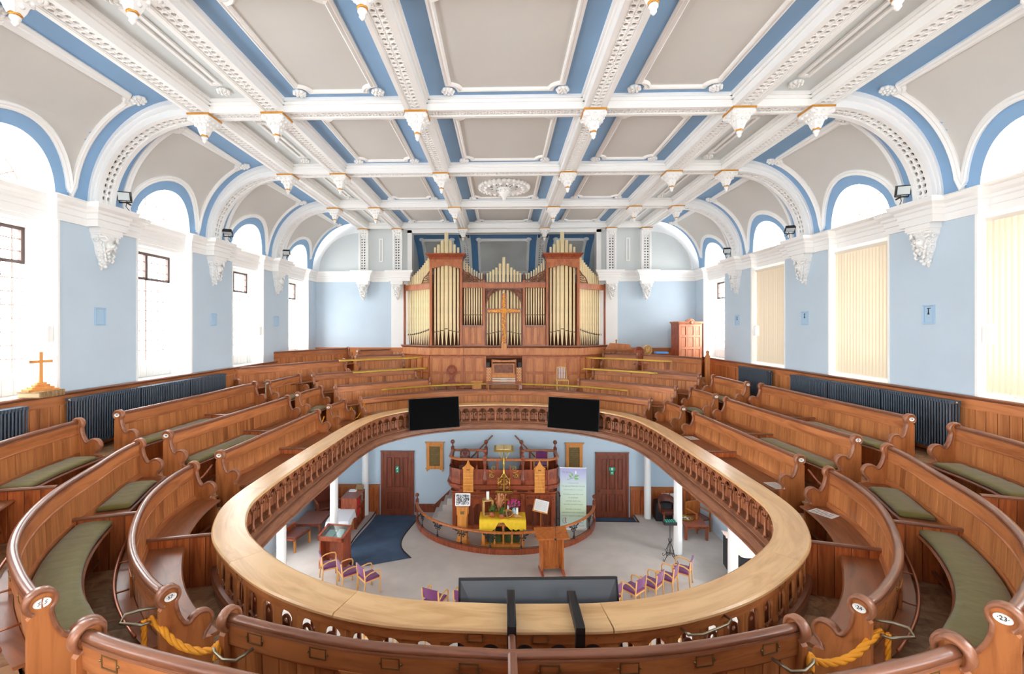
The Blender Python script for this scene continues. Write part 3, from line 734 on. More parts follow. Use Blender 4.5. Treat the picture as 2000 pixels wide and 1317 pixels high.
for s in (-1, 1):
    mb = MB(); mb.sweep([(s * 4.38, 9.25), (s * 4.48, 9.25), (s * 4.48, 10.05), (s * 4.38, 10.05)], [(-.02, 0), (.02, 0), (.02, .03), (-.02, .03)], closed=True)
    mb.v = [(v[0], YF - v[2], v[1]) for v in mb.v]; mb.build('bar_moulding', M_WHITE, pil)
    mb = MB(); bxs(mb, 3.3, 3.46, YF - 0.08, YF + 0.3, CO_T - 0.3, 10.36)
mb.box(-3.46, 3.46, YF - 0.08, YF + 0.3, 10.26, 10.4); mb.box(-3.75, 3.75, YF - 0.02, YF + 0.32, 10.36, 10.75); mb.build('recess_frame', M_WHITE, pil)
# recess cove behind the organ
rec = empty('wall_back_recess', kind='structure')
RY, RZ0, RZ1 = YF + 0.3, 8.6, 10.30
def rsurf(x, t): return (x, RY + 1.7 * math.sin(t), RZ0 + (RZ1 - RZ0) * math.cos(t))
mb = MB(); N = 20
def strip(mb, x0, x1, t0, t1, off, mi, n=N):
    vs = []
    for i in range(n + 1):
        t = t0 + (t1 - t0) * i / n
        for x in (x0, x1):
            y, z = RY + (1.7 - off) * math.sin(t), RZ0 + (RZ1 - RZ0 - off) * math.cos(t); vs.append((x, y, z))
    mb.add(vs, [(2 * i, 2 * i + 1, 2 * i + 3, 2 * i + 2) for i in range(n)], mi, sm=True)
strip(mb, -3.5, 3.5, 0, PI / 2, 0, 0)
mb.box(-3.5, 3.5, RY + 1.7, RY + 1.75, 4.0, RZ0, 1)
mb.build('recess_cove', [M_CBLUE2, M_BLUE], rec)
mb = MB()
for s in (-1, 1): mb.box(*((3.4, 3.5) if s > 0 else (-3.5, -3.4)), RY - 0.02, RY + 1.8, 4.0, 10.4, 0)
mb.build('recess_side', M_PALE, rec)
for x in (-1.45, 1.45):
    mb = MB()
    strip(mb, x - 0.2, x - 0.1, 0, PI / 2, 0.16, 0); strip(mb, x + 0.1, x + 0.2, 0, PI / 2, 0.16, 0)
    for xx in (x - 0.2, x + 0.2, x - 0.1, x + 0.1):
        vs = []
        for i in range(N + 1):
            t = PI / 2 * i / N
            for off in (0, 0.16): vs.append((xx, RY + (1.7 - off) * math.sin(t), RZ0 + (RZ1 - RZ0 - off) * math.cos(t)))
        mb.add(vs, [(2 * i, 2 * i + 1, 2 * i + 3, 2 * i + 2) for i in range(N)])
    nc = 24
    for i in range(nc):
        for j in range(2):
            t0, t1 = PI / 2 * i / nc, PI / 2 * (i + 1) / nc; y0 = x - 0.1 + j * 0.1; y1 = y0 + 0.1; tc, yc = (t0 + t1) / 2, (y0 + y1) / 2
            def P(t, xx, d): return (xx, RY + (1.58 + d) * math.sin(t), RZ0 + (RZ1 - RZ0 - 0.12 + d) * math.cos(t))
            sq = [(t1, yc), (t1, y1), (tc, y1), (t0, y1), (t0, yc), (t0, y0), (tc, y0), (t1, y0)]
            ho = [(tc + 0.029 / 1.6 * math.cos(2 * PI * q / 8), yc + 0.029 * math.sin(2 * PI * q / 8)) for q in range(8)]
            mb.add([P(a, b, 0) for a, b in sq] + [P(a, b, 0) for a, b in ho] + [P(a, b, 0.03) for a, b in ho], [f for q in range(8) for f in ((q, (q + 1) % 8, 8 + (q + 1) % 8, 8 + q), (8 + q, 8 + (q + 1) % 8, 16 + (q + 1) % 8, 16 + q))])
    mb.build('recess_rib', M_WHITE, rec)
    mb = MB(); strip(mb, x - 0.1, x + 0.1, 0, PI / 2, 0.04, 0); mb.build('rib_cavity', M_CAV, rec)
for x0, x1 in ((-3.4, -1.65), (-1.25, 1.25), (1.65, 3.4)):
    xa, xb = x0 + 0.3, x1 - 0.3; ta, tb = 0.35, 1.3; rr = 0.12
    pts = []
    for u, t in [(xa + rr * math.cos(a), ta + rr / 1.7 * math.sin(a)) for a in [PI / 2 * (1 - i / 4) for i in range(5)]]: pts.append((u, t))
    pts += [(xb - rr * math.cos(a), ta + rr / 1.7 * math.sin(a)) for a in [PI / 2 * i / 4 for i in range(5)]]
    pts = [(xa, ta + rr / 1.7)] + [(xa + rr, ta)] + [(xb - rr, ta)] + [(xb, ta + rr / 1.7)]
    pts += [(xb, ta + rr / 1.7 + (tb - ta - rr / 1.7) * i / 10) for i in range(1, 11)] + [(xa, tb - (tb - ta - rr / 1.7) * i / 10) for i in range(0, 10)]
    m2 = MB(); sweep3(m2, [rsurf(u, t) for u, t in pts], lambda p: (0, -(p[1] - RY), -(p[2] - RZ0)), MOULD, closed=True); m2.build('panel_moulding', M_WHITE, rec)
    m3 = MB(); strip(m3, xa, xb, ta, tb, 0.012, 0); m3.build('grey_panel', M_GREY2, rec)
    for xx in (xa, xb):
        p = rsurf(xx, ta - 0.03); Nn = Vector((0, -(p[1] - RY), -(p[2] - RZ0))).normalized()
        link('rosette', ROS, rec, Matrix.Translation(p) @ Vector((0, 0, -1)).rotation_difference(Nn).to_matrix().to_4x4())
# --- rear wall behind the viewer; unseen windows added to light the organ end
mb = MB(); added_win = [(-4.6, -2.6), (-1.0, 1.0), (2.6, 4.6)]; xs_ = [-WO] + [v for p in added_win for v in p] + [WO]
for i in range(0, len(xs_), 2): mb.box(xs_[i], xs_[i + 1], YB - 0.3, YB, 0, 11.2)
for a, b in added_win: mb.box(a, b, YB - 0.3, YB, 0, 5.7); mb.box(a, b, YB - 0.3, YB, 8.6, 11.2)
mb.build('wall_back', M_BLUE, kind='structure')
for i, (a, b) in enumerate(added_win):
    w = empty('window_%d' % (15 + i), kind='structure')
    mb = MB(); mb.box(a, b, YB - 0.16, YB - 0.15, 5.7, 8.6); mb.build('pane', M_GLASS, w)
    mb = MB(); mb.box(a, a + .08, YB - .2, YB - .1, 5.7, 8.6); mb.box(b - .08, b, YB - .2, YB - .1, 5.7, 8.6); mb.box((a + b) / 2 - .04, (a + b) / 2 + .04, YB - .2, YB - .1, 5.7, 8.6); mb.box(a, b, YB - .2, YB - .1, 5.7, 5.78); mb.box(a, b, YB - .2, YB - .1, 8.52, 8.6); mb.build('surround', M_WSHINE, w)
    L = bpy.data.lights.new('sky_portal', 'AREA'); L.shape = 'RECTANGLE'; L.size = b - a; L.size_y = 2.9; L.cycles.is_portal = True
    o = bpy.data.objects.new('sky_portal', L); C.objects.link(o); o.location = ((a + b) / 2, YB - .34, 7.15); o.rotation_euler = (PI / 2, 0, 0)
# ================================================================ WINDOWS
def window(s, c, k):
    w = empty('window_%d' % (k + 1 + (0 if s < 0 else 8)), kind='structure', loc=(s * WG, c, 0), rz=(PI / 2 if s > 0 else -PI / 2))
    # local x = along the wall, local y = towards the room is -y ... glass at y=0, room at +y for both sides after rotation
    near = c > 4
    z0, z1 = DADO, CO_B - 0.06; h = WR
    mb = MB()   # white timber surround
    for a, b in ((-h, -h + 0.09), (h - 0.09, h)): mb.box(a, b, -0.06, 0.06, z0, z1)
    mb.box(-h + .002, h - .002, -0.058, 0.058, z1 - 0.08, z1 - .002); mb.box(-h + 0.09, h - 0.09, -0.06, 0.05, 6.13, 6.2)
    mb.box(-h + 0.09, h - 0.09, -0.07, 0.14, 6.12, 6.14)
    mb.build('surround', M_WSHINE, w)
    for i in range(8):       # boarded panel below
        mb = MB(); d = (2 * h - 0.18) / 8; mb.box(-h + 0.09 + i * d + 0.003, -h + 0.09 + (i + 1) * d - 0.003, -0.03, 0.03, z0, 6.13)
        mb.build('panel_board', M_WSHINE, w)
    mb = MB(); mb.box(-h, h, -0.05, -0.04, z0 - 0.03, 6.13); mb.build('panel_back', M_WSHINE, w)
    a0, a1, b0, b1 = -h + 0.09, h - 0.09, 7.82, z1 - 0.08
    mb = MB(); f = 0.05
    for x0, x1 in ((a0, a0 + f), (-f / 2 - 0.006, f / 2 + 0.006), (a1 - f, a1)): mb.box(x0, x1, -0.03, 0.03, b0, b1)
    mb.box(a0, a1, -0.03, 0.03, b0, b0 + f); mb.box(a0, a1, -0.03, 0.03, b1 - f, b1)
    mb.build('sash_frame', M_FRAMEB, w)
    mb = MB(); mb.box(a0, a1, -0.006, 0.0, 6.2, z1 - 0.08); mb.build('pane', M_GLASS, w)
    mb = MB(); t = 0.008
    for i in range(1, 8):
        x = a0 + (a1 - a0) * i / 8; mb.box(x - t, x + t, 0.001, 0.008, 6.2, b1)
    for zz in [6.2 + 0.2 * i for i in range(1, 8)]: mb.box(a0, a1, 0.001, 0.012, zz - t, zz + t)
    for zz in [b0 + (b1 - b0) * i / 3 for i in (1, 2)]: mb.box(a0, a1, 0.001, 0.01, zz - t, zz + t)
    for xx in (-0.36, 0.36):
        mb.tube([(xx, 0.008, 7.72), (xx - 0.04, 0.008, 7.66), (xx - 0.02, 0.008, 7.6), (xx - 0.02, 0.008, 7.3), (xx - 0.05, 0.008, 7.24), (xx, 0.008, 7.18), (xx + 0.05, 0.008, 7.24), (xx + 0.02, 0.008, 7.3), (xx + 0.02, 0.008, 7.6), (xx + 0.04, 0.008, 7.66)], 0.005, 4, closed=True)
    mb.box(-0.016, 0.016, 0.001, 0.016, 6.2, b0)
    mb.build('leading', M_LEAD, w)['kind'] = 'stuff'
    # lunette
    lz = CO_T; N = 24; h = WR
    def arcp(r): return [(r * math.cos(PI * i / N), lz + r * math.sin(PI * i / N)) for i in range(N + 1)]
    mb = MB()
    for ra, rb, ya, yb in ((0.726, 0.62, -0.06, 0.05), (0.63, 0.585, -0.05, 0.02)):
        A, B = arcp(ra), arcp(rb); vs = [(x, yb, z) for x, z in A] + [(x, yb, z) for x, z in B] + [(x, ya, z) for x, z in B]
        n = N + 1; mb.add(vs, [(i, i + 1, n + i + 1, n + i) for i in range(N)] + [(n + i, n + i + 1, 2 * n + i + 1, 2 * n + i) for i in range(N)])
    mb.box(-0.726, 0.726, -0.06, 0.05, lz - 0.05, lz + 0.06)
    mb.build('lunette_frame', M_WSHINE, w)
    mb = MB(); P = arcp(0.6); mb.add([(x, -0.003, z) for x, z in P], [tuple(range(N + 1))]); mb.build('lunette_pane', M_GLASS, w)
    mb = MB()
    for k2 in range(1, 6):
        a = PI * k2 / 6; mb.tube([(0.16 * math.cos(a), 0, lz + 0.16 * math.sin(a)), (0.58 * math.cos(a), 0, lz + 0.58 * math.sin(a))], 0.010, 4)
    for r in (0.16, 0.36, 0.48, 0.585): mb.tube([(x, 0, z) for x, z in arcp(r)], 0.008 if r < .5 else 0.014, 4)
    for k2 in range(6):
        a = PI * (k2 + .5) / 6; mb.tube([(0.42 * math.cos(a + q * .13) + 0, 0, lz + (0.42 + (0.05 if q == 0 else 0)) * math.sin(a + q * .13)) for q in (-1, 0, 1)], 0.005, 4)
    mb.build('lunette_leading', M_LEAD, w)['kind'] = 'stuff'
    mb = MB(); mb.box(-h, h, 0.05, 0.46, z0 - 0.035, z0); mb.build('window_sill', M_WSHINE, w)
    return w
for s in (-1, 1):
    for k, c in enumerate(WINC):
        w = window(s, c, k)
        # portals let the sky through each opening
        for (hh, zz, ww) in ((2.3, 7.33, 1.4), (0.66, 9.28, 1.25), (1.9, 2.05, 1.4))[:2 if c > 14 else 3]:
            L = bpy.data.lights.new('sky_portal', 'AREA'); L.shape = 'RECTANGLE'; L.size = ww; L.size_y = hh; L.cycles.is_portal = True
            o = bpy.data.objects.new('sky_portal', L); C.objects.link(o); o.location = (s * (WO + 0.04), c, zz); o.rotation_euler = (PI / 2, 0, PI / 2 if s > 0 else -PI / 2)
# white window-jamb linings
mb = MB()
for s in (-1, 1):
    for c in WINC:
        for y in (c - WR, c + WR - 0.012):
            mb.box(*((WX - 0.004, WG) if s > 0 else (-WG, -WX + 0.004)), y, y + 0.012, DADO, CO_B)
        for y in (c - WR - 0.035, c + WR): mb.box(*((WX - 0.012, WX) if s > 0 else (-WX, -WX + 0.012)), y, y + 0.035, DADO, CO_B)
mb.build('trim_6', M_WSHINE, kind='structure')
# vertical blinds on the right wall
def blind(c, lab, tilt, bottom=DADO + 0.06):
    b = empty('vertical_blind', lab, 'blind', (WX + 0.12, c, 0), PI / 2, 'vertical slat blinds on the right wall')
    b.rotation_euler = (0, 0, PI / 2)
    mb = MB(); mb.box(-WR + 0.02, WR - 0.02, -0.02, 0.03, 8.38, 8.44); mb.build('head_rail', M_CREAM, b)
    m = MB(); n = 6; vs = []
    for j, (x, y) in enumerate([(-0.045, 0), (-0.02, 0.004), (0.02, 0.004), (0.045, 0)]): vs += [(x, y, bottom), (x, y, 8.38)]
    m.add(vs, [(0, 2, 3, 1), (2, 4, 5, 3), (4, 6, 7, 5)]); o = m.build('slat', M_BLIND); me = o.data; bpy.data.objects.remove(o)
    m = MB(); m.cbox(0, 0, bottom + 0.012, 0.088, 0.012, 0.024); o = m.build('weight', M_CREAM); mw = o.data; bpy.data.objects.remove(o)
    for i in range(18):
        x = -WR + 0.06 + i * (2 * WR - 0.12) / 17
        sl = link('slat', me, b, TM(x, 0, 0, tilt + random.uniform(-.05, .05))); link('weight', mw, sl)
    m = MB(); m.tube([(-WR + 0.05 + i * 0.02, 0.0, bottom + 0.02 + 0.012 * math.sin(i * 1.6)) for i in range(68)], 0.003, 4); m.build('bead_chain', M_CREAM, b)
blind(WINC[3], 'cream vertical blind nearest on the right wall, slats half open', 0.75)
blind(WINC[4], 'cream vertical blind on the second right-hand window, beside the wall speaker bay', 0.35)
blind(WINC[5], 'cream vertical blind on the third right-hand window, slats closed', 0.12)
# ================================================================ DADO PANELLING on the gallery walls
def board_mesh(w, h, t=0.02, name='plank', mat=None, c=0.004):
    m = MB()
    # face towards -y, chamfered long edges
    pts = [(-w / 2, 0), (-w / 2, -t + c), (-w / 2 + c, -t), (w / 2 - c, -t), (w / 2, -t + c), (w / 2, 0)]
    m.prism(pts, 0, h, 'z'); o = m.build(name, mat); me = o.data; bpy.data.objects.remove(o); return me
BM_DADO = board_mesh(0.142, 0.80, mat=M_PEW)
for s in (-1, 1):
    d = empty('trim_%d' % (7 if s < 0 else 8), kind='structure', loc=(s * WX, 0, 0), rz=(PI / 2 if s > 0 else -PI / 2) )
    # local +x along wall; room side is local -y for s<0? handled by sign
    d.rotation_euler = (0, 0, PI / 2 if s < 0 else -PI / 2)
    # s<0: local x -> +Y, local -y -> +X (room). s>0: local x -> -Y, local -y -> -X (room)
    def ly(y): return y if s < 0 else -y
    a, b = (YB, YF) if s < 0 else (-YF, -YB)
    mb = MB(); mb.box(a, b, -0.012, 0.0, FL[3], DADO); mb.build('backing', M_CORE, d)
    mb = MB(); mb.sweep([(a, 0), (b, 0)], [(0, DADO - 0.05), (0, DADO), (-0.045, DADO), (-0.06, DADO - 0.015), (-0.055, DADO - 0.03), (-0.04, DADO - 0.05)]); mb.build('cap_rail', M_DARK, d)
    mb = MB(); mb.sweep([(a, 0), (b, 0)], [(0, DADO - 0.19), (0, DADO - 0.05), (-0.03, DADO - 0.05), (-0.035, DADO - 0.175), (-0.045, DADO - 0.19)]); mb.build('top_rail', M_PEWR, d)
    y = YF - 0.08
    while y > 4.6:
        if not (s < 0 and 11.3 < y < YF): pass
        link('plank', BM_DADO, d, TM(ly(y), -0.012, FL[3] + 0.02)); y -= 0.15
d = empty('trim_9', kind='structure')
for x0, x1 in ((-WX, -3.6), (3.6, WX)):
    mb = MB(); mb.box(x0, x1, YF - 0.012, YF, FL[3], 6.13); mb.build('backing', M_CORE, d)
    mb = MB(); mb.box(x0, x1, YF - 0.06, YF, 6.10, 6.14); mb.box(x0, x1, YF - 0.04, YF, 5.98, 6.10); mb.build('cap_rail', M_PEWR, d)
    me = board_mesh(0.142, 1.1, mat=M_PEW); x = x0 + 0.08
    while x < x1: link('plank', me, d, TM(x, YF - 0.012, FL[3])); x += 0.15
# ================================================================ GALLERY PLAN
def mirror(P): return [(-x, y) for x, y in reversed(P)]
R_IN = [(0, 3.92), (.9, 3.97), (1.5, 4.13), (2.1, 4.43), (2.72, 4.92), (3.07, 5.3), (3.3, 5.7), (3.45, 6.1), (3.52, 6.6), (3.55, 7.5), (3.55, 9), (3.5, 11), (3.32, 12.05), (2.85, 12.85), (2.15, 13.5), (1.15, 13.95), (0, 14.1)]
R_1 = [(0, 2.84), (.98, 2.91), (1.96, 3.16), (2.63, 3.43), (3.05, 3.73), (3.46, 4.12), (3.82, 4.58), (4.27, 5.33), (4.53, 6.05), (4.62, 6.6), (4.6, 7.25), (4.57, 9), (4.54, 10.92), (4.52, 11.65), (4.38, 12.6), (4.12, 12.98), (3.15, 13.85), (1.8, 14.62), (0, 14.98)]
R_2 = [(0, 2.02), (.8, 2.07), (1.5, 2.21), (2.33, 2.45), (2.95, 2.77), (3.38, 3.06), (3.82, 3.42), (4.22, 3.88), (4.6, 4.5), (5.0, 5.45), (5.25, 6.05), (5.38, 6.53), (5.35, 7.1), (5.28, 9), (5.24, 10.85), (5.22, 11.4), (5.14, 12.6), (4.8, 12.9), (3.7, 13.85), (2.45, 14.78), (1.2, 15.3), (0, 15.45)]
R_3 = [(0, 1.1), (1.6, 1.3), (2.9, 1.75), (4.0, 2.4), (4.9, 3.3), (5.6, 4.4), (5.98, 5.3), (6.14, 6.0), (6.2, 6.5), (6.14, 7.1), (6.1, 9), (6.08, 10.9), (5.9, 11.25), (5.83, 12.8), (5.54, 13.12), (4.4, 14.15), (2.95, 15.0), (1.5, 15.6), (0, 15.8)]
def full_loop(P): return cr_spline(P + [(x, y) for x, y in mirror(P)][1:], 0.07)
LP_IN, LP1, LP2, LP3 = map(full_loop, (R_IN, R_1, R_2, R_3))
def near_i(L, p):
    return min(range(len(L)), key=lambda i: (L[i][0] - p[0]) ** 2 + (L[i][1] - p[1]) ** 2)
def seg(L, a, b):
    i, j = near_i(L, a), near_i(L, b)
    if j < i: out = L[i:] + L[1:j + 1]
    else: out = L[i:j + 1]
    return [Vector(p) for p in out]
def resample(P, step):
    d = [0]
    for a, b in zip(P, P[1:]): d.append(d[-1] + (Vector(b) - Vector(a)).length)
    L = d[-1]; n = max(1, round(L / step)); out = []; j = 0
    for i in range(n + 1):
        t = L * i / n
        while j < len(d) - 2 and d[j + 1] < t: j += 1
        f = (t - d[j]) / max(d[j + 1] - d[j], 1e-9); out.append(Vector(P[j]).lerp(Vector(P[j + 1]), f))
    return out
def offs(P, d, closed=False):
    out = []; m = len(P)
    for i in range(m):
        a = P[i - 1] if (i > 0 or closed) else P[i]; b = P[(i + 1) % m] if (i < m - 1 or closed) else P[i]
        t = (Vector(b) - Vector(a)).normalized(); out.append(Vector(P[i]) + Vector((-t.y, t.x)) * d)
    return out
# ---------------------------------------------------------------- tier floors made of boards
def tier(name, La, Lb, z, th, step=0.17, fill_out=None):
    """floor between inner loop La and outer loop Lb: a sub-floor sheet with separate boards on it"""
    t = empty(name, kind='structure')
    A = resample(La[:], 0.16)
    n = len(A)
    # match points of Lb by direction from the hall's centre line
    def hit(p):
        c = Vector((0, min(max(p.y, 5.8), 12.4))); d = (p - c); a0 = math.atan2(d.y, d.x)
        best = None
        for q in Lb:
            e = Vector(q) - c; da = abs((math.atan2(e.y, e.x) - a0 + PI) % (2 * PI) - PI)
            if best is None or da < best[0]: best = (da, q)
        return Vector(best[1])
    B = [hit(p) for p in A]
    mb = MB(); vs = [(p.x, p.y, z - 0.03) for p in A] + [(p.x, p.y, z - 0.03) for p in B] + [(p.x, p.y, z - th) for p in B] + [(p.x, p.y, z - th) for p in A]
    fs = []
    for i in range(n - 1): fs += [(i, i + 1, n + i + 1, n + i), (i + n, i + n + 1, 2 * n + i + 1, 2 * n + i), (3 * n + i, 3 * n + i + 1, i + 1, i), (2 * n + i, 2 * n + i + 1, 3 * n + i + 1, 3 * n + i)]
    mb.add(vs, fs); mb.build('subfloor', M_CORE, t)
    for i in range(n - 1):
        a, b, c, d = A[i], A[i + 1], B[i + 1], B[i]
        m = (a + b + c + d) / 4
        if m.y < 0.2 or ((c - d).length < 0.02 and (b - a).length < 0.02): continue
        g = 0.985
        q = [m + (p - m) * g for p in (a, b, c, d)]
        mm = MB(); vs = [(p.x, p.y, z - 0.03) for p in q] + [(p.x, p.y, z) for p in q]
        mm.add(vs, [(4, 5, 6, 7), (0, 1, 5, 4), (1, 2, 6, 5), (2, 3, 7, 6), (3, 0, 4, 7)])
        mm.build('plank', M_FLOOR, t)
    return t
R_OUT = offs(LP_IN, -0.30)
tier('floor_tier_1', R_OUT, LP1, FL[0], 0.12)
tier('floor_tier_2', LP1, LP2, FL[1], 0.38)
tier('floor_tier_3', LP2, LP3, FL[2], 0.40)
# walkway by the walls
def outer_box():
    P = []
    for p in LP3:
        P.append(p)
    return P
mb = MB()
LP4 = []
for p in LP3:
    cx = Vector((0, min(max(p[1], 5.8), 12.4))); d = (Vector(p) - cx).normalized(); t = 1e9
    if abs(d.x) > 1e-6: t = min(t, (WX - 0.0) / abs(d.x))
    if d.y > 1e-6: t = min(t, (YF - cx.y) / d.y)
    if d.y < -1e-6: t = min(t, (YB - cx.y) / d.y)
    LP4.append(cx + d * t)
n = len(LP3); vs = [(p[0], p[1], FL[3]) for p in LP3] + [(p.x, p.y, FL[3]) for p in LP4] + [(p[0], p[1], FL[3] - .4) for p in LP3]
mb.add(vs, [(i, i + 1, n + i + 1, n + i) for i in range(n - 1)] + [(2 * n + i, 2 * n + i + 1, i + 1, i) for i in range(n - 1)])
mb.build('floor_tier_4', M_FLOOR, kind='structure')
# gallery soffit over the ground floor
mb = MB(); P = resample(LP_IN, 0.3); n = len(P); vs = []
for p in P:
    p = Vector(p); cx = Vector((0, min(max(p[1], 5.8), 12.4))); d = (p - cx).normalized(); t = 1e9
    if abs(d.x) > 1e-6: t = min(t, WX / abs(d.x))
    if d.y > 1e-6: t = min(t, (YF - cx.y) / d.y)
    if d.y < -1e-6: t = min(t, (YB - cx.y) / d.y)
    vs.append((p.x, p.y, 3.72)); q = cx + d * t; vs.append((q.x, q.y, 3.72))
for cxn, cyn in ((WX, YF), (-WX, YF), (WX, YB), (-WX, YB)): pass
mb.add(vs, [(2 * i, 2 * i + 1, 2 * i + 3, 2 * i + 2) for i in range(n - 1)])
mb.build('ceiling_under_gallery', M_WHITE, kind='structure')
# ground floor
mb = MB(); mb.box(-WO, WO, YB, YF, -0.2, GF); mb.build('floor', M_CARPB, kind='structure')
def dais(pts, name):
    mb = MB(); mb.prism(pts, 0.0, DAIS, 'z'); o = mb.build(name, M_CARP, kind='structure')
    return o
# ramp edges: right edge curve and left edge
RE = [(-2.95, YF), (-3.05, 15.5), (-3.2, 14.3), (-3.1, 13.7), (-2.69, 13.1)]
LE = [(-4.62, YF), (-4.62, 15.9), (-4.72, 14.2), (-4.62, 13.2), (-4.17, 12.5)]
REs, LEs = cr_spline(RE, 0.2), cr_spline(LE, 0.2)
FARR = [(3.1, YF), (3.15, 15.7), (4.62, 15.7), (4.62, YF)]
dais([(x, y) for x, y in reversed(REs)] + [(-2.95, YF)] + [(3.1, YF), (3.12, 15.72), (4.62, 15.72), (5.0, 12.5)] + [(5.0, 11.0), (-4.17, 11.0)] + [(-4.17, 12.5)], 'floor_dais_centre')
dais([(x, y) for x, y in LEs] + [(-4.17, YB), (-WX, YB), (-WX, YF)], 'floor_dais_left')
dais([(4.62, YF), (4.62, 15.72), (5.0, 12.5), (5.0, 11.0), (-4.17, 11.0), (-4.17, YB), (WX, YB), (WX, YF)], 'floor_dais_right')
mb = MB(); vs = []
Rr, Lr = resample(REs, 0.25), resample(LEs, 0.25); n = min(len(Rr), len(Lr)); Rr = resample(REs, 10)
def at(P, f):
    Q = resample(P, 0.05); return Q[int(round(f * (len(Q) - 1)))]
n = 16
for i in range(n + 1):
    f = i / n; a, b = at(REs, f), at(LEs, f); z = GF + 0.006 + (DAIS - GF) * max(0, (f - 0.25) / 0.75)
    vs += [(a.x, a.y, z), (b.x, b.y, z)]
mb.add(vs, [(2 * i, 2 * i + 2, 2 * i + 3, 2 * i + 1) for i in range(n)]); mb.build('floor_ramp', M_CARPB, kind='structure')
mb = MB()
mb.sweep([tuple(p) for p in REs], [(-.02, DAIS - .005), (.02, DAIS - .005), (.02, DAIS + .008), (-.02, DAIS + .008)])
mb.sweep([tuple(p) for p in LEs], [(-.02, DAIS - .005), (.02, DAIS - .005), (.02, DAIS + .008), (-.02, DAIS + .008)])
mb.sweep([(3.1, 16.55), (3.12, 15.72), (4.62, 15.72), (4.62, 16.3)][1:], [(-.02, DAIS - .005), (.02, DAIS - .005), (.02, DAIS + .008), (-.02, DAIS + .008)])
mb.build('trim_10', M_EDGE, kind='structure')
# ground-floor organ wall: wainscot, skirting, doors
wn = empty('trim_11', kind='structure')
for x0, x1 in ((-WX, -4.49), (4.50, WX)):
    mb = MB(); mb.box(x0, x1, YF - 0.012, YF, 0, 1.18); mb.build('backing', M_CORE, wn)
    mb = MB(); mb.box(x0, x1, YF - 0.05, YF, 1.15, 1.19); mb.box(x0, x1, YF - 0.035, YF, 1.07, 1.15); mb.build('cap_rail', M_PEWR, wn)
    me = board_mesh(0.17, 1.07, mat=M_DIV); x = x0 + 0.09
    while x < x1 - 0.05: link('plank', me, wn, TM(x, YF - 0.012, 0)); x += 0.178
mb = MB(); mb.box(-3.2, -1.7, YF - 0.03, YF, DAIS, 0.5); mb.box(1.7, 3.22, YF - 0.03, YF, DAIS, 0.5); mb.build('baseboard_front', M_DOOR, kind='structure')
def door(name, x0, x1, sign, knob_x, two):
    d = empty(name, kind='structure', loc=((x0 + x1) / 2, YF - 0.01, GF)); w = (x1 - x0) / 2
    mb = MB()
    for a, b in ((-w, -w + 0.09), (w - 0.09, w)): mb.bbox(a, b, -0.06, 0.02, 0, 2.32)
    mb.bbox(-w + .003, w - .003, -0.057, 0.018, 2.23, 2.318); mb.box(-w - 0.02, w + 0.02, -0.07, 0.02, 2.31, 2.33)
    mb.build('door_frame', M_DOOR, d)
    lf = empty('door_leaf', parent=d)
    mb = MB(); iw = w - 0.09
    mb.box(-iw, iw, -0.005, 0.02, 0.01, 2.23); mb.build('leaf_core', M_DOOR, lf)
    mb = MB()
    xs = [(-iw, -iw + 0.13), (-0.20, -0.10), (0.10, 0.20), (iw - 0.13, iw)] if False else [(-iw, -iw + 0.12), (-0.19, -0.11), (0.11, 0.19), (iw - 0.12, iw)]
    for a, b in xs: mb.box(a, b, -0.035, -0.005, 0.01, 2.23)
    for z0, z1 in ((0.01, 0.22), (0.85, 1.02), (2.1, 2.23)): mb.box(-iw, iw, -0.036, -0.005, z0, z1)
    mb.build('stiles_and_rails', M_DOOR, lf)
    pn = [(xs[i][1], xs[i + 1][0]) for i in range(3)]
    for a, b in pn:
        for z0, z1 in ((0.22, 0.85), (1.02, 2.1)):
            m = MB(); m.bbox(a + 0.02, b - 0.02, -0.022, -0.004, z0 + 0.02, z1 - 0.02, 0.01); m.build('panel', M_DOOR, lf)
    m = MB(); m.ball(0, -0.06, 0, 0.035, 10); m.tube([(0, -0.03, 0), (0, -0.05, 0)], 0.02, 8); o = m.build('door_handle', M_DARK, d); o.location = (knob_x, 0, 0.97)
    m = MB(); m.box(-0.06, 0.06, -0.045, -0.036, 1.55, 1.78) if not two else (m.box(-0.11, 0.11, -0.045, -0.036, 1.68, 1.8), m.box(-0.06, 0.06, -0.045, -0.036, 1.54, 1.67))
    sg = m.build('exit_sign', M_SIGN, d)
    m = MB()
    if two:
        m.box(-0.03, 0.03, -0.048, -0.045, 1.695, 1.785)
        m.prism([(-0.035, 1.59), (0.0, 1.59), (0.0, 1.565), (0.035, 1.605), (0.0, 1.645), (0.0, 1.62), (-0.035, 1.62)], -0.048, -0.045, 'y')
    else:
        m.ball(0.02, -0.046, 1.755, 0.012, 6); m.prism([(-0.04, 1.69), (0.0, 1.74), (0.03, 1.73), (0.01, 1.70), (0.03, 1.67), (0.0, 1.68), (-0.02, 1.66)], -0.048, -0.045, 'y')
        m.prism([(-0.01, 1.63), (0.01, 1.63), (0.01, 1.60), (0.025, 1.60), (0.0, 1.57), (-0.025, 1.60), (-0.01, 1.60)], -0.048, -0.045, 'y')
    m.build('sign_symbol', M_PAPER, sg)
door('door_1', -4.43, -3.23, 1, 0.42, False)
door('door_2', 3.27, 4.44, 1, -0.44, True)
# columns under the gallery
for i, (x, y, r) in enumerate([(-4.93, 16.1, .12), (-5.1, 13.56, .12), (-5.69, 11.5, .12), (5.02, 16.05, .12), (5.12, 13.56, .12), (5.69, 11.5, .12)]):
    m = MB(); m.lathe([(r * 1.02, DAIS), (r, DAIS + 0.05), (r * 0.92, 3.55), (r * 1.2, 3.62), (r * 1.35, 3.72)], 20, x, y); m.build('column', M_WHITE, kind='structure')
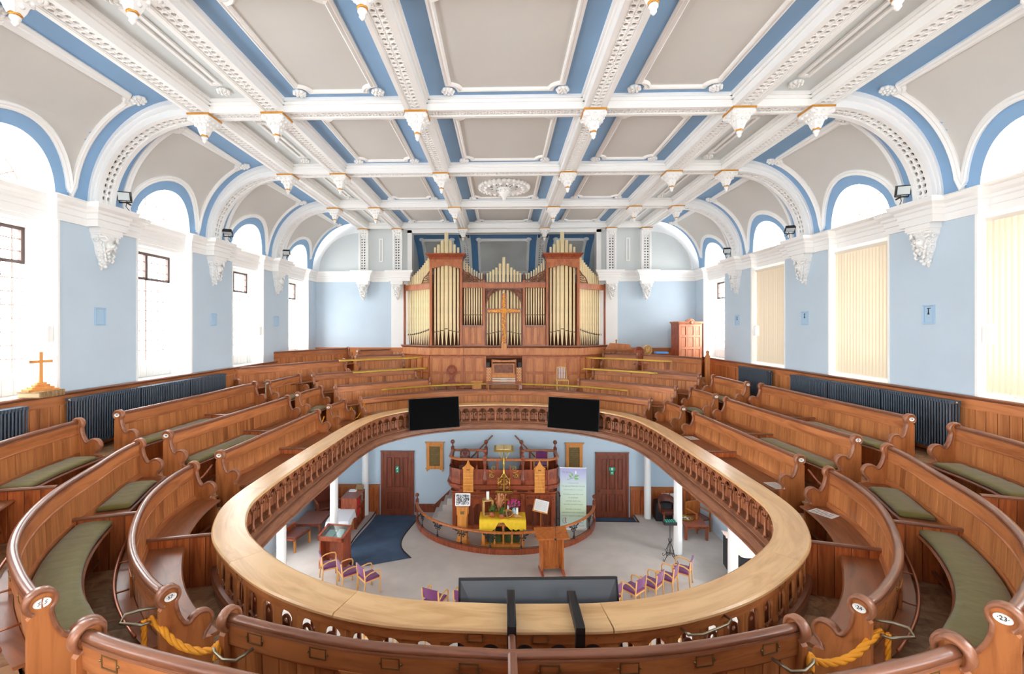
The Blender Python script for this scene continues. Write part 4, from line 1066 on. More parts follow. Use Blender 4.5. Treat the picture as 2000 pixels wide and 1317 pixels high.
# ================================================================ GALLERY FRONT
gf = empty('gallery_balustrade', 'curved oak-capped gallery balustrade with arcaded front around the oval opening', 'balustrade')
LI = resample(LP_IN[:-1] + [LP_IN[0]], 0.08)[:-1]
def tp(P): return [tuple(p) for p in P]
# top cap in lengths, so that each joint is real
LIc = LI + [LI[0]]
cuts = [0.03, 0.105, 0.165, 0.22, 0.285, 0.37, 0.47, 0.53, 0.62, 0.70, 0.77, 0.83, 0.905, 0.955, 1.03]
nL = len(LI)
for a, b in zip(cuts, cuts[1:]):
    i, j = int(a * nL), int(b * nL)
    P = [LI[k % nL] for k in range(i, j + 1)]
    e = 0.0008 / 0.08
    P[0] = P[0].lerp(P[1], e); P[-1] = P[-1].lerp(P[-2], e)
    m = MB(); m.sweep(tp(P), [(0.0, 4.49), (-0.33, 4.49), (-0.345, 4.475), (-0.345, 4.455), (-0.33, 4.445), (0.0, 4.445), (0.018, 4.455), (0.018, 4.48)]); m.build('cap_length', M_CAP, gf)
m = MB()
for pr in ([(0.0, 4.446), (-0.10, 4.446), (-0.10, 4.415), (-0.05, 4.415), (-0.02, 4.43)],):
    m.sweep(tp(LI), pr, closed=True)
m.build('moulding_under_cap', M_BALD, gf)
# inner arcaded front
NB = 102
PB = resample([p for p in LI] + [LI[0]], 0.26)[:-1]; NB = len(PB); Lc = sum((PB[i] - PB[i - 1]).length for i in range(NB)); pit = Lc / NB
def frame(p, q):
    t = (q - p); a = math.atan2(t.y, t.x); return a
def mesh_of(m, name, mats):
    o = m.build(name, mats); me = o.data; bpy.data.objects.remove(o); return me
m = MB()   # turned baluster: local z up
m.lathe([(0.030, 4.0), (0.030, 4.025), (0.02, 4.035), (0.024, 4.05), (0.017, 4.065), (0.021, 4.13), (0.019, 4.18), (0.016, 4.205), (0.024, 4.215), (0.018, 4.225), (0.03, 4.245), (0.034, 4.26), (0.034, 4.27)], 8)
m.prism([(-0.03, 3.93), (0.03, 3.93), (0.03, 4.0), (-0.03, 4.0), (-0.03, 3.96)], -0.03, 0.03, 'y')
m.prism([(-0.02, 3.90), (0.02, 3.90), (0.03, 3.93), (-0.03, 3.93)], -0.03, 0.03, 'y')
ME_BAL = mesh_of(m, 'baluster', M_BAL)
m = MB()   # arch board, between balusters (x along, thickness in y)
hw = pit / 2; r = hw - 0.03; zc = 4.27; n = 10
out = [(-hw, zc), (-hw, 4.43), (hw, 4.43), (hw, zc)]
arc = [(r * math.cos(PI * i / n), zc + (r * 0.86) * math.sin(PI * i / n)) for i in range(n + 1)]
def arch_plate(m, hw, r, zc, ztop, y0, y1, n=10, ry=None):
    ry = ry or r
    arc = [(r * math.cos(PI * i / n), zc + ry * math.sin(PI * i / n)) for i in range(n + 1)]
    top = [(hw - 2 * hw * i / n, ztop) for i in range(n + 1)]; vs = []
    for y in (y0, y1): vs += [(x, y, z) for x, z in arc] + [(x, y, z) for x, z in top] + [(hw, y, zc), (-hw, y, zc)]
    k = 2 * n + 4; fs = []
    for i in range(n):
        fs += [(i, i + 1, n + 2 + i, n + 1 + i), (k + n + 1 + i, k + n + 2 + i, k + i + 1, k + i), (i + 1, i, k + i, k + i + 1)]
    fs += [(0, n + 1, 2 * n + 2), (2 * n + 1, n, 2 * n + 3), (k + n + 1, k, k + 2 * n + 2), (k + n, k + 2 * n + 1, k + 2 * n + 3)]
    m.add(vs, fs)
arch_plate(m, hw, r, zc, 4.44, -0.012, 0.012, ry=0.09)
arch_plate(m, r + 0.012, r - 0.006, zc, zc + 0.09, -0.018, -0.010, ry=0.066) if False else None
m.tube([((r + 0.004) * math.cos(PI * i / 8), -0.016, zc + 0.094 * math.sin(PI * i / 8)) for i in range(9)], 0.012, 5)
ME_ARCH = mesh_of(m, 'arch_board', M_BAL)
m = MB()   # narrow fretted board with round head and hole
w = pit / 4 - 0.009; zt = 4.165
n = 8; rr = w
vs = []; hr = w * 0.42
outer = [(-w, 3.97), (w, 3.97)] + [(w * math.cos(PI * i / n), zt + w * math.sin(PI * i / n)) for i in range(n + 1)]
ring = [(w * math.cos(2 * PI * i / 12), zt + w * math.sin(2 * PI * i / 12)) for i in range(12)]; hole = [(hr * math.cos(2 * PI * i / 12), zt + hr * math.sin(2 * PI * i / 12)) for i in range(12)]
vs = [(x, -0.008, z) for x, z in ring + hole] + [(x, 0.008, z) for x, z in ring + hole]
fs = []
for i in range(12):
    j = (i + 1) % 12; fs += [(i, j, 12 + j, 12 + i), (24 + i, 36 + i, 36 + j, 24 + j), (12 + i, 12 + j, 36 + j, 36 + i), (i, 24 + i, 24 + j, j)]
m.add(vs, fs); m.box(-w, w, -0.008, 0.008, 3.97, zt - w * 0.5)
m.prism([(-w, zt - w * 0.5), (w, zt - w * 0.5), (w, zt), (w * .86, zt - w * 0.5 + .002), (-w * .86, zt - w * 0.5 + .002), (-w, zt)], -0.0075, 0.0075, 'y')
ME_FRET = mesh_of(m, 'fret_board', M_BAL)
for i in range(NB):
    p, q = PB[i], PB[(i + 1) % NB]; a = frame(p, q); t = (q - p).normalized(); nn = Vector((-t.y, t.x)); mid = (p + q) / 2
    ip = p - nn * 0.075; im = mid - nn * 0.10; ib = mid - nn * 0.20
    # local -y must face the opening (nn): rotate so that local x = -t
    link('baluster', ME_BAL, gf, TM(ip.x, ip.y, 0, a + PI))
    link('arch_board', ME_ARCH, gf, TM(im.x, im.y, 0, a + PI))
    for d in (-1, 1):
        c = ib + t * d * pit / 4; link('fret_board', ME_FRET, gf, TM(c.x, c.y, 0, a + PI))
m = MB()
m.sweep(tp(LI), [(-0.29, 4.02), (-0.29, 3.93), (-0.01, 3.93), (-0.01, 3.95), (-0.06, 3.985), (-0.13, 4.0)], closed=True)
m.sweep(tp(LI), [(0.0, 3.93), (-0.12, 3.93), (-0.12, 3.70), (0.0, 3.70), (0.05, 3.72), (0.05, 3.745), (0.02, 3.765), (0.02, 3.86), (0.03, 3.88), (0.045, 3.905), (0.03, 3.92)], closed=True)
m.build('fascia_moulding', M_BALD, gf)
# outer (seat side) face: near end only shows
OUT = offs(LI, -0.285, True)
m = MB(); m.sweep(tp(offs(LI, -0.31, True)), [(0, 4.445), (0, 4.355), (0.02, 4.355), (0.02, 4.445)], closed=True); m.build('outer_rail_board', M_PEWR, gf)
PO = resample([p for p in OUT] + [OUT[0]], 0.27)[:-1]; NO = len(PO); pit2 = sum((PO[i] - PO[i - 1]).length for i in range(NO)) / NO
m = MB(); arch_plate(m, pit2 / 2, pit2 / 2 - 0.05, 4.26, 4.36, -0.012, 0.012, ry=0.085)
m.box(-pit2 / 2, -pit2 / 2 + 0.05, -0.012, 0.012, 4.06, 4.26); m.box(pit2 / 2 - 0.05, pit2 / 2, -0.012, 0.012, 4.06, 4.26)
ME_OARCH = mesh_of(m, 'outer_arch_board', M_PEW)
m = MB()
for dx in (-0.5, 0.0):
    x = dx * pit2 * 0.92 + pit2 / 4 * 0.9; m.tube([(x + 0.045 * math.cos(2 * PI * k / 10), 0, 4.075 + 0.045 * math.sin(2 * PI * k / 10)) for k in range(10)], 0.013, 5, closed=True)
    m.prism([(x + 0.045, 4.03), (x + 0.045, 4.10), (x + 0.062, 4.12), (x + 0.075, 4.10), (x + 0.075, 4.03)], -0.01, 0.01, 'y')
ME_SCR = mesh_of(m, 'fret_scroll', M_BAL)
for i in range(NO):
    p, q = PO[i], PO[(i + 1) % NO]; a = math.atan2((q - p).y, (q - p).x); c = (p + q) / 2
    if c.y > 7.2: continue
    link('outer_arch_board', ME_OARCH, gf, TM(c.x, c.y, 0, a)); link('fret_scroll', ME_SCR, gf, TM(c.x, c.y, 0, a))
m = MB(); m.sweep(tp(OUT), [(0.03, 4.06), (-0.05, 4.05), (-0.07, 4.02), (-0.05, 3.98), (-0.03, 3.82), (0.03, 3.82)], closed=True); m.build('outer_skirting', M_DARK, gf)
# brass card holders
def holder_mesh():
    m = MB(); w, h, t = 0.062, 0.036, 0.007
    for b in ((-w, w, h - t, h), (-w, w, -h, -h + t), (-w, -w + t, -h, h), (w - t, w, -h, h)): m.box(b[0], b[1], -0.006, 0.002, b[2], b[3])
    for s in (-1, 1): m.ball(s * (w + 0.009), -0.003, 0, 0.008, 6)
    return mesh_of(m, 'card_holder', M_OLDBR)
ME_HOLD = holder_mesh()
PH = resample(offs(LI, -0.312, True) + [offs(LI, -0.312, True)[0]], 0.52)
for i in range(len(PH) - 1):
    p, q = PH[i], PH[i + 1]; c = (p + q) / 2
    if c.y > 6: continue
    a = math.atan2((q - p).y, (q - p).x); link('card_holder', ME_HOLD, gf, TM(c.x, c.y, 4.40, a))
# ================================================================ PEWS
def end_outline():
    pts = []
    c = (0.012, -0.073); r = 0.073
    for i in range(27):      # knob from its lower back round the top to its lower front
        a = math.radians(238 - (238 + 48) * i / 26); pts.append((c[0] + r * math.cos(a), c[1] + r * math.sin(a)))
    pts += [(0.062, -0.16), (0.072, -0.215), (0.09, -0.27), (0.118, -0.325), (0.135, -0.343)]
    c = (0.238, -0.395); r = 0.092
    for i in range(19):
        a = math.radians(150 - 195 * i / 18); pts.append((c[0] + r * math.cos(a), c[1] + r * math.sin(a)))
    pts += [(0.275, -0.49), (0.262, -0.53), (0.325, -0.55), (0.335, -0.575)]
    return pts
EO = end_outline()
def end_mesh(H):
    m = MB(); pts = EO + [(0.335, -H), (-0.05, -H), (-0.05, -0.16)]
    m.prism(pts, -0.024, 0.024, 'x')       # axis x: pts=(y,z); extrude along x
    me = mesh_of(m, 'end_panel', M_END)
    m = MB(); top = EO[:-2]; n = len(top); vs = []
    for i in range(n):     # moulded edge strip around the shaped top
        a = top[max(i - 1, 0)]; b = top[min(i + 1, n - 1)]; dx, dz = b[0] - a[0], b[1] - a[1]; L = math.hypot(dx, dz) or 1; nx, nz = -dz / L, dx / L
        x, z = top[i]
        for hw, e in ((-0.036, -0.014), (-0.036, 0.004), (-0.024, 0.012), (0.024, 0.012), (0.036, 0.004), (0.036, -0.014)): vs.append((hw, x + nx * e, z + nz * e))
    m.add(vs, [(i * 6 + j, i * 6 + (j + 1) % 6, i * 6 + 6 + (j + 1) % 6, i * 6 + 6 + j) for i in range(n - 1) for j in range(6)] + [tuple(range(6)), tuple(reversed(range(6 * n - 6, 6 * n)))], sm=True)
    return me, mesh_of(m, 'edge_moulding', M_ENDE)
ENDS = {}
m = MB(); m.lathe([(0.0001, 0.0), (0.7, 0.0), (1.0, -0.12), (1.0, -0.2)], 20, cap=False)
m.v = [(x * 0.043, z * 0.02 - 0.0, y * 0.030) for x, y, z in m.v]; ME_PLATE = mesh_of(m, 'number_plate', M_ENAM)   # faces -y... flipped below
UP = {}
def plank_mesh(w, h, mat):
    k = (round(w, 3), round(h, 3), mat.name)
    if k not in UP:
        m = MB(); c = 0.004; t = 0.014
        m.prism([(-w / 2, -t + c), (-w / 2 + c, -t), (w / 2 - c, -t), (w / 2, -t + c), (w / 2, t - c), (w / 2 - c, t), (-w / 2 + c, t), (-w / 2, t - c)], 0, h, 'z')
        UP[k] = mesh_of(m, 'plank', mat)
    return UP[k]
def pew(path, top, floor, label, group, endA=True, endB=True, num=None, numside='A', seat=True, step=0.145, rear=False, knobs=True, cut=None, holders=False, H=None):
    """path runs with the seat side on its left"""
    P = resample(path, 0.09); t = empty('pew', label, 'pew', group=group)
    H = H or (top - floor)
    lean = 0.05
    m = MB(); m.sweep(tp(P), [(-0.002, -0.07), (-0.006, -0.07), (-0.006 + lean, -H + .01), (0.004 + lean, -H + .01)], z=top); m.build('backrest_core', M_CORE, t)
    Q = resample(path, step); hh = H - 0.20; tilt = math.atan2(lean * hh / H, hh)
    for a, b in zip(Q, Q[1:]):
        c = (a + b) / 2; L = (b - a).length; an = math.atan2((b - a).y, (b - a).x); tt = (b - a).normalized(); nn = Vector((-tt.y, tt.x))
        c = c + nn * lean * (1 - 0)
        link('plank', plank_mesh(round(L - 0.003, 3), round(hh, 3), M_PEW), t, Matrix.Translation((c.x, c.y, floor + 0.01)) @ Matrix.Rotation(an, 4, 'Z') @ Matrix.Rotation(tilt, 4, 'X'))
    m = MB(); m.sweep(tp(P), [(-0.024, -0.05), (-0.018, -0.235), (0.002, -0.245), (0.036, -0.245), (0.04, -0.225), (0.03, -0.215), (0.026, -0.05)] if False else [(-0.028, -0.05), (-0.02, -0.225), (-0.012, -0.24), (0.034, -0.24), (0.036, -0.225), (0.028, -0.215), (0.024, -0.05)], z=top); m.build('top_rail', M_PEWR, t)
    m = MB(); m.sweep(tp(P), [(0.034 * math.cos(a), -0.052 + 0.028 * math.sin(a)) for a in [2 * PI * k / 10 for k in range(10)]], z=top, sm=True)
    m.sweep(tp(P), [(-0.034, -0.085), (0.034, -0.085), (0.030, -0.07), (-0.030, -0.07)], z=top); m.build('handrail', M_DARK, t)
    if seat:
        sz = -0.56
        m = MB(); m.sweep(tp(P), [(0.05, sz), (0.40, sz - 0.0), (0.415, sz - 0.015), (0.40, sz - 0.035), (0.05, sz - 0.035)], z=top); m.build('seat', M_SEAT, t)
        m = MB(); m.sweep(tp(P), [(0.045, sz), (0.06, sz), (0.05, sz + 0.07), (0.036, sz + 0.07)], z=top); m.build('seat_skirt', M_PEWR, t)
        m = MB(); m.sweep(tp(P), [(0.26, -H + 0.14), (0.29, -H + 0.14), (0.29, -H + 0.11), (0.26, -H + 0.11)], z=top); m.build('foot_rail', M_SEAT, t)
    k = round(H, 2)
    if k not in ENDS: ENDS[k] = end_mesh(k)
    for flag, i, j, sd in ((endA, 0, 1, 1), (endB, -1, -2, -1)):
        if not flag: continue
        p, q = P[i], P[j]; tt = (q - p).normalized() * sd; a = math.atan2(tt.y, tt.x)
        c = p - tt * 0.02 * sd
        M = TM(c.x, c.y, top, a)
        e = link('end_panel', ENDS[k][0], t, M); link('edge_moulding', ENDS[k][1], e)
        if num is not None and ((numside == 'A') == (sd == 1)):
            o = link('number_plate', ME_PLATE, e, Matrix.Translation((-0.037 * sd, 0.012, -0.07)) @ Matrix.Rotation(-PI / 2 * sd, 4, 'Z') )
            if not num:
                m = MB()
                for dx in (-.02, .012): m.tube([(dx, -.002, -.012), (dx + .012, -.002, -.004), (dx + .002, -.002, .004), (dx + .014, -.002, .01)], .002, 4)
                m.build('broken_number', M_INK, o); m = MB(); m.prism([(-.004, -.031), (.006, -.031), (.001, .0), (.008, .031), (-.001, .031)], -.003, .002, 'y'); m.build('crack', M_ENDE, o)
            if num: text_obj('·' + num + '·', 0.036, M_INK, o, Matrix.Translation((0, -0.0015, 0)) @ Matrix.Rotation(PI / 2, 4, 'X'), name='number')
    if rear or holders:
        Qh = resample(path, 0.5)
        for a, b in zip(Qh, Qh[1:]):
            c = (a + b) / 2; an = math.atan2((b - a).y, (b - a).x); tt = (b - a).normalized(); nn = Vector((-tt.y, tt.x)); c = c - nn * 0.028
            link('card_holder', ME_HOLD, t, TM(c.x, c.y, top - 0.135, an))
    if rear:
        for a in Qh[1:-1:1]:
            pass
        # raised posts between the bays of boards
        Qp = resample(path, 1.05)
        for i in range(1, len(Qp) - 1):
            a, b = Qp[i - 1], Qp[i + 1]; an = math.atan2((b - a).y, (b - a).x); nn = Vector((-(b - a).normalized().y, (b - a).normalized().x)); c = Qp[i] - nn * 0.0
            m = MB(); m.prism([(-0.10, -0.22), (0.10, -0.22), (0.045, -0.26), (0.035, -0.29), (0.035, -H), (-0.035, -H), (-0.035, -0.29), (-0.045, -0.26)], -0.026, -0.005, 'y')
            o = m.build('post', M_PEW, t); o.matrix_local = TM(c.x, c.y, top, an)
        m = MB(); m.sweep(tp(P), [(-0.11, -0.42), (0.0, -0.43), (0.02, -0.455), (-0.10, -0.445)], z=top); m.build('book_ledge', M_SEAT, t)
        off = offs(P, -0.13); zz = top - 0.38
        m = MB(); m.tube([(p.x, p.y, zz) for p in off[2:-2]], 0.013, 8); m.build('ledge_rail', M_COPR, t)
        for i in range(4, len(off) - 3, 7):
            m = MB(); m.tube([(P[i].x, P[i].y, zz), (off[i].x, off[i].y, zz)], 0.008, 6); m.build('rail_bracket', M_COPR, t)
    return t, P, top, H
def cushion(path, top, label, group, d0=0.07, d1=0.38):
    P = resample(path, 0.06); m = MB(); b = -0.558; vs = []
    n = len(P)
    prof = [(d0, b + 0.004), (d0 + 0.005, b + 0.042), (d0 + 0.04, b + 0.058), ((d0 + d1) / 2, b + 0.062), (d1 - 0.04, b + 0.058), (d1 + 0.012, b + 0.045), (d1 + 0.016, b + 0.02), (d1 + 0.006, b + 0.004)]
    m.sweep(tp(P), prof, z=top, sm=True)
    k = len(prof)
    for i in range(n):
        for j in (2, 3, 4, 5):
            v = m.v[i * k + j]; z = v[2] + 0.004 * math.sin(i * 2.1 + j) + 0.003 * math.sin(i * 1.3 + 2 * j)
            if i in (0, n - 1): z -= 0.018
            m.v[i * k + j] = (v[0], v[1], z)
    o = m.build('seat_cushion', M_GREEN); tag(o, label, 'cushion', group); return o
def divider(pew_pt, rail_pt, ztop, zf, label):
    a, b = Vector(pew_pt), Vector(rail_pt); L = (b - a).length; an = math.atan2((b - a).y, (b - a).x)
    t = empty('pew_divider', label, 'partition', (a.x, a.y, 0), an, 'boarded partitions between pews')
    n = max(2, round(L / 0.155)); w = L / n
    for i in range(n): link('plank', plank_mesh(round(w - 0.007, 3), round(ztop - zf - 0.035, 2), M_DIV), t, TM((i + .5) * w, 0, zf + 0.005))
    m = MB(); m.box(0, L, -0.004, 0.004, zf + 0.01, ztop - 0.03); m.build('backing', M_CORE, t)
    m = MB(); m.sweep([(0, 0), (L, 0)], [(0.026, ztop - 0.03), (0.028, ztop - 0.012), (0.014, ztop), (-0.014, ztop), (-0.028, ztop - 0.012), (-0.026, ztop - 0.03)]); m.build('cap_rail', M_DARK, t)
G1, G2, G3 = 'pews of the front row round the opening', 'pews of the second row', 'pews of the third row'
for s, sd in ((1, 'right'), (-1, 'left')):
    def Sg(L, a, b):
        if s > 0: return seg(L, a, b)
        return seg(L, (-b[0], b[1]), (-a[0], a[1]))
    def PW(L, a, b, top, fl, lab, g, A=True, B=True, num=None, at='A', **k):
        # a is the end nearer the viewer; for the left side the loop runs the other way
        if s > 0: return pew(Sg(L, a, b), top, fl, lab, g, A, B, num, at, **k)
        return pew(Sg(L, a, b), top, fl, lab, g, B, A, num, 'B' if at == 'A' else 'A', **k)
    R = s > 0
    PW(LP1, (2.63, 3.44), (4.62, 6.58), TOP[0], FL[0], 'curved front-row pew at the near %s of the opening, end plate %s' % (sd, '24' if R else '57'), G1, num='24' if R else '57', rear=True)
    PW(LP2, (2.95, 2.77), (5.38, 6.53), TOP[1], FL[1], 'curved second-row pew at the near %s, %s' % (sd, 'end plate 23' if R else 'two broken white number plates on its end'), G2, num='23' if R else '', rear=True)
    PW(LP3, (4.0, 2.4), (6.2, 6.45), TOP[2], FL[2], 'third-row pew at the %s edge of the view in front of the nearest radiator' % sd, G3, A=False)
    PW(LP1, (4.6, 7.24), (4.54, 10.92), TOP[0], FL[0], 'long straight front-row pew along the %s side, end plate %s' % (sd, '16' if R else '49'), G1, num='16' if R else '49')
    PW(LP2, (5.34, 7.1), (5.24, 10.86), TOP[1], FL[1], 'long straight second-row pew along the %s side, %s' % (sd, 'broken end plates' if R else 'end plate 48'), G2, num='' if R else '48')
    PW(LP3, (6.13, 7.1), (6.08, 10.88), TOP[2], FL[2], 'long straight third-row pew beside the %s radiators, end plate %s' % (sd, '14' if R else '47'), G3, num='14' if R else '47')
    PW(LP1, (4.52, 11.62), (4.40, 12.5), TOP[0], FL[0], 'short front-row pew at the far %s corner of the opening' % sd, G1, num='11' if R else '52')
    PW(LP2, (5.22, 11.4), (5.14, 12.58), TOP[1], FL[1], 'short second-row pew at the far %s, behind the shortest one' % sd, G2, num='12' if R else '51')
    PW(LP3, (5.9, 11.25), (5.83, 12.8), TOP[2], FL[2], 'short third-row pew at the far %s near the wall panelling' % sd, G3, num='13' if R else '50')
    PW(LP2, (4.8, 12.9), (2.46, 14.77), TOP[1], FL[1], 'boarded second-row choir pew on the %s of the organ, brass rail before it' % sd, G2, num='9' if R else '54', step=0.12)
    PW(LP3, (5.54, 13.12), (2.96, 15.0), TOP[2], FL[2], 'boarded third-row choir pew on the %s of the organ' % sd, G3, num='8' if R else '55', step=0.12)
    # dividers
    divider((s * 4.16, 5.10), (s * 3.38, 5.32), 4.44, FL[0], 'boarded partition from the curved front-row pew to the near %s balustrade' % sd)
    divider((s * 4.96, 4.75), (s * 4.13, 5.05), 4.79, FL[1], 'boarded partition in the near %s second-row pew between two cushions' % sd)
    divider((s * 5.85, 4.7), (s * 5.0, 4.95), 5.11, FL[2], 'boarded partition in the near %s third-row pew' % sd)
    divider((s * 4.58, 9.06), (s * 3.86, 9.06), 4.44, FL[0], 'boarded partition halfway along the straight %s front-row pew' % sd)
    divider((s * 5.28, 9.06), (s * 4.62, 9.06), 4.79, FL[1], 'boarded partition halfway along the straight %s second-row pew' % sd)
    divider((s * 6.08, 9.08), (s * 5.36, 9.08), 5.11, FL[2], 'boarded partition halfway along the straight %s third-row pew' % sd)
    gc = 'green pew cushions'
    def CU(L, a, b, top, lab, **k): cushion(Sg(L, a, b), top, lab, gc, **k)
    CU(LP2, (3.08, 2.84), (4.85, 4.85), TOP[1], 'olive green cushion on the near %s second-row pew seat, this side of the partition' % sd)
    CU(LP2, (5.03, 5.25), (5.33, 6.15), TOP[1], 'olive green cushion on the near %s second-row pew, beyond the partition' % sd)
    CU(LP3, (5.9, 4.95), (6.18, 6.3), TOP[2], 'long olive green cushion on the near %s third-row pew' % sd)
    CU(LP2, (5.34, 7.2), (5.28, 8.98), TOP[1], 'olive green cushion on the straight %s second-row pew' % sd)
    CU(LP3, (6.13, 7.2), (6.1, 9.0), TOP[2], 'olive green cushion on the straight %s third-row pew' % sd)
    CU(LP2, (5.2, 11.5), (5.16, 12.4), TOP[1], 'olive green cushion on the short %s second-row pew' % sd)
    CU(LP3, (5.88, 11.4), (5.85, 12.7), TOP[2], 'olive green cushion on the short %s third-row pew' % sd)
    0 and CU(LP2, (4.7, 13.0), (2.6, 14.6), TOP[1], 'olive green cushion strip on the %s second-row choir pew' % sd)
    0 and CU(LP3, (5.4, 13.25), (3.1, 14.9), TOP[2], 'olive green cushion strip on the %s third-row choir pew' % sd)
# far front row, across the organ
pew(seg(LP1, (4.12, 12.98), (-4.12, 12.98)), TOP[0], FL[0], 'long curved front-row choir pew across the far end before the organ', G1, True, True, '10', 'A', step=0.125)
cushion(seg(LP1, (3.9, 13.2), (-3.9, 13.2)), TOP[0], 'olive green cushion seen through the far arches under the choir pew', 'green pew cushions')
# near centre rows, seen from behind
pew(seg(LP1, (-1.96, 3.16), (1.96, 3.16)), TOP[0], FL[0], 'front-row pew across the near end, brass card frames on its boarded back', G1, rear=True)
pew(seg(LP2, (-2.33, 2.45), (2.33, 2.45)), TOP[1], FL[1], 'second-row pew back nearest the viewer, running out of the bottom of the view', G2, rear=True)
divider((0.03, 2.86), (0.03, 3.6), 4.5, FL[0], 'short partition with dark cap from the near centre pew to the balustrade')
divider((0.02, 2.05), (0.02, 2.82), 4.86, FL[1], 'partition with rounded dark cap between the two near centre pews')
# row 4 and wall pews in the far corners
for s, sd in ((1, 'right'), (-1, 'left')):
    def rv(P): return P if s > 0 else [(-x, y) for x, y in reversed(P)]
    g4 = 'pews in the far corners'
    if s < 0:
        pew(cr_spline([(-5.1, 14.35), (-5.6, 13.7), (-6.3, 12.4), (-6.86, 11.36)], .07)[::1], TOP[3], FL[3] - .02, 'fourth-row pew running to the left wall under the far left window', g4, True, True, '46', 'B', step=0.13)
        pew(cr_spline([(-3.5, 15.65), (-4.2, 15.4), (-4.85, 14.95)], .07), TOP[3] + .1, FL[3], 'fourth-row pew left of the organ, darker boards', g4, True, True, '53', 'B', step=0.12)
        pew(cr_spline([(-4.1, 16.3), (-4.7, 15.9), (-5.0, 15.55)], .07), 6.12, 5.0, 'dark wall-side pew left of the organ under the dado, tall shaped end', g4, False, True, '', 'B', step=0.12)
        pew(cr_spline([(-5.5, 15.9), (-6.2, 15.0), (-6.9, 13.2)], .07), 6.17, 5.0, 'top-row pew in the far left corner below the last window', g4, True, False, '', 'A', step=0.13)
    else:
        pew(cr_spline([(5.9, 13.75), (5.4, 14.7), (4.7, 15.45)], .07), TOP[3] + .12, FL[3], 'fourth-row pew in the far right corner before the carved cupboard', g4, False, False, step=0.13)
        pew(cr_spline([(4.5, 15.55), (4.0, 15.75), (3.5, 16.0)], .07), TOP[3] + .12, FL[3], 'short fourth-row pew right of the organ', g4, True, True, step=0.13)
# square newel by the far right corner pew
nw = empty('newel_post', 'square pine newel post with ball finial at the far right corner pew', 'post', (6.0, 13.6, FL[3]))
m = MB(); m.bbox(-.055, .055, -.055, .055, -.3, 1.15, .012); m.build('shaft', M_PEW, nw)
m = MB(); m.lathe([(.03, 1.15), (.05, 1.17), (.03, 1.19), (.05, 1.23), (.045, 1.27), (.01, 1.295)], 12); m.build('finial', M_END, nw)
# aisle steps between the tiers
for s, sd in ((1, 'right'), (-1, 'left')):
    for k, (x0, y0, y1) in enumerate([(4.6, 6.62, 7.2), (5.36, 6.58, 7.06), (6.16, 6.5, 7.06)]):
        m = MB(); z = FL[k]; hgt = (FL[k + 1] - FL[k]) / 2
        a, b = (s * (x0 - 0.30), s * (x0 + 0.02)); m.bbox(min(a, b), max(a, b), y0 + .02, y1 - .02, z, z + hgt, 0.008)
        o = m.build('aisle_step', M_FLOOR); tag(o, 'worn wooden half step in the %s cross aisle, row %s riser' % (sd, ['front', 'second', 'third'][k]), 'step', 'half steps in the aisles')
    for k, (x0, y0, y1) in enumerate([(4.5, 10.98, 11.55), (5.24, 10.92, 11.35)]):
        m = MB(); z = FL[k]; hgt = (FL[k + 1] - FL[k]) / 2
        a, b = (s * (x0 - 0.30), s * (x0 + 0.02)); m.bbox(min(a, b), max(a, b), y0 + .02, y1 - .02, z, z + hgt, 0.008)
        o = m.build('aisle_step', M_FLOOR); tag(o, 'worn wooden half step in the far %s cross aisle, %s riser' % (sd, ['front', 'second'][k]), 'step', 'half steps in the aisles')
# ================================================================ ORGAN
OY = 15.5
def OX(x): return (x - 867.5) * 0.004512
def OZ(y): return 9.367 - (y - 258) * 0.004514
org = empty('pipe_organ', 'large mahogany pipe organ with two towers of gilded pipes on the end wall', 'organ', (0, 0, 0))
PIPES = {}
def pipe(x, yb, w, ytop, ymouth, yfoot, parent, T=None, gilt=False):
    """one organ pipe: foot cone, mouth, body"""
    r = w * 0.004512 / 2; z0, zm, z1 = OZ(yfoot), OZ(ymouth), OZ(ytop)
    m = MB(); m.lathe([(r * 0.25, z0), (r * 0.96, zm - 0.012), (r, zm), (r, z1), (r * 0.82, z1 + 0.001), (r * 0.8, z1 - 0.08)], 12, cap=False)
    m.add([(r * 0.8 * math.cos(2 * PI * k / 12), r * 0.8 * math.sin(2 * PI * k / 12), z1 - 0.05) for k in range(12)], [tuple(range(12))], 1)
    m.box(-r * 0.8, r * 0.8, -r * 1.04, -r * 0.5, zm - 0.010, zm + 0.012, 1)
    m.prism([(-r * 0.75, zm + 0.012), (r * 0.75, zm + 0.012), (0, zm + 0.012 + r * 1.2)], -r * 1.03, -r * 0.8, 'y', 0)
    if gilt:
        for s in (-1, 1): m.box(s * r - 0.006, s * r + 0.006, -r * 0.9, -r * 0.2, zm - 0.02, zm + 0.04, 1)
    o = m.build('pipe', [M_PIPE, M_PIPED], parent)
    o.matrix_local = (T if T is not None else Matrix.Identity(4)) @ Matrix.Translation((OX(x) if T is None else x, yb if T is None else 0, 0)); return o
def obox(par, nm, x0, x1, y0, y1, d0, d1, mat=None, T=None):
    """box from drawing coordinates: x0..x1 across, y0 (top)..y1 (bottom) down, depth d0..d1"""
    m = MB(); m.box(OX(x0), OX(x1), OY + d0, OY + d1, OZ(y1), OZ(y0)); return m.build(nm, mat or M_ORG, par)
def arch_pts(cx, z0, z1, w, n=8):
    r = w / 2; return [(cx - r, z0), (cx + r, z0)] + [(cx + r * math.cos(PI * i / n), z1 - r + r * math.sin(PI * i / n)) for i in range(n + 1)]
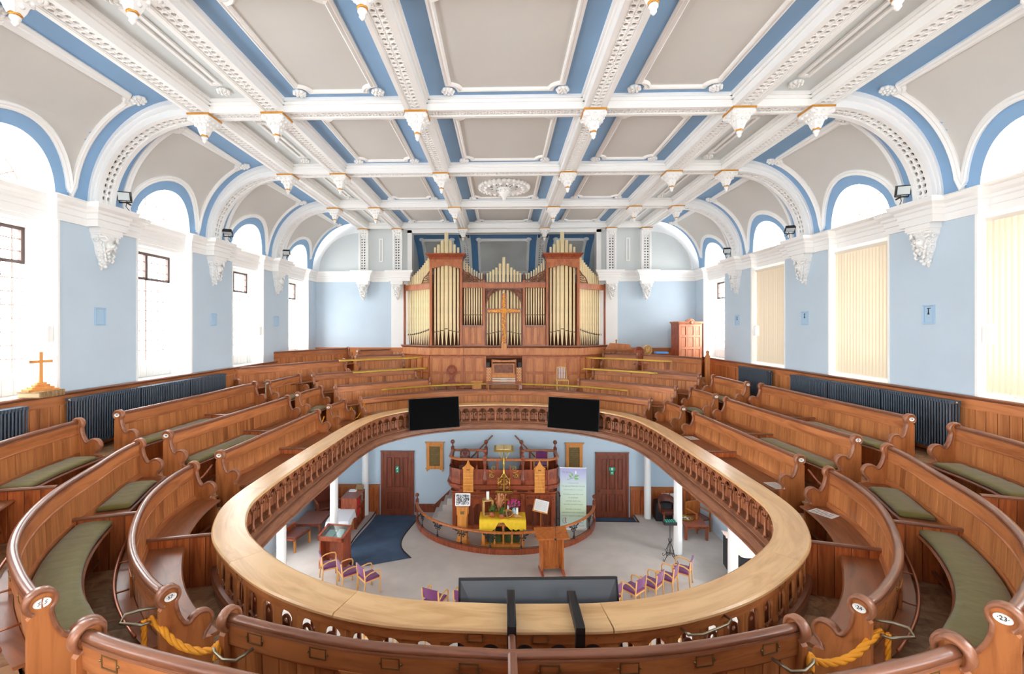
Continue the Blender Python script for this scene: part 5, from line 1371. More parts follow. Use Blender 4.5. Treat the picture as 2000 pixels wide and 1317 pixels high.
def panelled(par, x0, x1, ztop, zbot, n, rows, yf, T=None, archtop=True, mat=M_ORG, mat2=M_ORG2, st=0.07, name='panel_frame'):
    """framed panelling in real relief: rails and stiles with arched sunk panels; front at y=yf facing -y"""
    m = MB(); w = (x1 - x0 - st * (n + 1)) / n
    for i in range(n + 1): a = x0 + i * (w + st); m.box(a, a + st, yf - 0.012, yf + 0.03, zbot, ztop)
    zs = [ztop] + rows + [zbot]
    for z in zs[:1]: m.box(x0, x1, yf - 0.013, yf + 0.029, z - st, z)
    for z in zs[1:-1]: m.box(x0, x1, yf - 0.013, yf + 0.029, z - st / 2, z + st / 2)
    m.box(x0, x1, yf - 0.013, yf + 0.029, zbot, zbot + st); fr = m.build(name, mat, par)
    if T is not None: fr.matrix_local = T
    for i in range(n):
        cx = x0 + st + w / 2 + i * (w + st)
        for j in range(len(zs) - 1):
            zt = zs[j] - (st if j == 0 else st / 2); zb = zs[j + 1] + (st if j == len(zs) - 2 else st / 2)
            m = MB(); m.box(cx - w / 2 - .004, cx + w / 2 + .004, yf + 0.02, yf + 0.028, zb, zt)
            if j == 0 and archtop:
                m.prism(arch_pts(cx, zb + 0.03, zt - 0.02, w * 0.72), yf + 0.010, yf + 0.02, 'y')
            else: m.bbox(cx - w / 2 + 0.012, cx + w / 2 - 0.012, yf + 0.014, yf + 0.02, zb + 0.012, zt - 0.012, 0.004)
            o = m.build('panel', mat2, par)
            if T is not None: o.matrix_local = T
FLR = FL[3] - 0.1
# dark interior
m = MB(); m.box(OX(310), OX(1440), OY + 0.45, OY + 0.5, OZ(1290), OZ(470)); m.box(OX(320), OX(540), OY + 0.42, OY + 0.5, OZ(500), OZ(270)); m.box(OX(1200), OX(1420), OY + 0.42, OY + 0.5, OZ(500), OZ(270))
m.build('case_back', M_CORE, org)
# base mouldings (impost) follow the plan of the case
def impost(prof, nm, mat, dx=0):
    P = [(-3.64, 16.38), (-2.54, OY), (OX(555), OY), (OX(555), OY + 0.04), (OX(1183), OY + 0.04), (OX(1183), OY), (2.56, OY), (3.64, 16.38)]
    m = MB(); m.sweep(P, [(-u, z) for u, z in prof]); return m.build(nm, mat, org)
zt, zb = OZ(950), OZ(1030)
impost([(-0.1, zt + 0.005), (0.10, zt + 0.005), (0.10, zt - 0.02), (0.07, zt - 0.04), (0.05, zt - 0.075), (-0.1, zt - 0.075)], 'impost_cornice', M_DARK)
impost([(-0.08, zt - 0.075), (0.03, zt - 0.075), (0.03, zb + 0.06), (-0.08, zb + 0.06)], 'frieze_board', M_ORG2)
impost([(-0.08, zb + 0.06), (0.06, zb + 0.06), (0.06, zb + 0.03), (0.02, zb), (-0.08, zb)], 'frieze_moulding', M_ORG)
# lower panelled case
panelled(org, OX(307), OX(560), zb, FLR, 3, [OZ(1155)], OY + 0.0)
panelled(org, OX(560), OX(728), zb, FLR, 2, [OZ(1155)], OY + 0.03)
panelled(org, OX(1012), OX(1180), zb, FLR, 2, [OZ(1155)], OY + 0.03)
panelled(org, OX(1180), OX(1435), zb, FLR, 3, [OZ(1155)], OY + 0.0)
for s in (-1, 1):
    L = math.hypot(1.10, 0.88); an = math.atan2(0.88, 1.10)
    T = TM(-3.64, 16.38, 0, -an) if s < 0 else TM(2.54, OY, 0, an)
    panelled(org, 0.0, L, zb, FLR, 4, [OZ(1155)], 0.0, T=T, st=0.06)
for x in (722, 1006): obox(org, 'console_post', x, x + 12, 1030, 1300, -0.02, 0.06)
# upper structure posts
for x in (307, 537, 1185, 1417):
    obox(org, 'tower_post', x, x + 18, 300, 950, -0.05, 0.14)
for x in (708, 1010):
    obox(org, 'inner_post', x, x + 18, 455, 950, 0.0, 0.12)
    m = MB(); m.lathe([(0.03, 0), (0.035, 0.04), (0.02, 0.06), (0.04, 0.1), (0.035, 0.14), (0.012, 0.18), (0.02, 0.2), (0.006, 0.26)], 8, OX(x + 9), OY + 0.06)
    m.v = [(a, b, c + OZ(455)) for a, b, c in m.v]; m.build('finial', M_CARVE, org)
for x0 in (307, 1185):
    x1 = x0 + 248
    m = MB(); a, b = OX(x0), OX(x1)
    P = [(a, OY + 0.4), (a, OY - 0.06), (b, OY - 0.06), (b, OY + 0.4)]
    m.sweep(P, [(-u, z) for u, z in [(-0.05, OZ(300)), (0.0, OZ(300)), (0.02, OZ(285)), (0.05, OZ(278)), (0.09, OZ(268)), (0.12, OZ(264)), (0.12, OZ(257)), (-0.05, OZ(257))]]); m.box(a, b, OY - 0.05, OY + 0.4, OZ(268), OZ(258))
    m.build('tower_cornice', M_REDW, org)
    obox(org, 'tower_frieze', x0, x1, 285, 322, -0.055, 0.1)
    # shaped lintel
    n = 20; pts = [(a, OZ(320)), (a, OZ(362))]
    for i in range(n + 1):
        t = i / n; xx = a + 0.07 + (b - a - 0.14) * t; u = abs(2 * t - 1)
        zz = OZ(365) + (0.095 * math.cos(min(1, u / 0.62) * PI / 2) ** 0.7 if u < 0.62 else 0) + (0.02 if 0.55 < u < .8 else 0)
        pts.append((xx, zz))
    pts += [(b, OZ(362)), (b, OZ(320))]
    m = MB(); m.prism(pts, OY - 0.045, OY + 0.03, 'y'); m.build('shaped_lintel', M_ORG, org)
    c = x0 + 124
    for dx, w, yt, ym in ((-87, 17, 205, 848), (-60, 23, 183, 842), (-31, 26, 153, 836), (0, 31, 92, 823), (32, 26, 153, 836), (62, 22, 183, 842), (90, 17, 205, 848)):
        pipe(c + dx, OY + 0.1, w, yt, ym, 947, org)
# small inner flats
for x0, x1, sgn in ((560, 708, 1), (1030, 1180, -1)):
    obox(org, 'flat_header', x0 - 4, x1 + 2, 472, 512, -0.0, 0.1)
    m = MB(); m.box(OX(x0), OX(x1), OY - 0.03, OY + 0.1, OZ(478), OZ(470)); m.build('header_moulding', M_DARK, org)
    obox(org, 'flat_sill', x0 - 4, x1 + 2, 795, 803, -0.03, 0.15, M_DARK)
    panelled(org, OX(x0 - 4), OX(x1 + 2), OZ(803), OZ(948), 3, [], OY + 0.02, st=0.055)
    tops = [298, 328, 348, 362, 375, 386, 399, 402]
    for i in range(8):
        xx = x0 + 9 + i * (x1 - x0 - 18) / 7; yt = tops[i if sgn > 0 else 7 - i]
        pipe(xx, OY + 0.12, 12, yt, 718, 795, org)
    # carved fretwork bracket
    m = MB(); n = 14
    xa, xb = (x0, x1) if sgn > 0 else (x1, x0)
    def topy(t): return 375 + 78 * min(1, t * 1.15) ** 0.8 + 5 * math.sin(t * 16)
    for i in range(n):
        t0, t1 = i / n, (i + 1) / n
    pts3 = []
    top = [(xa + (xb - xa) * i / n, topy(i / n)) for i in range(n + 1)]
    m.tube([(OX(x), OY - 0.005, OZ(y)) for x, y in top], 0.022, 6)
    m.tube([(OX(xa + 3 * sgn), OY - 0.005, OZ(y)) for y in (375, 420, 468)], 0.02, 6)
    for i in range(n - 2):
        x = xa + (xb - xa) * (i + .5) / n; yt = topy((i + .5) / n)
        yy = yt + 14
        while yy < 466:
            rr = 7.5; k0 = random.uniform(0, 6)
            m.tube([(OX(x + rr * (1 - k / 14) * math.cos(k0 + k * 0.75)), OY - 0.005 + 0.004 * (k % 2), OZ(yy + rr * (1 - k / 14) * math.sin(k0 + k * 0.75))) for k in range(9)], 0.010, 4)
            m.tube([(OX(x), OY, OZ(yy)), (OX(x + 7), OY, OZ(yy + 9))], 0.009, 4); yy += 15
    m.build('carved_bracket', M_CARVE, org)
# centre flat with round arch
obox(org, 'centre_header', 726, 1010, 474, 516, -0.0, 0.1)
m = MB(); m.box(OX(722), OX(1014), OY - 0.04, OY + 0.1, OZ(480), OZ(471)); m.box(OX(722), OX(1014), OY - 0.02, OY + 0.1, OZ(520), OZ(514)); m.build('header_moulding', M_DARK, org)
cx = OX(868); R_ = OX(1003) - cx; zc = OZ(655); n = 24
arc = [(cx + R_ * math.cos(PI * i / n), zc + R_ * 0.97 * math.sin(PI * i / n)) for i in range(n + 1)]
m = MB()
for i in range(n):
    a, b = arc[i], arc[i + 1]; zt2 = OZ(516)
    m.add([(a[0], OY + .01, a[1]), (b[0], OY + .01, b[1]), (b[0], OY + .01, zt2), (a[0], OY + .01, zt2), (a[0], OY + .05, a[1]), (b[0], OY + .05, b[1])], [(0, 1, 2, 3), (0, 4, 5, 1)])
m.tube([(x, OY, z) for x, z in arc], 0.022, 6)
m.box(cx - R_ - 0.02, cx - R_ + 0.02, OY - .01, OY + .03, OZ(948), zc); m.box(cx + R_ - 0.02, cx + R_ + 0.02, OY - .01, OY + .03, OZ(948), zc)
for s in (-1, 1):
    for q in range(9):
        xx, zz = cx + s * (R_ * (0.98 - 0.055 * q)), OZ(530 + (6 * ((q * 3) % 4)))
        m.tube([(xx + 0.035 * (1 - k / 12) * math.cos(k * .8 + q), OY - 0.002, zz + 0.035 * (1 - k / 12) * math.sin(k * .8 + q)) for k in range(8)], 0.008, 4)
    for q in range(4):
        xx, zz = cx + s * (R_ * 0.94), OZ(560 + 16 * q)
        m.tube([(xx + 0.03 * (1 - k / 12) * math.cos(k * .8 + q), OY - 0.002, zz + 0.03 * (1 - k / 12) * math.sin(k * .8 + q)) for k in range(8)], 0.008, 4)
m.build('carved_arch', M_CARVE, org)
cent = [(743, 16, 400, 862), (766, 17, 390, 858), (788, 18, 374, 853), (812, 18, 358, 848), (839, 21, 328, 842), (868, 24, 279, 838), (898, 21, 328, 842), (925, 18, 358, 848), (949, 18, 374, 853), (972, 17, 390, 858), (994, 16, 400, 862)]
for x, w, yt, ym in cent: pipe(x, OY + 0.13, w, yt, ym, 947, org)
# splayed side flats
for s in (-1, 1):
    T = TM(-3.60, 16.36, 0, -an) if s < 0 else TM(2.54, OY, 0, an)
    m = MB(); m.box(0, L - 0.03, 0.0, 0.09, OZ(520), OZ(478)); m.box(0, L - 0.03, -0.02, 0.1, OZ(484), OZ(478)); o = m.build('side_header', M_ORG, org); o.matrix_local = T
    m = MB(); xx = 0.0 if s < 0 else L - 0.08; m.box(xx, xx + 0.06, -0.02, 0.1, OZ(950), OZ(470)); o = m.build('side_post', M_REDW, org); o.matrix_local = T
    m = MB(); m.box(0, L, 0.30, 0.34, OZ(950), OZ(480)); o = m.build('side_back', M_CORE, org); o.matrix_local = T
    np_ = 13
    for i in range(np_):
        u = 0.12 + (L - 0.24) * (i / (np_ - 1)) ** 0.9; u = u if s < 0 else L - u
        w = 12.5 + 5.5 * i / (np_ - 1); yt = 445 - 22 * i ** 0.4 - 120 * (i / (np_ - 1)) ** 1.6; ym = 872 - 46 * (i / (np_ - 1)) ** 1.6
        pipe(u, 0, w, yt, ym, 947, org, T=T @ Matrix.Translation((0, 0.1, 0)), gilt=True)
    m = MB(); a0 = L - 0.02 if s < 0 else 0.02; sg2 = -1 if s < 0 else 1
    for q in range(26):
        ux = (q % 6) * 0.06 + 0.03; uz = (q // 6) * 0.075 + 0.03
        if ux / 0.42 + uz / 0.42 > 1.05: continue
        m.tube([(a0 + sg2 * (ux + 0.03 * (1 - k / 12) * math.cos(k * .8 + q)), -0.01, OZ(478) + uz + 0.03 * (1 - k / 12) * math.sin(k * .8 + q)) for k in range(8)], 0.010, 4)
    m.tube([(a0, -0.01, OZ(478) + 0.42), (a0 + sg2 * 0.12, -0.01, OZ(478) + 0.3), (a0 + sg2 * 0.3, -0.01, OZ(478) + 0.2), (a0 + sg2 * 0.42, -0.01, OZ(478))], 0.02, 6)
    o = m.build('carved_bracket', M_CARVE, org); o.matrix_local = T
# console
con = empty('organ_console', parent=org)
def cb(nm, x0, x1, y0, y1, d0, d1, mat): return obox(con, nm, x0, x1, y0, y1, d0, d1, mat)
cx0, cx1 = 735, 1003
cb('console_body', 735, 1003, 1225, 1300, -0.25, 0.1, M_OAKL)
cb('key_desk', 733, 1005, 1217, 1226, -0.42, 0.1, M_ORG)
for x0, x1 in ((736, 776), (962, 1001)):
    j = cb('stop_jamb', x0, x1, 1113, 1217, -0.1, 0.1, M_OAKL)
    m = MB()
    for r in range(9):
        for c in range(4):
            if (r + c) % 2: continue
            m.lathe([(0.006, 0), (0.006, 0.03), (0.013, 0.032), (0.013, 0.045)], 6)
            k = len(m.v) - 24
            for q in range(k, len(m.v)): v = m.v[q]; m.v[q] = (OX(x0 + 7 + c * 8.5) + v[0], OY - 0.1 - v[2], OZ(1207 - r * 10.5 - (4 if r > 4 else 0)) + v[1])
    m.build('stop_knobs', M_ENAM, j)['kind'] = 'stuff'
cb('music_desk', 782, 950, 1083, 1163, -0.06, 0.02, M_ORG2)
m = MB(); m.bbox(OX(797), OX(937), OY - 0.075, OY - 0.06, OZ(1153), OZ(1092), 0.008); m.build('desk_panel', M_CARVE, con)
cb('fall_board', 778, 955, 1163, 1190, -0.12, 0.02, M_OAKL)
m = MB(); m.prism([(OX(780), OZ(1073)), (OX(958), OZ(1073))] + [(OX(958 - 178 * i / 8), OZ(1053 + 7 * math.sin(PI * i / 8))) for i in range(9)], OY - 0.12, OY - 0.02, 'y'); m.build('lamp_pelmet', M_ORG2, con)
for x in (776, 955): cb('cheek', x, x + 6, 1055, 1217, -0.14, 0.1, M_ORG)
for k, y in enumerate((1191, 1204)):
    kb = cb('keyboard', 783, 953, y, y + 8, -0.30 + 0.12 * (1 - k), 0.0, M_ENAM)
    m = MB()
    for q in range(43):
        if q % 7 in (2, 6): continue
        xx = OX(783) + (q + 1) * (OX(953) - OX(783)) / 44; m.box(xx - 0.004, xx + 0.004, OY - 0.28 + 0.12 * (1 - k), OY - 0.02, OZ(y), OZ(y) + 0.008)
    m.build('black_keys', M_BLACK, kb)['kind'] = 'stuff'
    cb('key_slip', 783, 953, y + 7, y + 12, -0.305 + 0.12 * (1 - k), 0.0, M_OAKL)
    m = MB()
    for q in range(7): m.cyl(0, 0, 0, 0.012, 0.008, 6); n0 = len(m.v) - 12; m.v[n0:] = [(OX(848 + q * 6) + a, OY - 0.31 + 0.12 * (1 - k) - c, OZ(y + 9) + b) for a, b, c in m.v[n0:]]
    m.build('pistons', M_ENAM, kb)
cb('kneeboard', 750, 985, 1226, 1300, -0.05, 0.05, M_ORG)
cb('recess_top', 733, 1005, 1030, 1045, 0.0, 0.4, M_CORE)
for x in (737, 975): cb('side_speaker', x, x + 25, 1075, 1110, -0.02, 0.08, M_BLACK)
for x in (833, ): cb('metal_plate', x, x + 62, 1227, 1233, -0.27, -0.24, M_STEEL)
bn = empty('organ_bench', 'dark wooden organ bench in front of the organ manuals', 'bench', (0.0, OY - 0.62, 0))
m = MB(); m.bbox(-0.56, 0.56, -0.15, 0.15, 5.0, 5.04); m.build('seat', M_DARK, bn)
for s in (-1, 1): m = MB(); m.box(s * 0.5 - 0.02, s * 0.5 + 0.02, -0.13, 0.13, FLR, 5.0); m.build('leg', M_ORG, bn)
# cross of golden chips on the organ
cr = empty('mosaic_cross', 'large cross studded with golden chips fixed on the front of the organ', 'cross')
m = MB(); y0 = OY - 0.05
m.box(OX(848), OX(889), y0 - 0.03, y0, OZ(980), OZ(558)); m.box(OX(745), OX(990), y0 - 0.029, y0, OZ(706), OZ(672)); m.build('backing_board', M_REDW, cr)
m = MB(); m.box(OX(848), OX(889), y0 - 0.06, y0 - 0.03, OZ(980), OZ(932)); m.build('foot_block', M_OAKL, cr)
M_CHIP = plain('golden_chips', (244, 170, 50), 0.4, noise=0.3, nscale=30)
m = MB()
def chip(x, y):
    s_ = random.uniform(0.013, 0.022); T = Matrix.Translation((OX(x), y0 - 0.04, OZ(y))) @ Matrix.Rotation(random.uniform(0, 3), 4, 'Y') @ Matrix.Rotation(random.uniform(-.5, .5), 4, 'X')
    m.cbox(0, 0, 0, s_ * 1.6, s_ * 1.2, s_, 0, T)
for y in range(566, 930, 4):
    hwid = 5 + 10 * min(1, (y - 560) / 130) if y < 690 else 13
    for _ in range(4): chip(868 + random.uniform(-hwid, hwid), y + random.uniform(-2, 2))
for x in range(750, 988, 4):
    hwid = 5 + 10 * (1 - min(1, abs(x - 868) / 115))
    for _ in range(4): chip(x, 689 + random.uniform(-hwid, hwid))
m.build('golden_chips', M_CHIP, cr)['kind'] = 'stuff'
# things beside the console
sw = empty('wooden_pedestal_box', 'small light wooden box stand left of the organ console', 'stand', (OX(670), OY - 0.35, 0))
m = MB(); m.bbox(-0.16, 0.16, -0.12, 0.12, FLR, OZ(1215)); m.build('body', M_OAKL, sw); m = MB(); m.bbox(-0.2, 0.2, -0.15, 0.15, OZ(1215), OZ(1203)); m.build('top', M_ORG2, sw)
def round_chair(name, lab, x, y, z, rz, mat, h=1.0):
    t = empty(name, lab, 'chair', (x, y, z), rz)
    m = MB(); m.bbox(-.22, .22, -.2, .2, 0.42, 0.46, .02); m.build('seat', mat, t)
    for a in (-1, 1):
        for b in (-1, 1): m = MB(); m.lathe([(0.02, 0), (0.026, 0.1), (0.018, 0.15), (0.028, 0.25), (0.02, 0.42)], 8, a * .18, b * .16); m.build('leg', mat, t)
    bk = empty('backrest', parent=t); zc = 0.42 + h * 0.42
    m = MB(); r = 0.16
    m.tube([(r * math.cos(k * PI / 12), 0.19, zc + r * math.sin(k * PI / 12)) for k in range(24)], 0.026, 6, closed=True)
    m.tube([((r - .045) * math.cos(k * PI / 12), 0.19, zc + (r - .045) * math.sin(k * PI / 12)) for k in range(24)], 0.01, 5, closed=True); m.build('ring', mat, bk)
    m = MB(); m.prism([(-.07, zc + .08), (0, zc + .06), (.07, zc + .08), (.08, zc), (.05, zc - .06), (0, zc - .1), (-.05, zc - .06), (-.08, zc)], .18, .2, 'y')
    for k in range(4): a = PI / 4 + k * PI / 2; m.tube([(.06 * math.cos(a), .19, zc + .06 * math.sin(a)), (.14 * math.cos(a), .19, zc + .14 * math.sin(a))], .012, 5)
    m.build('shield_splat', mat, bk)
    m = MB(); m.prism([(-.12, .46), (.12, .46), (.09, .52), (.06, .56), (.1, zc - r + .02), (-.1, zc - r + .02), (-.06, .56), (-.09, .52)], .17, .21, 'y'); m.build('back_base', mat, bk)
    return t
round_chair('hall_chair', 'dark hall chair with round shield back before the organ panels, left', OX(478), OY - 0.35, FLR - 0.22, PI * 0, M_REDW, 1.0)
round_chair('hall_chair', 'dark hall chair with round shield back between two far right pews', 4.62, 15.5, 5.19, 0, M_REDW, 1.0)
round_chair('hall_chair', 'pale wood hall chair with round shield back near the far right corner', 5.05, 15.85, 5.19, 0.2, M_PALEW, 1.1)
sc = empty('slat_back_chair', 'light wooden chair with white slats right of the organ console', 'chair', (OX(1295), OY - 0.35, FLR - 0.1))
m = MB(); m.bbox(-.2, .2, -.2, .18, .42, .46, .02); m.build('seat', M_PALEW, sc)
for a in (-1, 1):
    m = MB(); m.tube([(a * .17, .19, 0), (a * .17, .19, .46), (a * .155, .22, .82)], .015, 6); m.build('back_post', M_PALEW, sc); m = MB(); m.box(a * .18 - .015, a * .18 + .015, -.19, -.16, 0, .42); m.build('leg', M_PALEW, sc)
m = MB(); m.prism([(-.17, .80), (-.16, .84), (0, .87), (.16, .84), (.17, .80), (0, .83)], .205, .225, 'y'); m.build('top_rail', M_PALEW, sc)
for k in range(5): m = MB(); m.box(-.11 + k * .055 - .012, -.11 + k * .055 + .012, .205, .215, .46, .835); m.build('slat', M_PAPER, sc)
for k, (dx, h, mt) in enumerate([(0.0, 0.16, M_PAPER), (0.035, 0.19, M_PAPER), (0.06, .17, M_RED)]):
    m = MB(); m.bbox(OX(985) + dx, OX(985) + dx + .028, OY - .45, OY - .28, OZ(1262), OZ(1262) + h, .003); o = m.build('music_book', mt)
    tag(o, ['white thin music book right of the console bench', 'tall white music book beside the organ pedals', 'red edged music book beside the organ pedals'][k], 'book')
# ================================================================ CUPBOARD and far-corner bits
cu = empty('carved_cupboard', 'tall carved wooden cupboard with round crest in the far right corner', 'cupboard', (6.22, 15.72, 5.19), 0.16); cu.scale = (1, 1, .86)
m = MB(); m.box(4.4, WX, 15.3, YF, FL[3] - .02, 5.19); m.build('floor_tier_5', M_FLOOR, kind='structure')
W2 = 0.41; D2 = 0.24; zt = 7.02 - FL[3]
m = MB(); m.box(-W2, W2, -D2, D2, 0, zt); m.build('carcass', M_REDW, cu)
M_CUPB = wood('cupboard_walnut', (190, 122, 86), (150, 88, 60), scale=(7, 7, 1.2), var=0.04)
m = MB(); zs = [0.35, 0.95, 1.5, 1.93, zt - .16]; xs = [-W2, -W2 + .08, -.17, -.1, .1, .17, W2 - .08, W2]
for a, b in ((0, 1), (2, 3), (4, 5), (6, 7)): m.box(xs[a], xs[b], -D2 - .025, -D2, 0, zt)
for z in [0.0, .55, 1.1, 1.56, zt - .14]: m.box(-W2, W2, -D2 - .024, -D2, z, z + (.09 if z < zt - .2 else .14))
m.build('door_frame', M_CUPB, cu)
for a, b in ((1, 2), (3, 4), (5, 6)):
    for z0, z1 in ((.09, .55), (.64, 1.1), (1.19, 1.56), (1.65, zt - .14)):
        m = MB(); m.bbox(xs[a] + .012, xs[b] - .012, -D2 - .012, -D2, z0 + .012, z1 - .012, .006); m.build('panel', M_CUPB, cu)
for z0, z1 in ((.09, .55), (.64, 1.1), (1.19, 1.56), (1.65, zt - .14)):
    for a, b in ((-D2 + .03, -.02), (.02, D2 - .03)): m = MB(); m.bbox(-W2 - .012, -W2, a, b, z0 + .012, z1 - .012, .004); m.build('side_panel', M_REDW, cu)
m = MB(); m.sweep([(-W2, D2), (-W2, -D2 - .02), (W2, -D2 - .02), (W2, D2)], [(0, zt - .05), (-.02, zt - .03), (-.06, zt + .02), (-.06, zt + .045), (0, zt + .045)]); m.box(-W2, W2, -D2, D2, zt, zt + .04)
for k in range(20): m.box(-W2 + .02 + k * .04, -W2 + .04 + k * .04, -D2 - .04, -D2 - .02, zt - .07, zt - .04)
m.build('cornice', M_CUPB, cu)
m = MB(); m.prism([(.17 * math.cos(PI * k / 14), zt - .03 + .19 * math.sin(PI * k / 14)) for k in range(15)], -D2 - .05, -D2 + .05, 'y')
for k in range(11): a = PI * (k + .5) / 11; m.cbox(.125 * math.cos(a), -D2 - .06, zt - .02 + .14 * math.sin(a), .018, .03, .018)
m.lathe([(.06, 0), (.065, .02), (.04, .035), (.045, .05), (.01, .055)], 14, T=TM(0, -D2 - .05, zt + .01, rx=PI / 2)); m.build('crest', M_CUPB, cu)
m = MB(); m.prism([(-.45, 0), (.45, 0), (.35, .16), (-.3, .2)], -.03, .03, 'y'); m.box(-.5, .5, -.2, .2, -.03, 0); o = m.build('music_desk_stand', M_END); o.location = (4.0, 15.95, 6.12); tag(o, 'folded wooden desk lid resting on the wall panelling right of the organ', 'desk')
m = MB(); m.bbox(-.2, .2, -.12, .12, 0, .05, .01); o = m.build('blue_folder', plain('blue_plastic', (60, 140, 210), .5)); o.location = (5.25, 15.35, 6.0); tag(o, 'bright blue folder lying on the far right pew ledge', 'folder')
m = MB(); m.cyl(0, 0, -.9, .14, .022, 8); m.ball(0, 0, .16, .03, 8); o = m.build('wooden_staff', M_END); o.location = (3.95, 16.1, 6.25); tag(o, 'short wooden staff end rising behind the pew right of the organ', 'staff')
# ================================================================ RADIATORS
def radiator(x, y0, y1, s, lab, ztop=5.78, zbot=5.02):
    t = empty('radiator', lab, 'radiator', (s * x, (y0 + y1) / 2, 0), PI / 2 if s < 0 else -PI / 2, 'anthracite column radiators')
    L = abs(y1 - y0); n = max(2, round(L / 0.046)); p = L / n
    if ('R', n > 0) not in UP:
        m = MB()
        for k in range(4): m.lathe([(0.0125, zbot + .03), (0.0125, ztop - .03)], 8, 0, -0.065 + k * 0.043, cap=False)
        m.box(-.016, .016, -0.083, 0.083, ztop - .045, ztop); m.box(-.016, .016, -0.083, 0.083, zbot, zbot + .045)
        UP[('R', n > 0)] = mesh_of(m, 'column_section', M_RAD)
    for i in range(n): link('column_section', UP[('R', True)], t, TM(-L / 2 + (i + .5) * p, 0, 0))
    for e in (-1, 1):
        m = MB(); m.tube([(e * (L / 2), 0.0, ztop - .025), (e * (L / 2 + .02), 0, ztop - .025)], .018, 8); m.build('end_cap', M_STEEL, t)
        m = MB(); m.box(e * (L / 2 - .1) - .02, e * (L / 2 - .1) + .02, -.07, .07, FL[3], zbot); m.build('foot', M_RAD, t)
    return t
RX = WX - 0.17
kx = RX / 6.8
for i, (a, b) in enumerate([(4.9, 6.26), (6.95, 8.24), (8.27, 9.58), (9.61, 10.85)]):
    radiator(RX, a * kx, b * kx, -1, ['dark radiator at the left edge of the view under the window with the cross', 'dark column radiator on the left wall, nearest of the three in a row', 'dark column radiator on the left wall, middle of the three in a row', 'dark column radiator on the left wall, farthest of the three in a row'][i])
for i, (a, b) in enumerate([(7.06, 8.33), (8.36, 9.66), (9.70, 10.92), (11.87, 13.28)]):
    radiator(RX, a * kx, b * kx, 1, ['dark column radiator on the right wall, nearest of the three in a row', 'dark column radiator on the right wall, middle of the three in a row', 'dark column radiator on the right wall, farthest of the three in a row', 'single dark radiator on the right wall behind the short pews'][i])
# ================================================================ WALL FITTINGS
wk = 6.8 / 6.8
M_FRB = plain('frame_blue_paint', (168, 198, 222), 0.6)
def wframe(s, y0, y1, z0, z1, lab, style):
    t = empty('wall_frame', lab, 'frame', (s * WX, (y0 + y1) / 2, (z0 + z1) / 2), PI / 2 if s < 0 else -PI / 2, 'pale blue painted wall frames')
    w, h = abs(y1 - y0) / 2, (z1 - z0) / 2
    # local -y faces the room
    m = MB(); m.sweep([(-w, -h), (w, -h), (w, h), (-w, h)], [(0, 0), (0.025, 0), (0.02, .018), (0.004, .022), (0, .015)], closed=True); m.v = [(x, -z, y) for x, y, z in m.v]; m.build('moulding', M_FRB, t)
    m = MB(); m.box(-w + .03, w - .03, -.006, .012, -h + .03, h - .03); m.build('panel', M_FRB, t)
    m = MB(); m.box(-.03, .03, -.012, -.006, h - .06, h - .05)
    if style: m.box(-.004, .0, -.018, -.006, .0, h - .05); m.prism([(-.012, .0), (.012, 0), (.0, .05)], -.02, -.006, 'y')
    m.build('hook', M_BLUE if not style else M_IRON, t)
    return t
for i, (a, b) in enumerate([(7.39, 7.604), (10.41, 10.62), (13.33, 13.61)]): wframe(-1, a, b, 6.9, 7.2, 'small pale blue frame on the left wall, %s pier from the viewer' % ['first', 'second', 'third'][i], False)
for i, (a, b) in enumerate([(7.41, 7.615), (10.41, 10.64), (13.38, 13.62)]): wframe(1, a, b, 6.92, 7.23, 'small pale blue frame with dark hook on the right wall, %s pier' % ['first', 'second', 'third'][i], True)
def jamb_box(s, y, lab, z0=6.64, z1=6.92):
    t = empty('wall_speaker', lab, 'speaker', (s * (WX + .14), y, 0), 0, 'white speakers in the window jambs')
    m = MB(); m.bbox(-.11, .11, -.14, .0, z0, z1, .03); m.build('cabinet', M_WSHINE, t)
    m = MB(); m.box(-.09, .09, -.146, -.14, z0 + .02, z1 - .02); m.build('grille', M_ENAM, t)
    m = MB(); m.tube([(0, 0, (z0 + z1) / 2), (s * .08, .02, (z0 + z1) / 2)], .012, 6); m.build('bracket', M_WSHINE, t)
jamb_box(-1, WINC[3] + WR - .0 - 2.985 * 0 - 2.985 + 2.985 - 0 if False else 6.76, 'white wall speaker in the near left window jamb above the small cross')
jamb_box(-1, 12.73, 'small white wall speaker in the third left window jamb')
jamb_box(1, 6.76, 'white wall speaker in the nearest right window jamb beside the blind')
jamb_box(1, 12.73, 'white wall speaker beside the closed blind on the right')
def flood(s, y, z, lab, aim):
    t = empty('floodlight', lab, 'floodlight', (s * 6.62, y, z), 0, 'small black floodlights on the cornice')
    m = MB(); T = TM(0, 0, .1, rz=s * -0.35, rx=0.3 + aim)
    m.box(-.1, .1, -.03, .03, -.08, .08, 0, T); m.box(-.085, .085, .03, .05, -.065, .065, 0, T); m.build('housing', M_BLACK, t)
    m = MB(); m.box(-.085, .085, -.034, -.03, -.065, .065, 0, T); m.build('lens', M_PALE, t)
    m = MB(); m.tube([(-.11, 0, .1), (-.11, .03, 0), (.11, .03, 0), (.11, 0, .1)], .012, 5); m.tube([(0, .03, 0), (0, .05, z * 0 - .0), (0, .14, -.02)], .014, 5); m.build('bracket', M_BLACK, t)
    m = MB(); m.tube([(0, .06, .05), (.04 * s, .08, -.06), (.02, .1, -.14), (.05, .12, -.2)], .006, 5); m.build('cable', M_BLACK, t)
for i, (y, nm) in enumerate([(7.76, 'nearest'), (10.74, 'middle'), (13.7, 'farthest')]):
    flood(-1, y, 9.05, 'black floodlight on the left cornice beside the %s arch rib' % nm, [0, 1.0, .5][i])
    flood(1, y, 9.05, 'black floodlight on the right cornice beside the %s arch rib' % nm, [0, .8, .5][i])
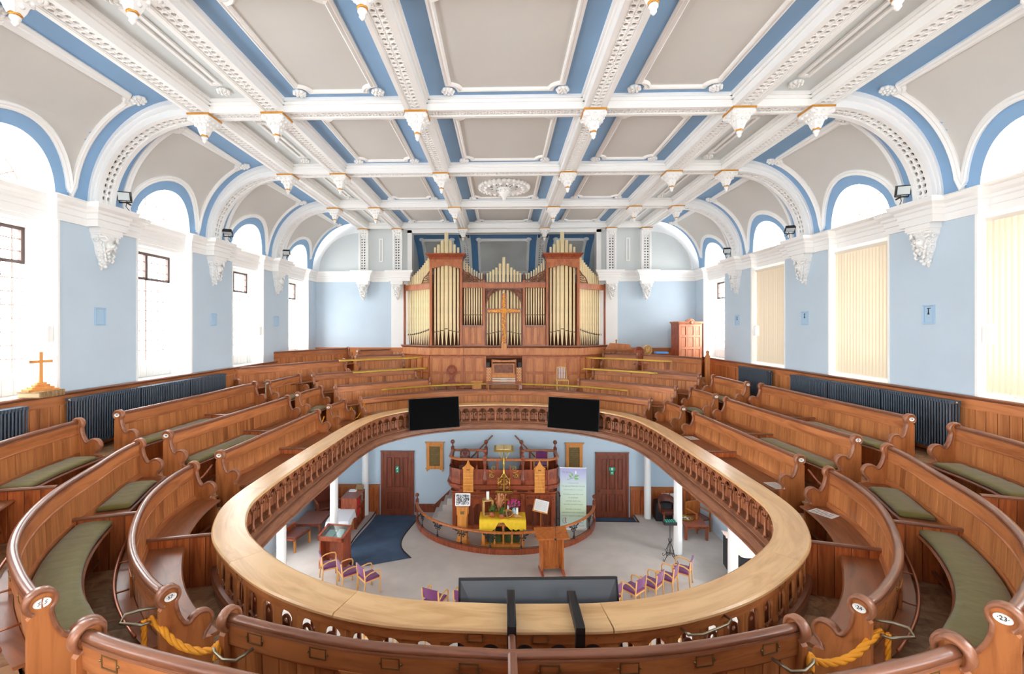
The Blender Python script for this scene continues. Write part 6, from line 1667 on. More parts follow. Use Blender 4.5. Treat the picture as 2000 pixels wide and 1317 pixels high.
# cross and old book on the near left sill
bk = empty('old_bible', 'thick old leather-bound book lying on the near left window sill', 'book', (-6.72, 6.42, DADO), 0.05)
m = MB(); m.box(-.15, .17, -.19, .19, .0, .012); m.box(-.15, .17, -.19, .19, .073, .085); m.box(.155, .175, -.19, .19, 0, .085); m.build('cover', M_BIND, bk)
m = MB(); m.box(-.14, .156, -.18, .18, .012, .073); m.build('pages', plain('aged_pages', (206, 180, 140), .8), bk)
for k in range(6): m = MB(); m.tube([(.178, -.15 + k * .06, .0), (.184, -.15 + k * .06, .042), (.178, -.15 + k * .06, .085)], .006, 5); m.build('spine_band', M_BIND, bk)
cx_ = empty('wooden_cross', 'small wooden cross on a stepped base standing on the old book', 'cross', (-6.72, 6.42, DADO + .085), 1.15)
for k, (w, d) in enumerate([(.17, .11), (.125, .085), (.085, .06), (.055, .04)]): m = MB(); m.bbox(-w, w, -d, d, k * .03, (k + 1) * .03, .004); m.build('step', M_OAKL, cx_)
m = MB(); m.box(-.02, .02, -.014, .014, .12, .56); m.box(-.13, .13, -.0135, .0135, .40, .44); m.build('cross_bars', M_OAKL, cx_)
# ================================================================ BRASS CHOIR RAILS
def brass(path, ztop, zfoot, lab, n):
    t = empty('brass_rail', lab, 'rail', group='brass rails on the choir pews'); P = resample(path, .15)
    m = MB(); m.tube([(p.x, p.y, ztop) for p in P], .020, 8); m.tube([(p.x, p.y, ztop + .028) for p in offs(P, .03)], .010, 6); m.build('tube', M_BRASS, t)
    Q = resample(path, (len(P) - 1) * .15 / n)
    for i in range(len(Q)):
        q = Q[i] if 0 < i < len(Q) - 1 else (Q[i].lerp(Q[1], .25) if i == 0 else Q[i].lerp(Q[-2], .25))
        m = MB(); m.lathe([(.022, zfoot), (.012, zfoot + .02), (.011, ztop - .12), (.02, ztop - .1), (.011, ztop - .08), (.018, ztop - .02)], 8, q.x, q.y)
        m.tube([(q.x - .05, q.y, ztop - .03), (q.x, q.y, ztop - .07), (q.x + .05, q.y, ztop - .03)], .007, 5); m.build('post', M_COPR, t)
for s, sd in ((1, 'right'), (-1, 'left')):
    def rv2(P): return [(x * s, y) for x, y in P]
    brass(cr_spline(rv2([(4.45, 13.35), (3.6, 14.1), (2.5, 14.85)]), .1), 5.52, 5.23, 'brass rail on posts over the %s second-row choir pew' % sd, 3)
    brass(cr_spline(rv2([(5.0, 13.7), (4.0, 14.55), (2.75, 15.3)]), .1), 5.84, 5.50, 'brass rail on posts over the %s third-row choir pew' % sd, 3)
brass([p for p in seg(LP1, (3.65, 13.45), (-3.65, 13.45))], 5.0, TOP[0] - .5, 'long brass rail on posts across the far front choir pew', 9)
# ================================================================ SCREENS
def screen(name, lab, loc, rz, rx, w, h, back=False):
    t = empty(name, lab, 'television', loc, rz)
    T = Matrix.Rotation(rx, 4, 'X')
    m = MB(); m.box(-w / 2, w / 2, -.02, .02, -h / 2, h / 2, 0, T); m.build('bezel', M_BLACK, t)
    m = MB(); m.box(-w / 2 + .012, w / 2 - .012, -.023, -.02, -h / 2 + .012, h / 2 - .012, 0, T); m.build('display', M_SCREEN, t)
    m = MB(); a, b = w / 2 - .02, h / 2 - .02; c, d = w / 2 - .16, h / 2 - .16
    vs = [(-a, .02, -b), (a, .02, -b), (a, .02, b), (-a, .02, b), (-c, .06, -d), (c, .06, -d), (c, .06, d), (-c, .06, d)]
    m.add(vs, [(0, 1, 5, 4), (1, 2, 6, 5), (2, 3, 7, 6), (3, 0, 4, 7), (4, 5, 6, 7)], 0, T); m.build('back_shell', M_TVB, t)
    m = MB(); m.box(-.2, .2, .05, .1, -.12, .12, 0, T); m.build('wall_mount', M_BLACK, t)
    return t
screen('television', 'large black screen hung on the far balustrade, left of the centre', (-2.03, 13.25, 4.36), 0.40, -0.14, 1.5, .90)
screen('television', 'large black screen hung on the far balustrade, right of the centre', (2.0, 13.25, 4.36), -0.40, -0.14, 1.5, .90)
tv = empty('television', 'television seen from behind on two black arms over the near balustrade', 'television', (0.30, 4.20, 4.09), PI + 0.045)
T = Matrix.Rotation(0.30, 4, 'X'); w, h = 1.50, .86
m = MB(); m.box(-w / 2, w / 2, -.02, .02, -h / 2, h / 2, 0, T); m.build('bezel', M_BLACK, tv)
m = MB(); m.box(-w / 2 + .012, w / 2 - .012, -.023, -.02, -h / 2 + .012, h / 2 - .012, 0, T); m.build('display', M_SCREEN, tv)
m = MB(); a, b = w / 2 - .02, h / 2 - .02; c, d = w / 2 - .2, h / 2 - .36
m.add([(-a, .021, -b), (a, .021, -b), (a, .021, b), (-a, .021, b), (-c, .075, -d), (c, .075, -d), (c, .075, d), (-c, .075, d)], [(0, 1, 5, 4), (1, 2, 6, 5), (2, 3, 7, 6), (3, 0, 4, 7), (4, 5, 6, 7)], 0, T); m.build('back_shell', M_TVB, tv)
for x in (0.03, 0.56):
    m = MB(); m.box(x - .035, x + .035, 3.52, 4.02, 4.495, 4.555); m.box(x - .035, x + .035, 3.52, 3.575, 4.02, 4.50)
    m.box(x - .03, x + .03, 3.96, 4.02, 4.0, 4.5); m.tube([(x - .03, 3.54, 4.56), (x - .03, 4.0, 4.56)], .006, 5); m.tube([(x + .03, 3.54, 4.56), (x + .03, 4.0, 4.56)], .006, 5)
    o = m.build('mount_arm', M_BLACK, tv); o.matrix_parent_inverse = Matrix.Identity(4); o.matrix_local = (TM(0.30, 4.20, 4.09, PI + 0.045)).inverted()
# ================================================================ ROPES AND HOOKS
def rope(pts, r, lab, mat=M_ROPE, tw=16):
    P = [Vector(p) for p in pts]; out = []
    n = len(P)
    # smooth polyline
    S_ = []
    for i in range(n - 1):
        p0 = P[max(i - 1, 0)]; p1 = P[i]; p2 = P[i + 1]; p3 = P[min(i + 2, n - 1)]
        for k in range(26):
            t = k / 26; S_.append(0.5 * ((2 * p1) + (-p0 + p2) * t + (2 * p0 - 5 * p1 + 4 * p2 - p3) * t * t + (-p0 + 3 * p1 - 3 * p2 + p3) * t ** 3))
    S_.append(P[-1]); d = [0]
    for a, b in zip(S_, S_[1:]): d.append(d[-1] + (b - a).length)
    m = MB()
    for q in range(3):
        pts = []
        for i, p in enumerate(S_):
            t = (S_[min(i + 1, len(S_) - 1)] - S_[max(i - 1, 0)]).normalized(); u = t.cross(Vector((.3, .2, 1))).normalized(); v = t.cross(u)
            a = d[i] / (r * 5.5) * 2 * PI * 0.5 + q * 2 * PI / 3; pts.append(p + (u * math.cos(a) + v * math.sin(a)) * r * .5)
        m.tube(pts, r * .62, 6)
    o = m.build('barrier_rope', mat); tag(o, lab, 'rope'); return o
def hook(pts, lab):
    m = MB(); m.tube(pts, .011, 8); o = m.build('brass_bracket', M_STEEL); tag(o, lab, 'bracket', 'metal rope brackets on the pew backs')
for s, sd in ((1, 'right'), (-1, 'left')):
    a = (s * 3.02, 3.62, 4.50); 
    hook([(s * 2.70, 3.46, 4.70), (s * 2.82, 3.42, 4.70), (s * 2.90, 3.38, 4.69), (s * 2.88, 3.31, 4.67), (s * 2.74, 3.34, 4.64), (s * 2.70, 3.38, 4.64)], 'bent metal rope bracket behind the curved %s front-row pew' % sd)
    hook([(s * 1.74, 3.06, 4.68), (s * 1.80, 2.96, 4.67), (s * 1.90, 2.98, 4.66), (s * 2.0, 3.05, 4.66), (s * 2.02, 3.07, 4.67)], 'bent metal rope bracket at the %s end of the near front-row pew' % sd)
    rope([(s * 2.74, 3.42, 4.64), (s * 2.62, 3.38, 4.59), (s * 2.48, 3.31, 4.55), (s * 2.34, 3.26, 4.53), (s * 2.2, 3.22, 4.54), (s * 2.09, 3.18, 4.585), (s * 2.03, 3.13, 4.65), (s * 2.01, 3.09, 4.58)], .024, 'thick twisted yellow rope across the near %s gap between front-row pews' % sd)
    rope([(s * 2.74, 3.36, 4.66), (s * 2.745, 3.37, 4.56), (s * 2.745, 3.37, 4.45)], .018, 'short yellow rope end hanging from the bracket at the near %s pew' % sd)
    rope([(s * 4.70, 6.62, 4.62), (s * 4.74, 6.8, 4.52), (s * 4.74, 7.0, 4.52), (s * 4.70, 7.2, 4.66)], .013, 'slack reddish rope across the %s cross aisle' % sd, M_ROPER)
rope([(-4.62, 11.0, 4.4), (-4.66, 11.25, 4.2), (-4.62, 11.58, 4.58)], .014, 'thin yellow rope hanging in the far left cross aisle')
rope([(-4.34, 12.62, 4.2), (-4.3, 12.7, 4.62), (-4.2, 12.76, 4.3), (-4.1, 12.9, 4.42), (-4.0, 12.98, 4.7)], .014, 'thin yellow rope looped between far left pew ends')
m = MB(); m.tube([(1.42, 3.76, 4.41), (1.44, 3.68, 4.41), (1.56, 3.69, 4.41), (1.82, 3.82, 4.41), (1.88, 3.88, 4.41), (1.84, 3.96, 4.41)], .010, 8); o = m.build('brass_bracket', M_STEEL); tag(o, 'bent metal hat rail fixed to the near right balustrade under the oak cap', 'bracket')
# service sheets on seats
for k, (x, y, z, a, lab) in enumerate([(4.35, 6.35, 4.322, .5, 'white printed sheet on the near right curved front-row seat'), (4.35, 7.45, 4.322, .1, 'white printed sheet on the near end of the straight right front-row seat'), (4.3, 10.6, 4.322, .1, 'white printed sheet at the far end of the straight right front-row seat')]):
    t = empty('service_sheet', lab, 'paper', (x, y, z), a, 'printed sheets left on the seats'); m = MB(); m.box(-.105, .105, -.15, .15, 0, .002); m.build('sheet', M_PAPER, t)
    m = MB(); 
    for q in range(8): m.box(-.085, .085 - (q % 3) * .02, .11 - q * .03, .118 - q * .03, .002, .0025)
    m.build('print', M_GINK, t)['kind'] = 'stuff'
# coat stand pole far left
st = empty('steel_post', 'thin steel post with red rope in the far left cross aisle', 'post', (-5.86, 11.05, FL[3] - .3))
m = MB(); m.cyl(0, 0, 0, .92, .014, 8); m.box(-.03, .03, -.02, .02, .92, .95); m.build('post', M_STEEL, st)
m = MB(); m.tube([(0, 0, .88), (-.12, -.05, .86), (-.2, -.1, .7), (-.22, -.12, .55)], .012, 6); m.build('rope', M_ROPER, st)
# ================================================================ GROUND FLOOR
D = DAIS
# ---- pulpit: a wide canted rostrum on an arcaded base
pu = empty('pulpit', 'wide carved mahogany pulpit rostrum with ball finials behind the communion table', 'pulpit', (0, 0, 0))
def canted(hw, y0, y1, c): return [(-hw, y1), (-hw, y0 + c), (-hw + c * .25, y0 + c * .45), (-hw + c, y0), (hw - c, y0), (hw - c * .25, y0 + c * .45), (hw, y0 + c), (hw, y1)]
PY0, PY1 = 14.9, 16.05
ring = canted(1.80, PY0, PY1, .38)
m = MB(); m.prism(canted(1.64, PY0 + .18, PY1, .05), D, 1.56, 'z'); m.build('base_core', M_DOOR, pu)
m = MB(); m.sweep(canted(1.64, PY0 + .18, PY1, .05), [(0, D), (-.05, D), (-.05, D + .12), (0, D + .15)])
m.sweep(canted(1.64, PY0 + .18, PY1, .05), [(0, 1.36), (-.06, 1.36), (-.09, 1.42), (-.12, 1.44), (-.12, 1.47), (0, 1.47)]); m.build('base_mouldings', M_REDW, pu)
yb = PY0 + .18
# arcade of the base: piers, colonettes, arches, frieze with bosses
secs = [(-1.62, -.64), (-.60, .60), (.64, 1.62)]
for x0, x1 in secs:
    n = 3 if x1 - x0 < 1.1 else 3; w = (x1 - x0 - .16) / n
    m = MB()
    for i in range(n):
        cx = x0 + .08 + w * (i + .5); arch_plate(m, w / 2, w / 2 - .035, .95, 1.2, -.02, .02); k = len(m.v) - (2 * (2 * 10 + 4)); m.v[k:] = [(a + cx, b + yb - .06, c) for a, b, c in m.v[k:]]
    m.build('arcade_arch', M_REDW, pu)
    for i in range(1, n):
        cx = x0 + .08 + w * i
        m = MB(); m.lathe([(.035, D + .16), (.04, D + .22), (.022, D + .26), (.018, D + .6), (.016, .88), (.03, .91), (.036, .95)], 8, cx, yb - .06); m.build('colonette', M_DOOR, pu)
    m = MB(); m.box(x0 + .06, x1 - .06, yb - .075, yb, 1.2, 1.36); m.box(x0 + .06, x1 - .06, yb - .09, yb, 1.335, 1.36); m.box(x0 + .06, x1 - .06, yb - .09, yb, 1.195, 1.215); m.build('frieze', M_REDW, pu)
    nb = 6; 
    for i in range(nb): m = MB(); m.ball(x0 + .14 + (x1 - x0 - .28) * i / (nb - 1), yb - .085, 1.275, .028, 8); m.build('boss', M_DOOR, pu)
    for i in range(4):
        xx = x0 + .12 + (x1 - x0 - .24) * (i + .5) / 4; m = MB(); m.bbox(xx - .07, xx + .07, yb - .13, yb, 1.47, 1.545); m.build('bracket_block', M_REDW, pu)
for x in (-1.62, -.62, .62, 1.62):
    m = MB(); m.bbox(x - .07, x + .07, yb - .10, yb + .02, D, 1.38); m.box(x - .085, x + .085, yb - .12, yb + .02, 1.36, 1.40); m.lathe([(.04, 0), (.045, .012), (.02, .03), (.004, .035)], 10, T=TM(x, yb - .10, 1.27, rx=PI / 2)); m.build('pier', M_REDW, pu)
m = MB(); m.sweep(ring, [(0.3, 1.55), (-.02, 1.55), (-.06, 1.60), (-.06, 1.66), (-.10, 1.68), (-.10, 1.72), (0, 1.74), (0.3, 1.74)]); m.prism(ring, 1.60, 1.72, 'z'); m.build('platform', M_REDW, pu)
# parapet: panels between posts, open band, handrail
pts = [Vector(p) for p in ring]
segs = list(zip(pts, pts[1:]))
back = [(Vector((1.80, PY1)), Vector((.62, PY1))), (Vector((-.62, PY1)), Vector((-1.80, PY1)))]
def parapet(a, b, n, z0=1.74, zp=2.22, zr=2.50):
    L = (b - a).length; an = math.atan2((b - a).y, (b - a).x); w = L / n
    T = TM(a.x, a.y, 0, an)
    m = MB(); m.box(0, L, -.015, .015, z0 + .10, zp, 0, T); m.box(0, L, -.03, .02, z0, z0 + .14, 0, T); m.box(0, L, -.032, .022, zp - .06, zp, 0, T)
    for i in range(n + 1): m.box(max(0.001, i * w - .035), min(L - .001, i * w + .035), -.028, .018, z0, zp + (.0 if i in (0, n) else .0), 0, T)
    m.build('parapet_frame', M_REDW, pu)
    for i in range(n):
        cx = (i + .5) * w
        m = MB(); m.prism(arch_pts(cx, z0 + .18, zp - .09, w - .15 if w > .22 else w * .5, 6), -.026, -.014, 'y', 0, T); m.build('parapet_panel', M_DOOR, pu)
    for i in range(1, n):
        m = MB(); m.prism([(i * w - .04, zp), (i * w + .04, zp), (i * w + .02, zp + .05), (i * w + .03, zp + .08), (i * w, zp + .14), (i * w - .03, zp + .08), (i * w - .02, zp + .05)], -.015, .012, 'y', 0, T)
        if i % 2: m.box(i * w - .03, i * w + .03, -.02, .02, zp, zr, 0, T)
        m.build('cresting', M_REDW, pu)
for (a, b), n in zip(segs, (3, 1, 1, 10, 1, 1, 3)):
    if n == 10:
        for x0, x1, k in ((a.x, -.62, 3), (-.62, .62, 3), (.62, b.x, 3)): parapet(Vector((x0, a.y)), Vector((x1, a.y)), k, zp=2.22 if k else 2.2)
    else: parapet(a, b, n)
for a, b in back: parapet(a, b, 4)
m = MB(); rail = [(-.03, 2.5), (.03, 2.5), (.055, 2.53), (.045, 2.56), (.02, 2.58), (-.02, 2.58), (-.045, 2.56), (-.055, 2.53)]
m.sweep([(-.62, PY1)] + ring + [(.62, PY1)], rail); m.build('handrail', M_LECT, pu)
for x, y in ((-.62, PY0), (.62, PY0), (-.62, PY1), (.62, PY1), (-1.80, PY1), (1.80, PY1)):
    m = MB(); m.lathe([(.075, 1.74), (.075, 1.98), (.05, 2.0), (.065, 2.03), (.045, 2.06), (.045, 2.36), (.06, 2.38), (.05, 2.42)], 10, x, y); m.bbox(x - .06, x + .06, y - .06, y + .06, 2.42, 2.66, .015)
    m.lathe([(.035, 0), (.04, .012), (.02, .025)], 10, T=TM(x, y - .06, 2.54, rx=PI / 2)); m.lathe([(.05, 2.66), (.02, 2.70), (.022, 2.76)], 8, x, y); m.ball(x, y, 2.83, .075, 12); m.build('newel_with_ball', M_DOOR, pu)
# stairs either side
for s in (-1, 1):
    stp = empty('pulpit_stairs', 'grey carpeted steps climbing to the %s side of the pulpit' % ('right' if s > 0 else 'left'), 'stairs', group=None)
    for k in range(4): m = MB(); x0 = s * (1.72 + .0); x1 = s * (2.42 - k * .17); m.bbox(min(x0, x1), max(x0, x1), 15.35, 16.30, D + k * .22, D + (k + 1) * .22, .02); m.build('step', M_CARP, stp)
    m = MB(); m.prism([(s * 1.7, D + .1), (s * 2.55, D + .1), (s * 2.55, D + .24), (s * 1.7, D + 1.05)][::s], 16.30, 16.345, 'y'); m.build('stair_skirting', M_DOOR, stp)
m = MB()
for x, y, h in ((1.74, 15.15, 1.3), (1.84, 15.05, 1.1)): m.cyl(x, y, D, D + h, .013, 8); m.ball(x, y, D + h + .02, .03, 8)
m.tube([(1.74, 15.15, D + .35), (1.84, 15.05, D + .35)], .01, 5); o = m.build('iron_handrail', M_IRON); tag(o, 'thin black iron handrail by the right pulpit steps', 'handrail')
for s in (-1, 1):
    m = MB(); m.tube([(s * .40, 16.3, 3.0), (s * .85, 16.3, 2.52), (s * 1.2, 16.3, 2.15)], .028, 8); o = m.build('stair_handrail', M_DARK); tag(o, 'sloping wooden wall handrail behind the %s rear finial of the pulpit' % ('right' if s > 0 else 'left'), 'handrail')
# hymn boards
for s in (-1, 1):
    hb = empty('hymn_board', 'pale wooden hymn board with pointed top hung on the %s front of the pulpit' % ('right' if s > 0 else 'left'), 'hymn board', (s * 1.16, PY0 - .09, 1.50), 0)
    w = .165
    m = MB(); m.prism([(-w, 0), (w, 0), (w, .76), (w + .03, .76), (w + .02, .80), (.10, .86), (.05, .93), (.015, 1.02), (0, 1.05), (-.015, 1.02), (-.05, .93), (-.10, .86), (-w - .02, .80), (-w - .03, .76), (-w, .76)], -.015, .015, 'y'); m.build('board', M_OAKL, hb)
    for k in range(6): m = MB(); m.box(-w, w, -.024, -.015, .02 + k * .115, .032 + k * .115); m.build('slot_rail', M_PALEW, hb)
    m = MB(); m.box(-.05, .05, -.02, -.015, .71, .75); m.build('plaque', M_OLDBR, hb)
    for k, tx in enumerate(['1 2 4', '3 5 1', '4 1 0', '2 7'][:4]): text_obj(tx, .06, M_OAKL, hb, TM(0, -.0155, .08 + k * .115 + .0) @ Matrix.Rotation(PI / 2, 4, 'X'), name='number_card')
# brass lectern on the pulpit desk
bl = empty('brass_lectern', 'tall openwork brass bible lectern standing on the pulpit front ledge', 'lectern', (0.0, PY0 - .16, 0))
m = MB(); m.box(-.3, .3, -.1, .1, 1.50, 1.545); m.build('plinth', M_DOOR, bl)
m = MB(); m.lathe([(.03, 1.55), (.024, 1.6), (.022, 2.1), (.035, 2.13), (.024, 2.16), (.028, 2.4), (.036, 2.44), (.028, 2.48), (.02, 2.5), (.02, 2.9)], 10); m.build('stem', M_BRASS, bl)
m = MB(); m.box(-.26, .26, -.02, .02, 1.55, 1.575); 
for s in (-1, 1):
    m.cyl(s * .185, 0, 1.57, 2.0, .012, 6); m.box(s * .185 - .03, s * .185 + .03, -.008, .008, 1.97, 1.985); m.tube([(s * .26, 0, 1.575), (s * .28, 0, 1.56), (s * .29, 0, 1.55)], .012, 5)
    m.tube([(s * .185, 0, 1.9), (s * .1, 0, 2.02), (s * .02, 0, 2.14)], .012, 5); m.tube([(s * .22, -.02, 2.93), (s * .1, 0, 2.68), (s * .02, 0, 2.52)], .012, 5)
    for cx, cz, r in ((.10, 1.68, .045), (.06, 1.78, .035), (.12, 1.84, .04), (.07, 1.93, .03), (.06, 2.02, .025), (.1, 2.82, .03)):
        m.tube([(s * cx + r * (1 - k / 16) * math.cos(k * .7), 0, cz + r * (1 - k / 16) * math.sin(k * .7)) for k in range(12)], .008, 4)
    m.ball(s * .10, 0, 1.88, .03, 8)
    for (c, r, dr) in (((.33, 2.30), .085, 1), ((.39, 2.07), .075, -1)):
        m.tube([(s * (c[0] + r * (1 - k / 20) * math.cos(PI * .9 - dr * k * .55)), 0, c[1] + r * (1 - k / 20) * math.sin(PI * .9 - dr * k * .55)) for k in range(17)], .009, 5)
    m.tube([(s * .47, 0, 2.24), (s * .44, 0, 2.2), (s * .37, 0, 2.17), (s * .3, 0, 2.17), (s * .46, 0, 2.12), (s * .47, 0, 1.98)], .009, 5)
m.build('scrollwork', M_BRASS, bl)
m = MB(); m.box(-.30, .30, -.17, .17, -.012, .012, 0, TM(0, 0, 2.95, rx=.28)); m.box(-.32, .32, -.19, -.17, -.02, .03, 0, TM(0, 0, 2.95, rx=.28)); m.build('book_plate', M_BRASS, bl)
bb = empty('open_bible', 'open bible lying on the brass lectern', 'book', (0.0, PY0 - .16, 2.96)); T = Matrix.Rotation(.28, 4, 'X')
for s in (-1, 1):
    m = MB(); m.prism([(0, .01), (s * .02, .045), (s * .1, .05), (s * .2, .03), (s * .24, .01)][::-s], -.14, .14, 'y', 0, T); m.build('page_block', plain('bible_pages_%d' % (s + 1), (232, 206, 150), .7), bb)
# purple chair builder
def armchair(loc, rz, lab, g='purple armchairs on the ground floor', high=False):
    t = empty('armchair', lab, 'chair', loc, rz, g); t.scale = (.88, .88, .86)
    bs = [('ac_frame', None)]
    if 'ac' not in UP:
        d = {}
        m = MB(); 
        m.box(-.23, .23, -.22, .22, .40, .44); d['seat_frame'] = mesh_of(m, 'seat_frame', M_BEECH)
        m = MB(); m.lathe([(.0, .0), (1, .0)], 4) if False else None
        m = MB(); q = [(-.22, -.23), (.22, -.23), (.23, .2), (-.23, .2)]; vs = []
        for z, k in ((.44, 1), (.475, 1.02), (.495, .9)): vs += [(x * k, y * k, z) for x, y in q]
        m.add(vs, [(0, 1, 2, 3)[::-1], (8, 9, 10, 11)] + [(4 * j + a, 4 * j + (a + 1) % 4, 4 * j + 4 + (a + 1) % 4, 4 * j + 4 + a) for j in (0, 1) for a in range(4)]); d['seat'] = mesh_of(m, 'seat', M_PURP)
        m = MB(); n = 8; vs = []
        for i in range(n + 1):
            x = -.22 + .44 * i / n; c = .035 * (1 - (x / .22) ** 2)
            for dy, z in ((-.018, .60), (-.018, .84), (.018, .86), (.018, .58)): vs.append((x, .21 + c + dy + (z - .6) * .18, z + (.02 * (1 - (x / .22) ** 2) if z > .7 else 0)))
        m.add(vs, [(i * 4 + j, i * 4 + (j + 1) % 4, i * 4 + 4 + (j + 1) % 4, i * 4 + 4 + j) for i in range(n) for j in range(4)] + [(3, 2, 1, 0), (n * 4, n * 4 + 1, n * 4 + 2, n * 4 + 3)]); d['backrest'] = mesh_of(m, 'backrest', M_PURP)
        for s in (-1, 1):
            m = MB(); m.tube([(s * .235, .25, 0), (s * .235, .22, .42), (s * .235, .26, .84)], .021, 6); d['back_leg%d' % s] = mesh_of(m, 'back_leg', M_BEECH)
            m = MB(); m.tube([(s * .26, -.22, 0), (s * .26, -.22, .42), (s * .26, -.235, .58), (s * .26, -.20, .655), (s * .26, -.10, .675), (s * .255, .08, .66), (s * .24, .2, .60), (s * .235, .23, .55)], .022, 6); d['arm_and_leg%d' % s] = mesh_of(m, 'arm', M_BEECH)
        UP['ac'] = d
    for k, me in UP['ac'].items(): link(me.name.split('.')[0], me, t)
    return t
def face(x, y, tx, ty): return math.atan2(ty - y, tx - x) + PI / 2
CHL = [(-4.62, 11.95, 'first purple armchair of the left arc, nearest the display case'), (-4.02, 11.62, 'second purple armchair of the left arc'), (-3.42, 11.42, 'third purple armchair of the left arc, facing right'),
       (-1.60, 10.5, 'purple armchair whose back just shows over the near balustrade, left of the television'), (-.90, 10.45, 'purple armchair partly hidden by the left edge of the television'),
       (4.62, 11.95, 'purple armchair at the outer end of the right arc'), (4.10, 11.60, 'second purple armchair from the outer end of the right arc'), (3.62, 11.30, 'third purple armchair from the outer end of the right arc'), (3.10, 11.05, 'fourth purple armchair of the right arc'), (2.45, 10.75, 'purple armchair of the right arc nearest the television')]
for x, y, lab in CHL: armchair((x, y, D), face(x, y, 0, 14.6), lab)
k = 0
for x in (-2.6, -1.9, 1.2, 1.9, 2.6, 3.3):
    armchair((x, 9.0 + abs(x) * .12, D), face(x, 9.0, 0, 15), 'purple armchair glimpsed through the near arches, %s' % ['far left one', 'left of centre', 'right of centre', 'below the right bracket', 'third from the right', 'far right one'][k]); k += 1
armchair((1.27, 15.5, 1.84), -.15, 'purple backed armchair standing up in the pulpit on the right')
t = round_chair('pulpit_chair', 'dark chair with pierced round back in the pulpit on the left', -1.32, 15.6, 1.64, .1, M_DOOR, 1.0)
# ---- communion rail
crl = empty('communion_rail', 'curved communion rail with iron standards round the pulpit', 'rail')
CP = [(3.06 * math.cos(a) + .05, 16.0 - 2.62 * math.sin(a)) for a in [math.radians(8 + 164 * i / 60) for i in range(61)]]
CPr = list(reversed(CP))
m = MB(); m.sweep(CPr, [(-.04, .80), (.04, .80), (.055, .82), (.045, .845), (.02, .86), (-.02, .86), (-.045, .845), (-.055, .82)], sm=True); m.build('handrail', M_LECT, crl)
Q = resample(CPr, .95)
m = MB(); m.sweep(CPr, [(-.045, D), (.045, D), (.045, D + .15), (-.045, D + .15)]); m.build('plinth', M_REDW, crl)
m = MB(); m.tube([(p[0], p[1], D + .19) for p in CPr], .008, 5); m.build('lower_bar', M_IRON, crl)
for i, q in enumerate(Q[1:-1]):
    a = math.atan2((Q[i + 2] - Q[i]).y, (Q[i + 2] - Q[i]).x)
    m = MB(); m.lathe([(.03, D + .15), (.034, D + .22), (.016, D + .26), (.014, .80)], 8)
    for s in (-1, 1):
        for cx, cz, r in ((.09, .72, .045), (.16, .745, .035), (.05, .66, .035), (.12, .66, .03), (.07, .60, .022), (.2, .76, .022)):
            m.tube([(s * cx + r * (1 - k / 16) * math.cos(k * .75), 0, cz + r * (1 - k / 16) * math.sin(k * .75)) for k in range(11)], .009, 4)
            m.ball(s * cx, 0, cz, .014, 6)
    o = m.build('iron_standard', M_IRON, crl); o.matrix_local = TM(q.x, q.y, 0, a)
    m = MB(); m.bbox(-.03, .03, -.055, .055, D, D + .17); o = m.build('plinth_block', M_REDW, crl); o.matrix_local = TM(q.x, q.y, 0, a)
for p in (CP[0], CP[-1]):
    m = MB(); m.lathe([(.055, D), (.055, D + .2), (.035, D + .23), (.035, .72), (.05, .75)], 10, *p); m.bbox(p[0] - .05, p[0] + .05, p[1] - .05, p[1] + .05, .75, .95, .012); m.lathe([(.04, .95), (.02, .99), (.02, 1.03)], 8, *p); m.ball(p[0], p[1], 1.09, .065, 10); m.build('newel', M_REDW, crl)
# ---- communion table and what stands on it
TX, TY = -.04, 14.02; TZ = D + .86
ct = empty('communion_table', 'honey oak communion table with turned legs inside the curved rail', 'table', (TX, TY, D))
m = MB(); m.bbox(-.66, .66, -.33, .33, .82, .86, .012); m.build('tabletop', M_OAKL, ct)
m = MB(); m.box(-.6, .6, -.29, -.26, .68, .82); m.box(-.6, .6, .26, .29, .68, .82); m.box(-.6, -.57, -.28, .28, .68, .82); m.box(.57, .6, -.28, .28, .68, .82); m.build('frieze', M_OAKL, ct)
m = MB(); m.box(-.08, .08, -.296, -.29, .73, .76); m.build('plaque', M_OLDBR, ct)
m = MB(); m.bbox(-.64, .64, -.33, .33, 0, .12, .012); m.box(-.65, .65, -.34, .34, .11, .13); m.build('plinth', M_OAKL, ct)
for x in (-.58, .58):
    for y in (-.27, .27): m = MB(); m.bbox(x - .045, x + .045, y - .045, y + .045, .13, .70); m.build('leg', M_OAKL, ct)
for x in (-.24, .02, .28): m = MB(); m.lathe([(.03, .13), (.032, .18), (.02, .24), (.03, .38), (.018, .5), (.028, .6), (.03, .68)], 8, x, -.27); m.build('leg', M_OAKL, ct)
for x in (-.25, .29): m = MB(); m.bbox(x - .23, x + .23, -.18, .18, .13, .46, .05); o = m.build('kneeler', M_GREEND); o.location = (TX, TY, D); tag(o, 'dark green kneeler stored under the communion table, %s one' % ('left' if x < 0 else 'right'), 'kneeler', 'kneelers under the communion table')
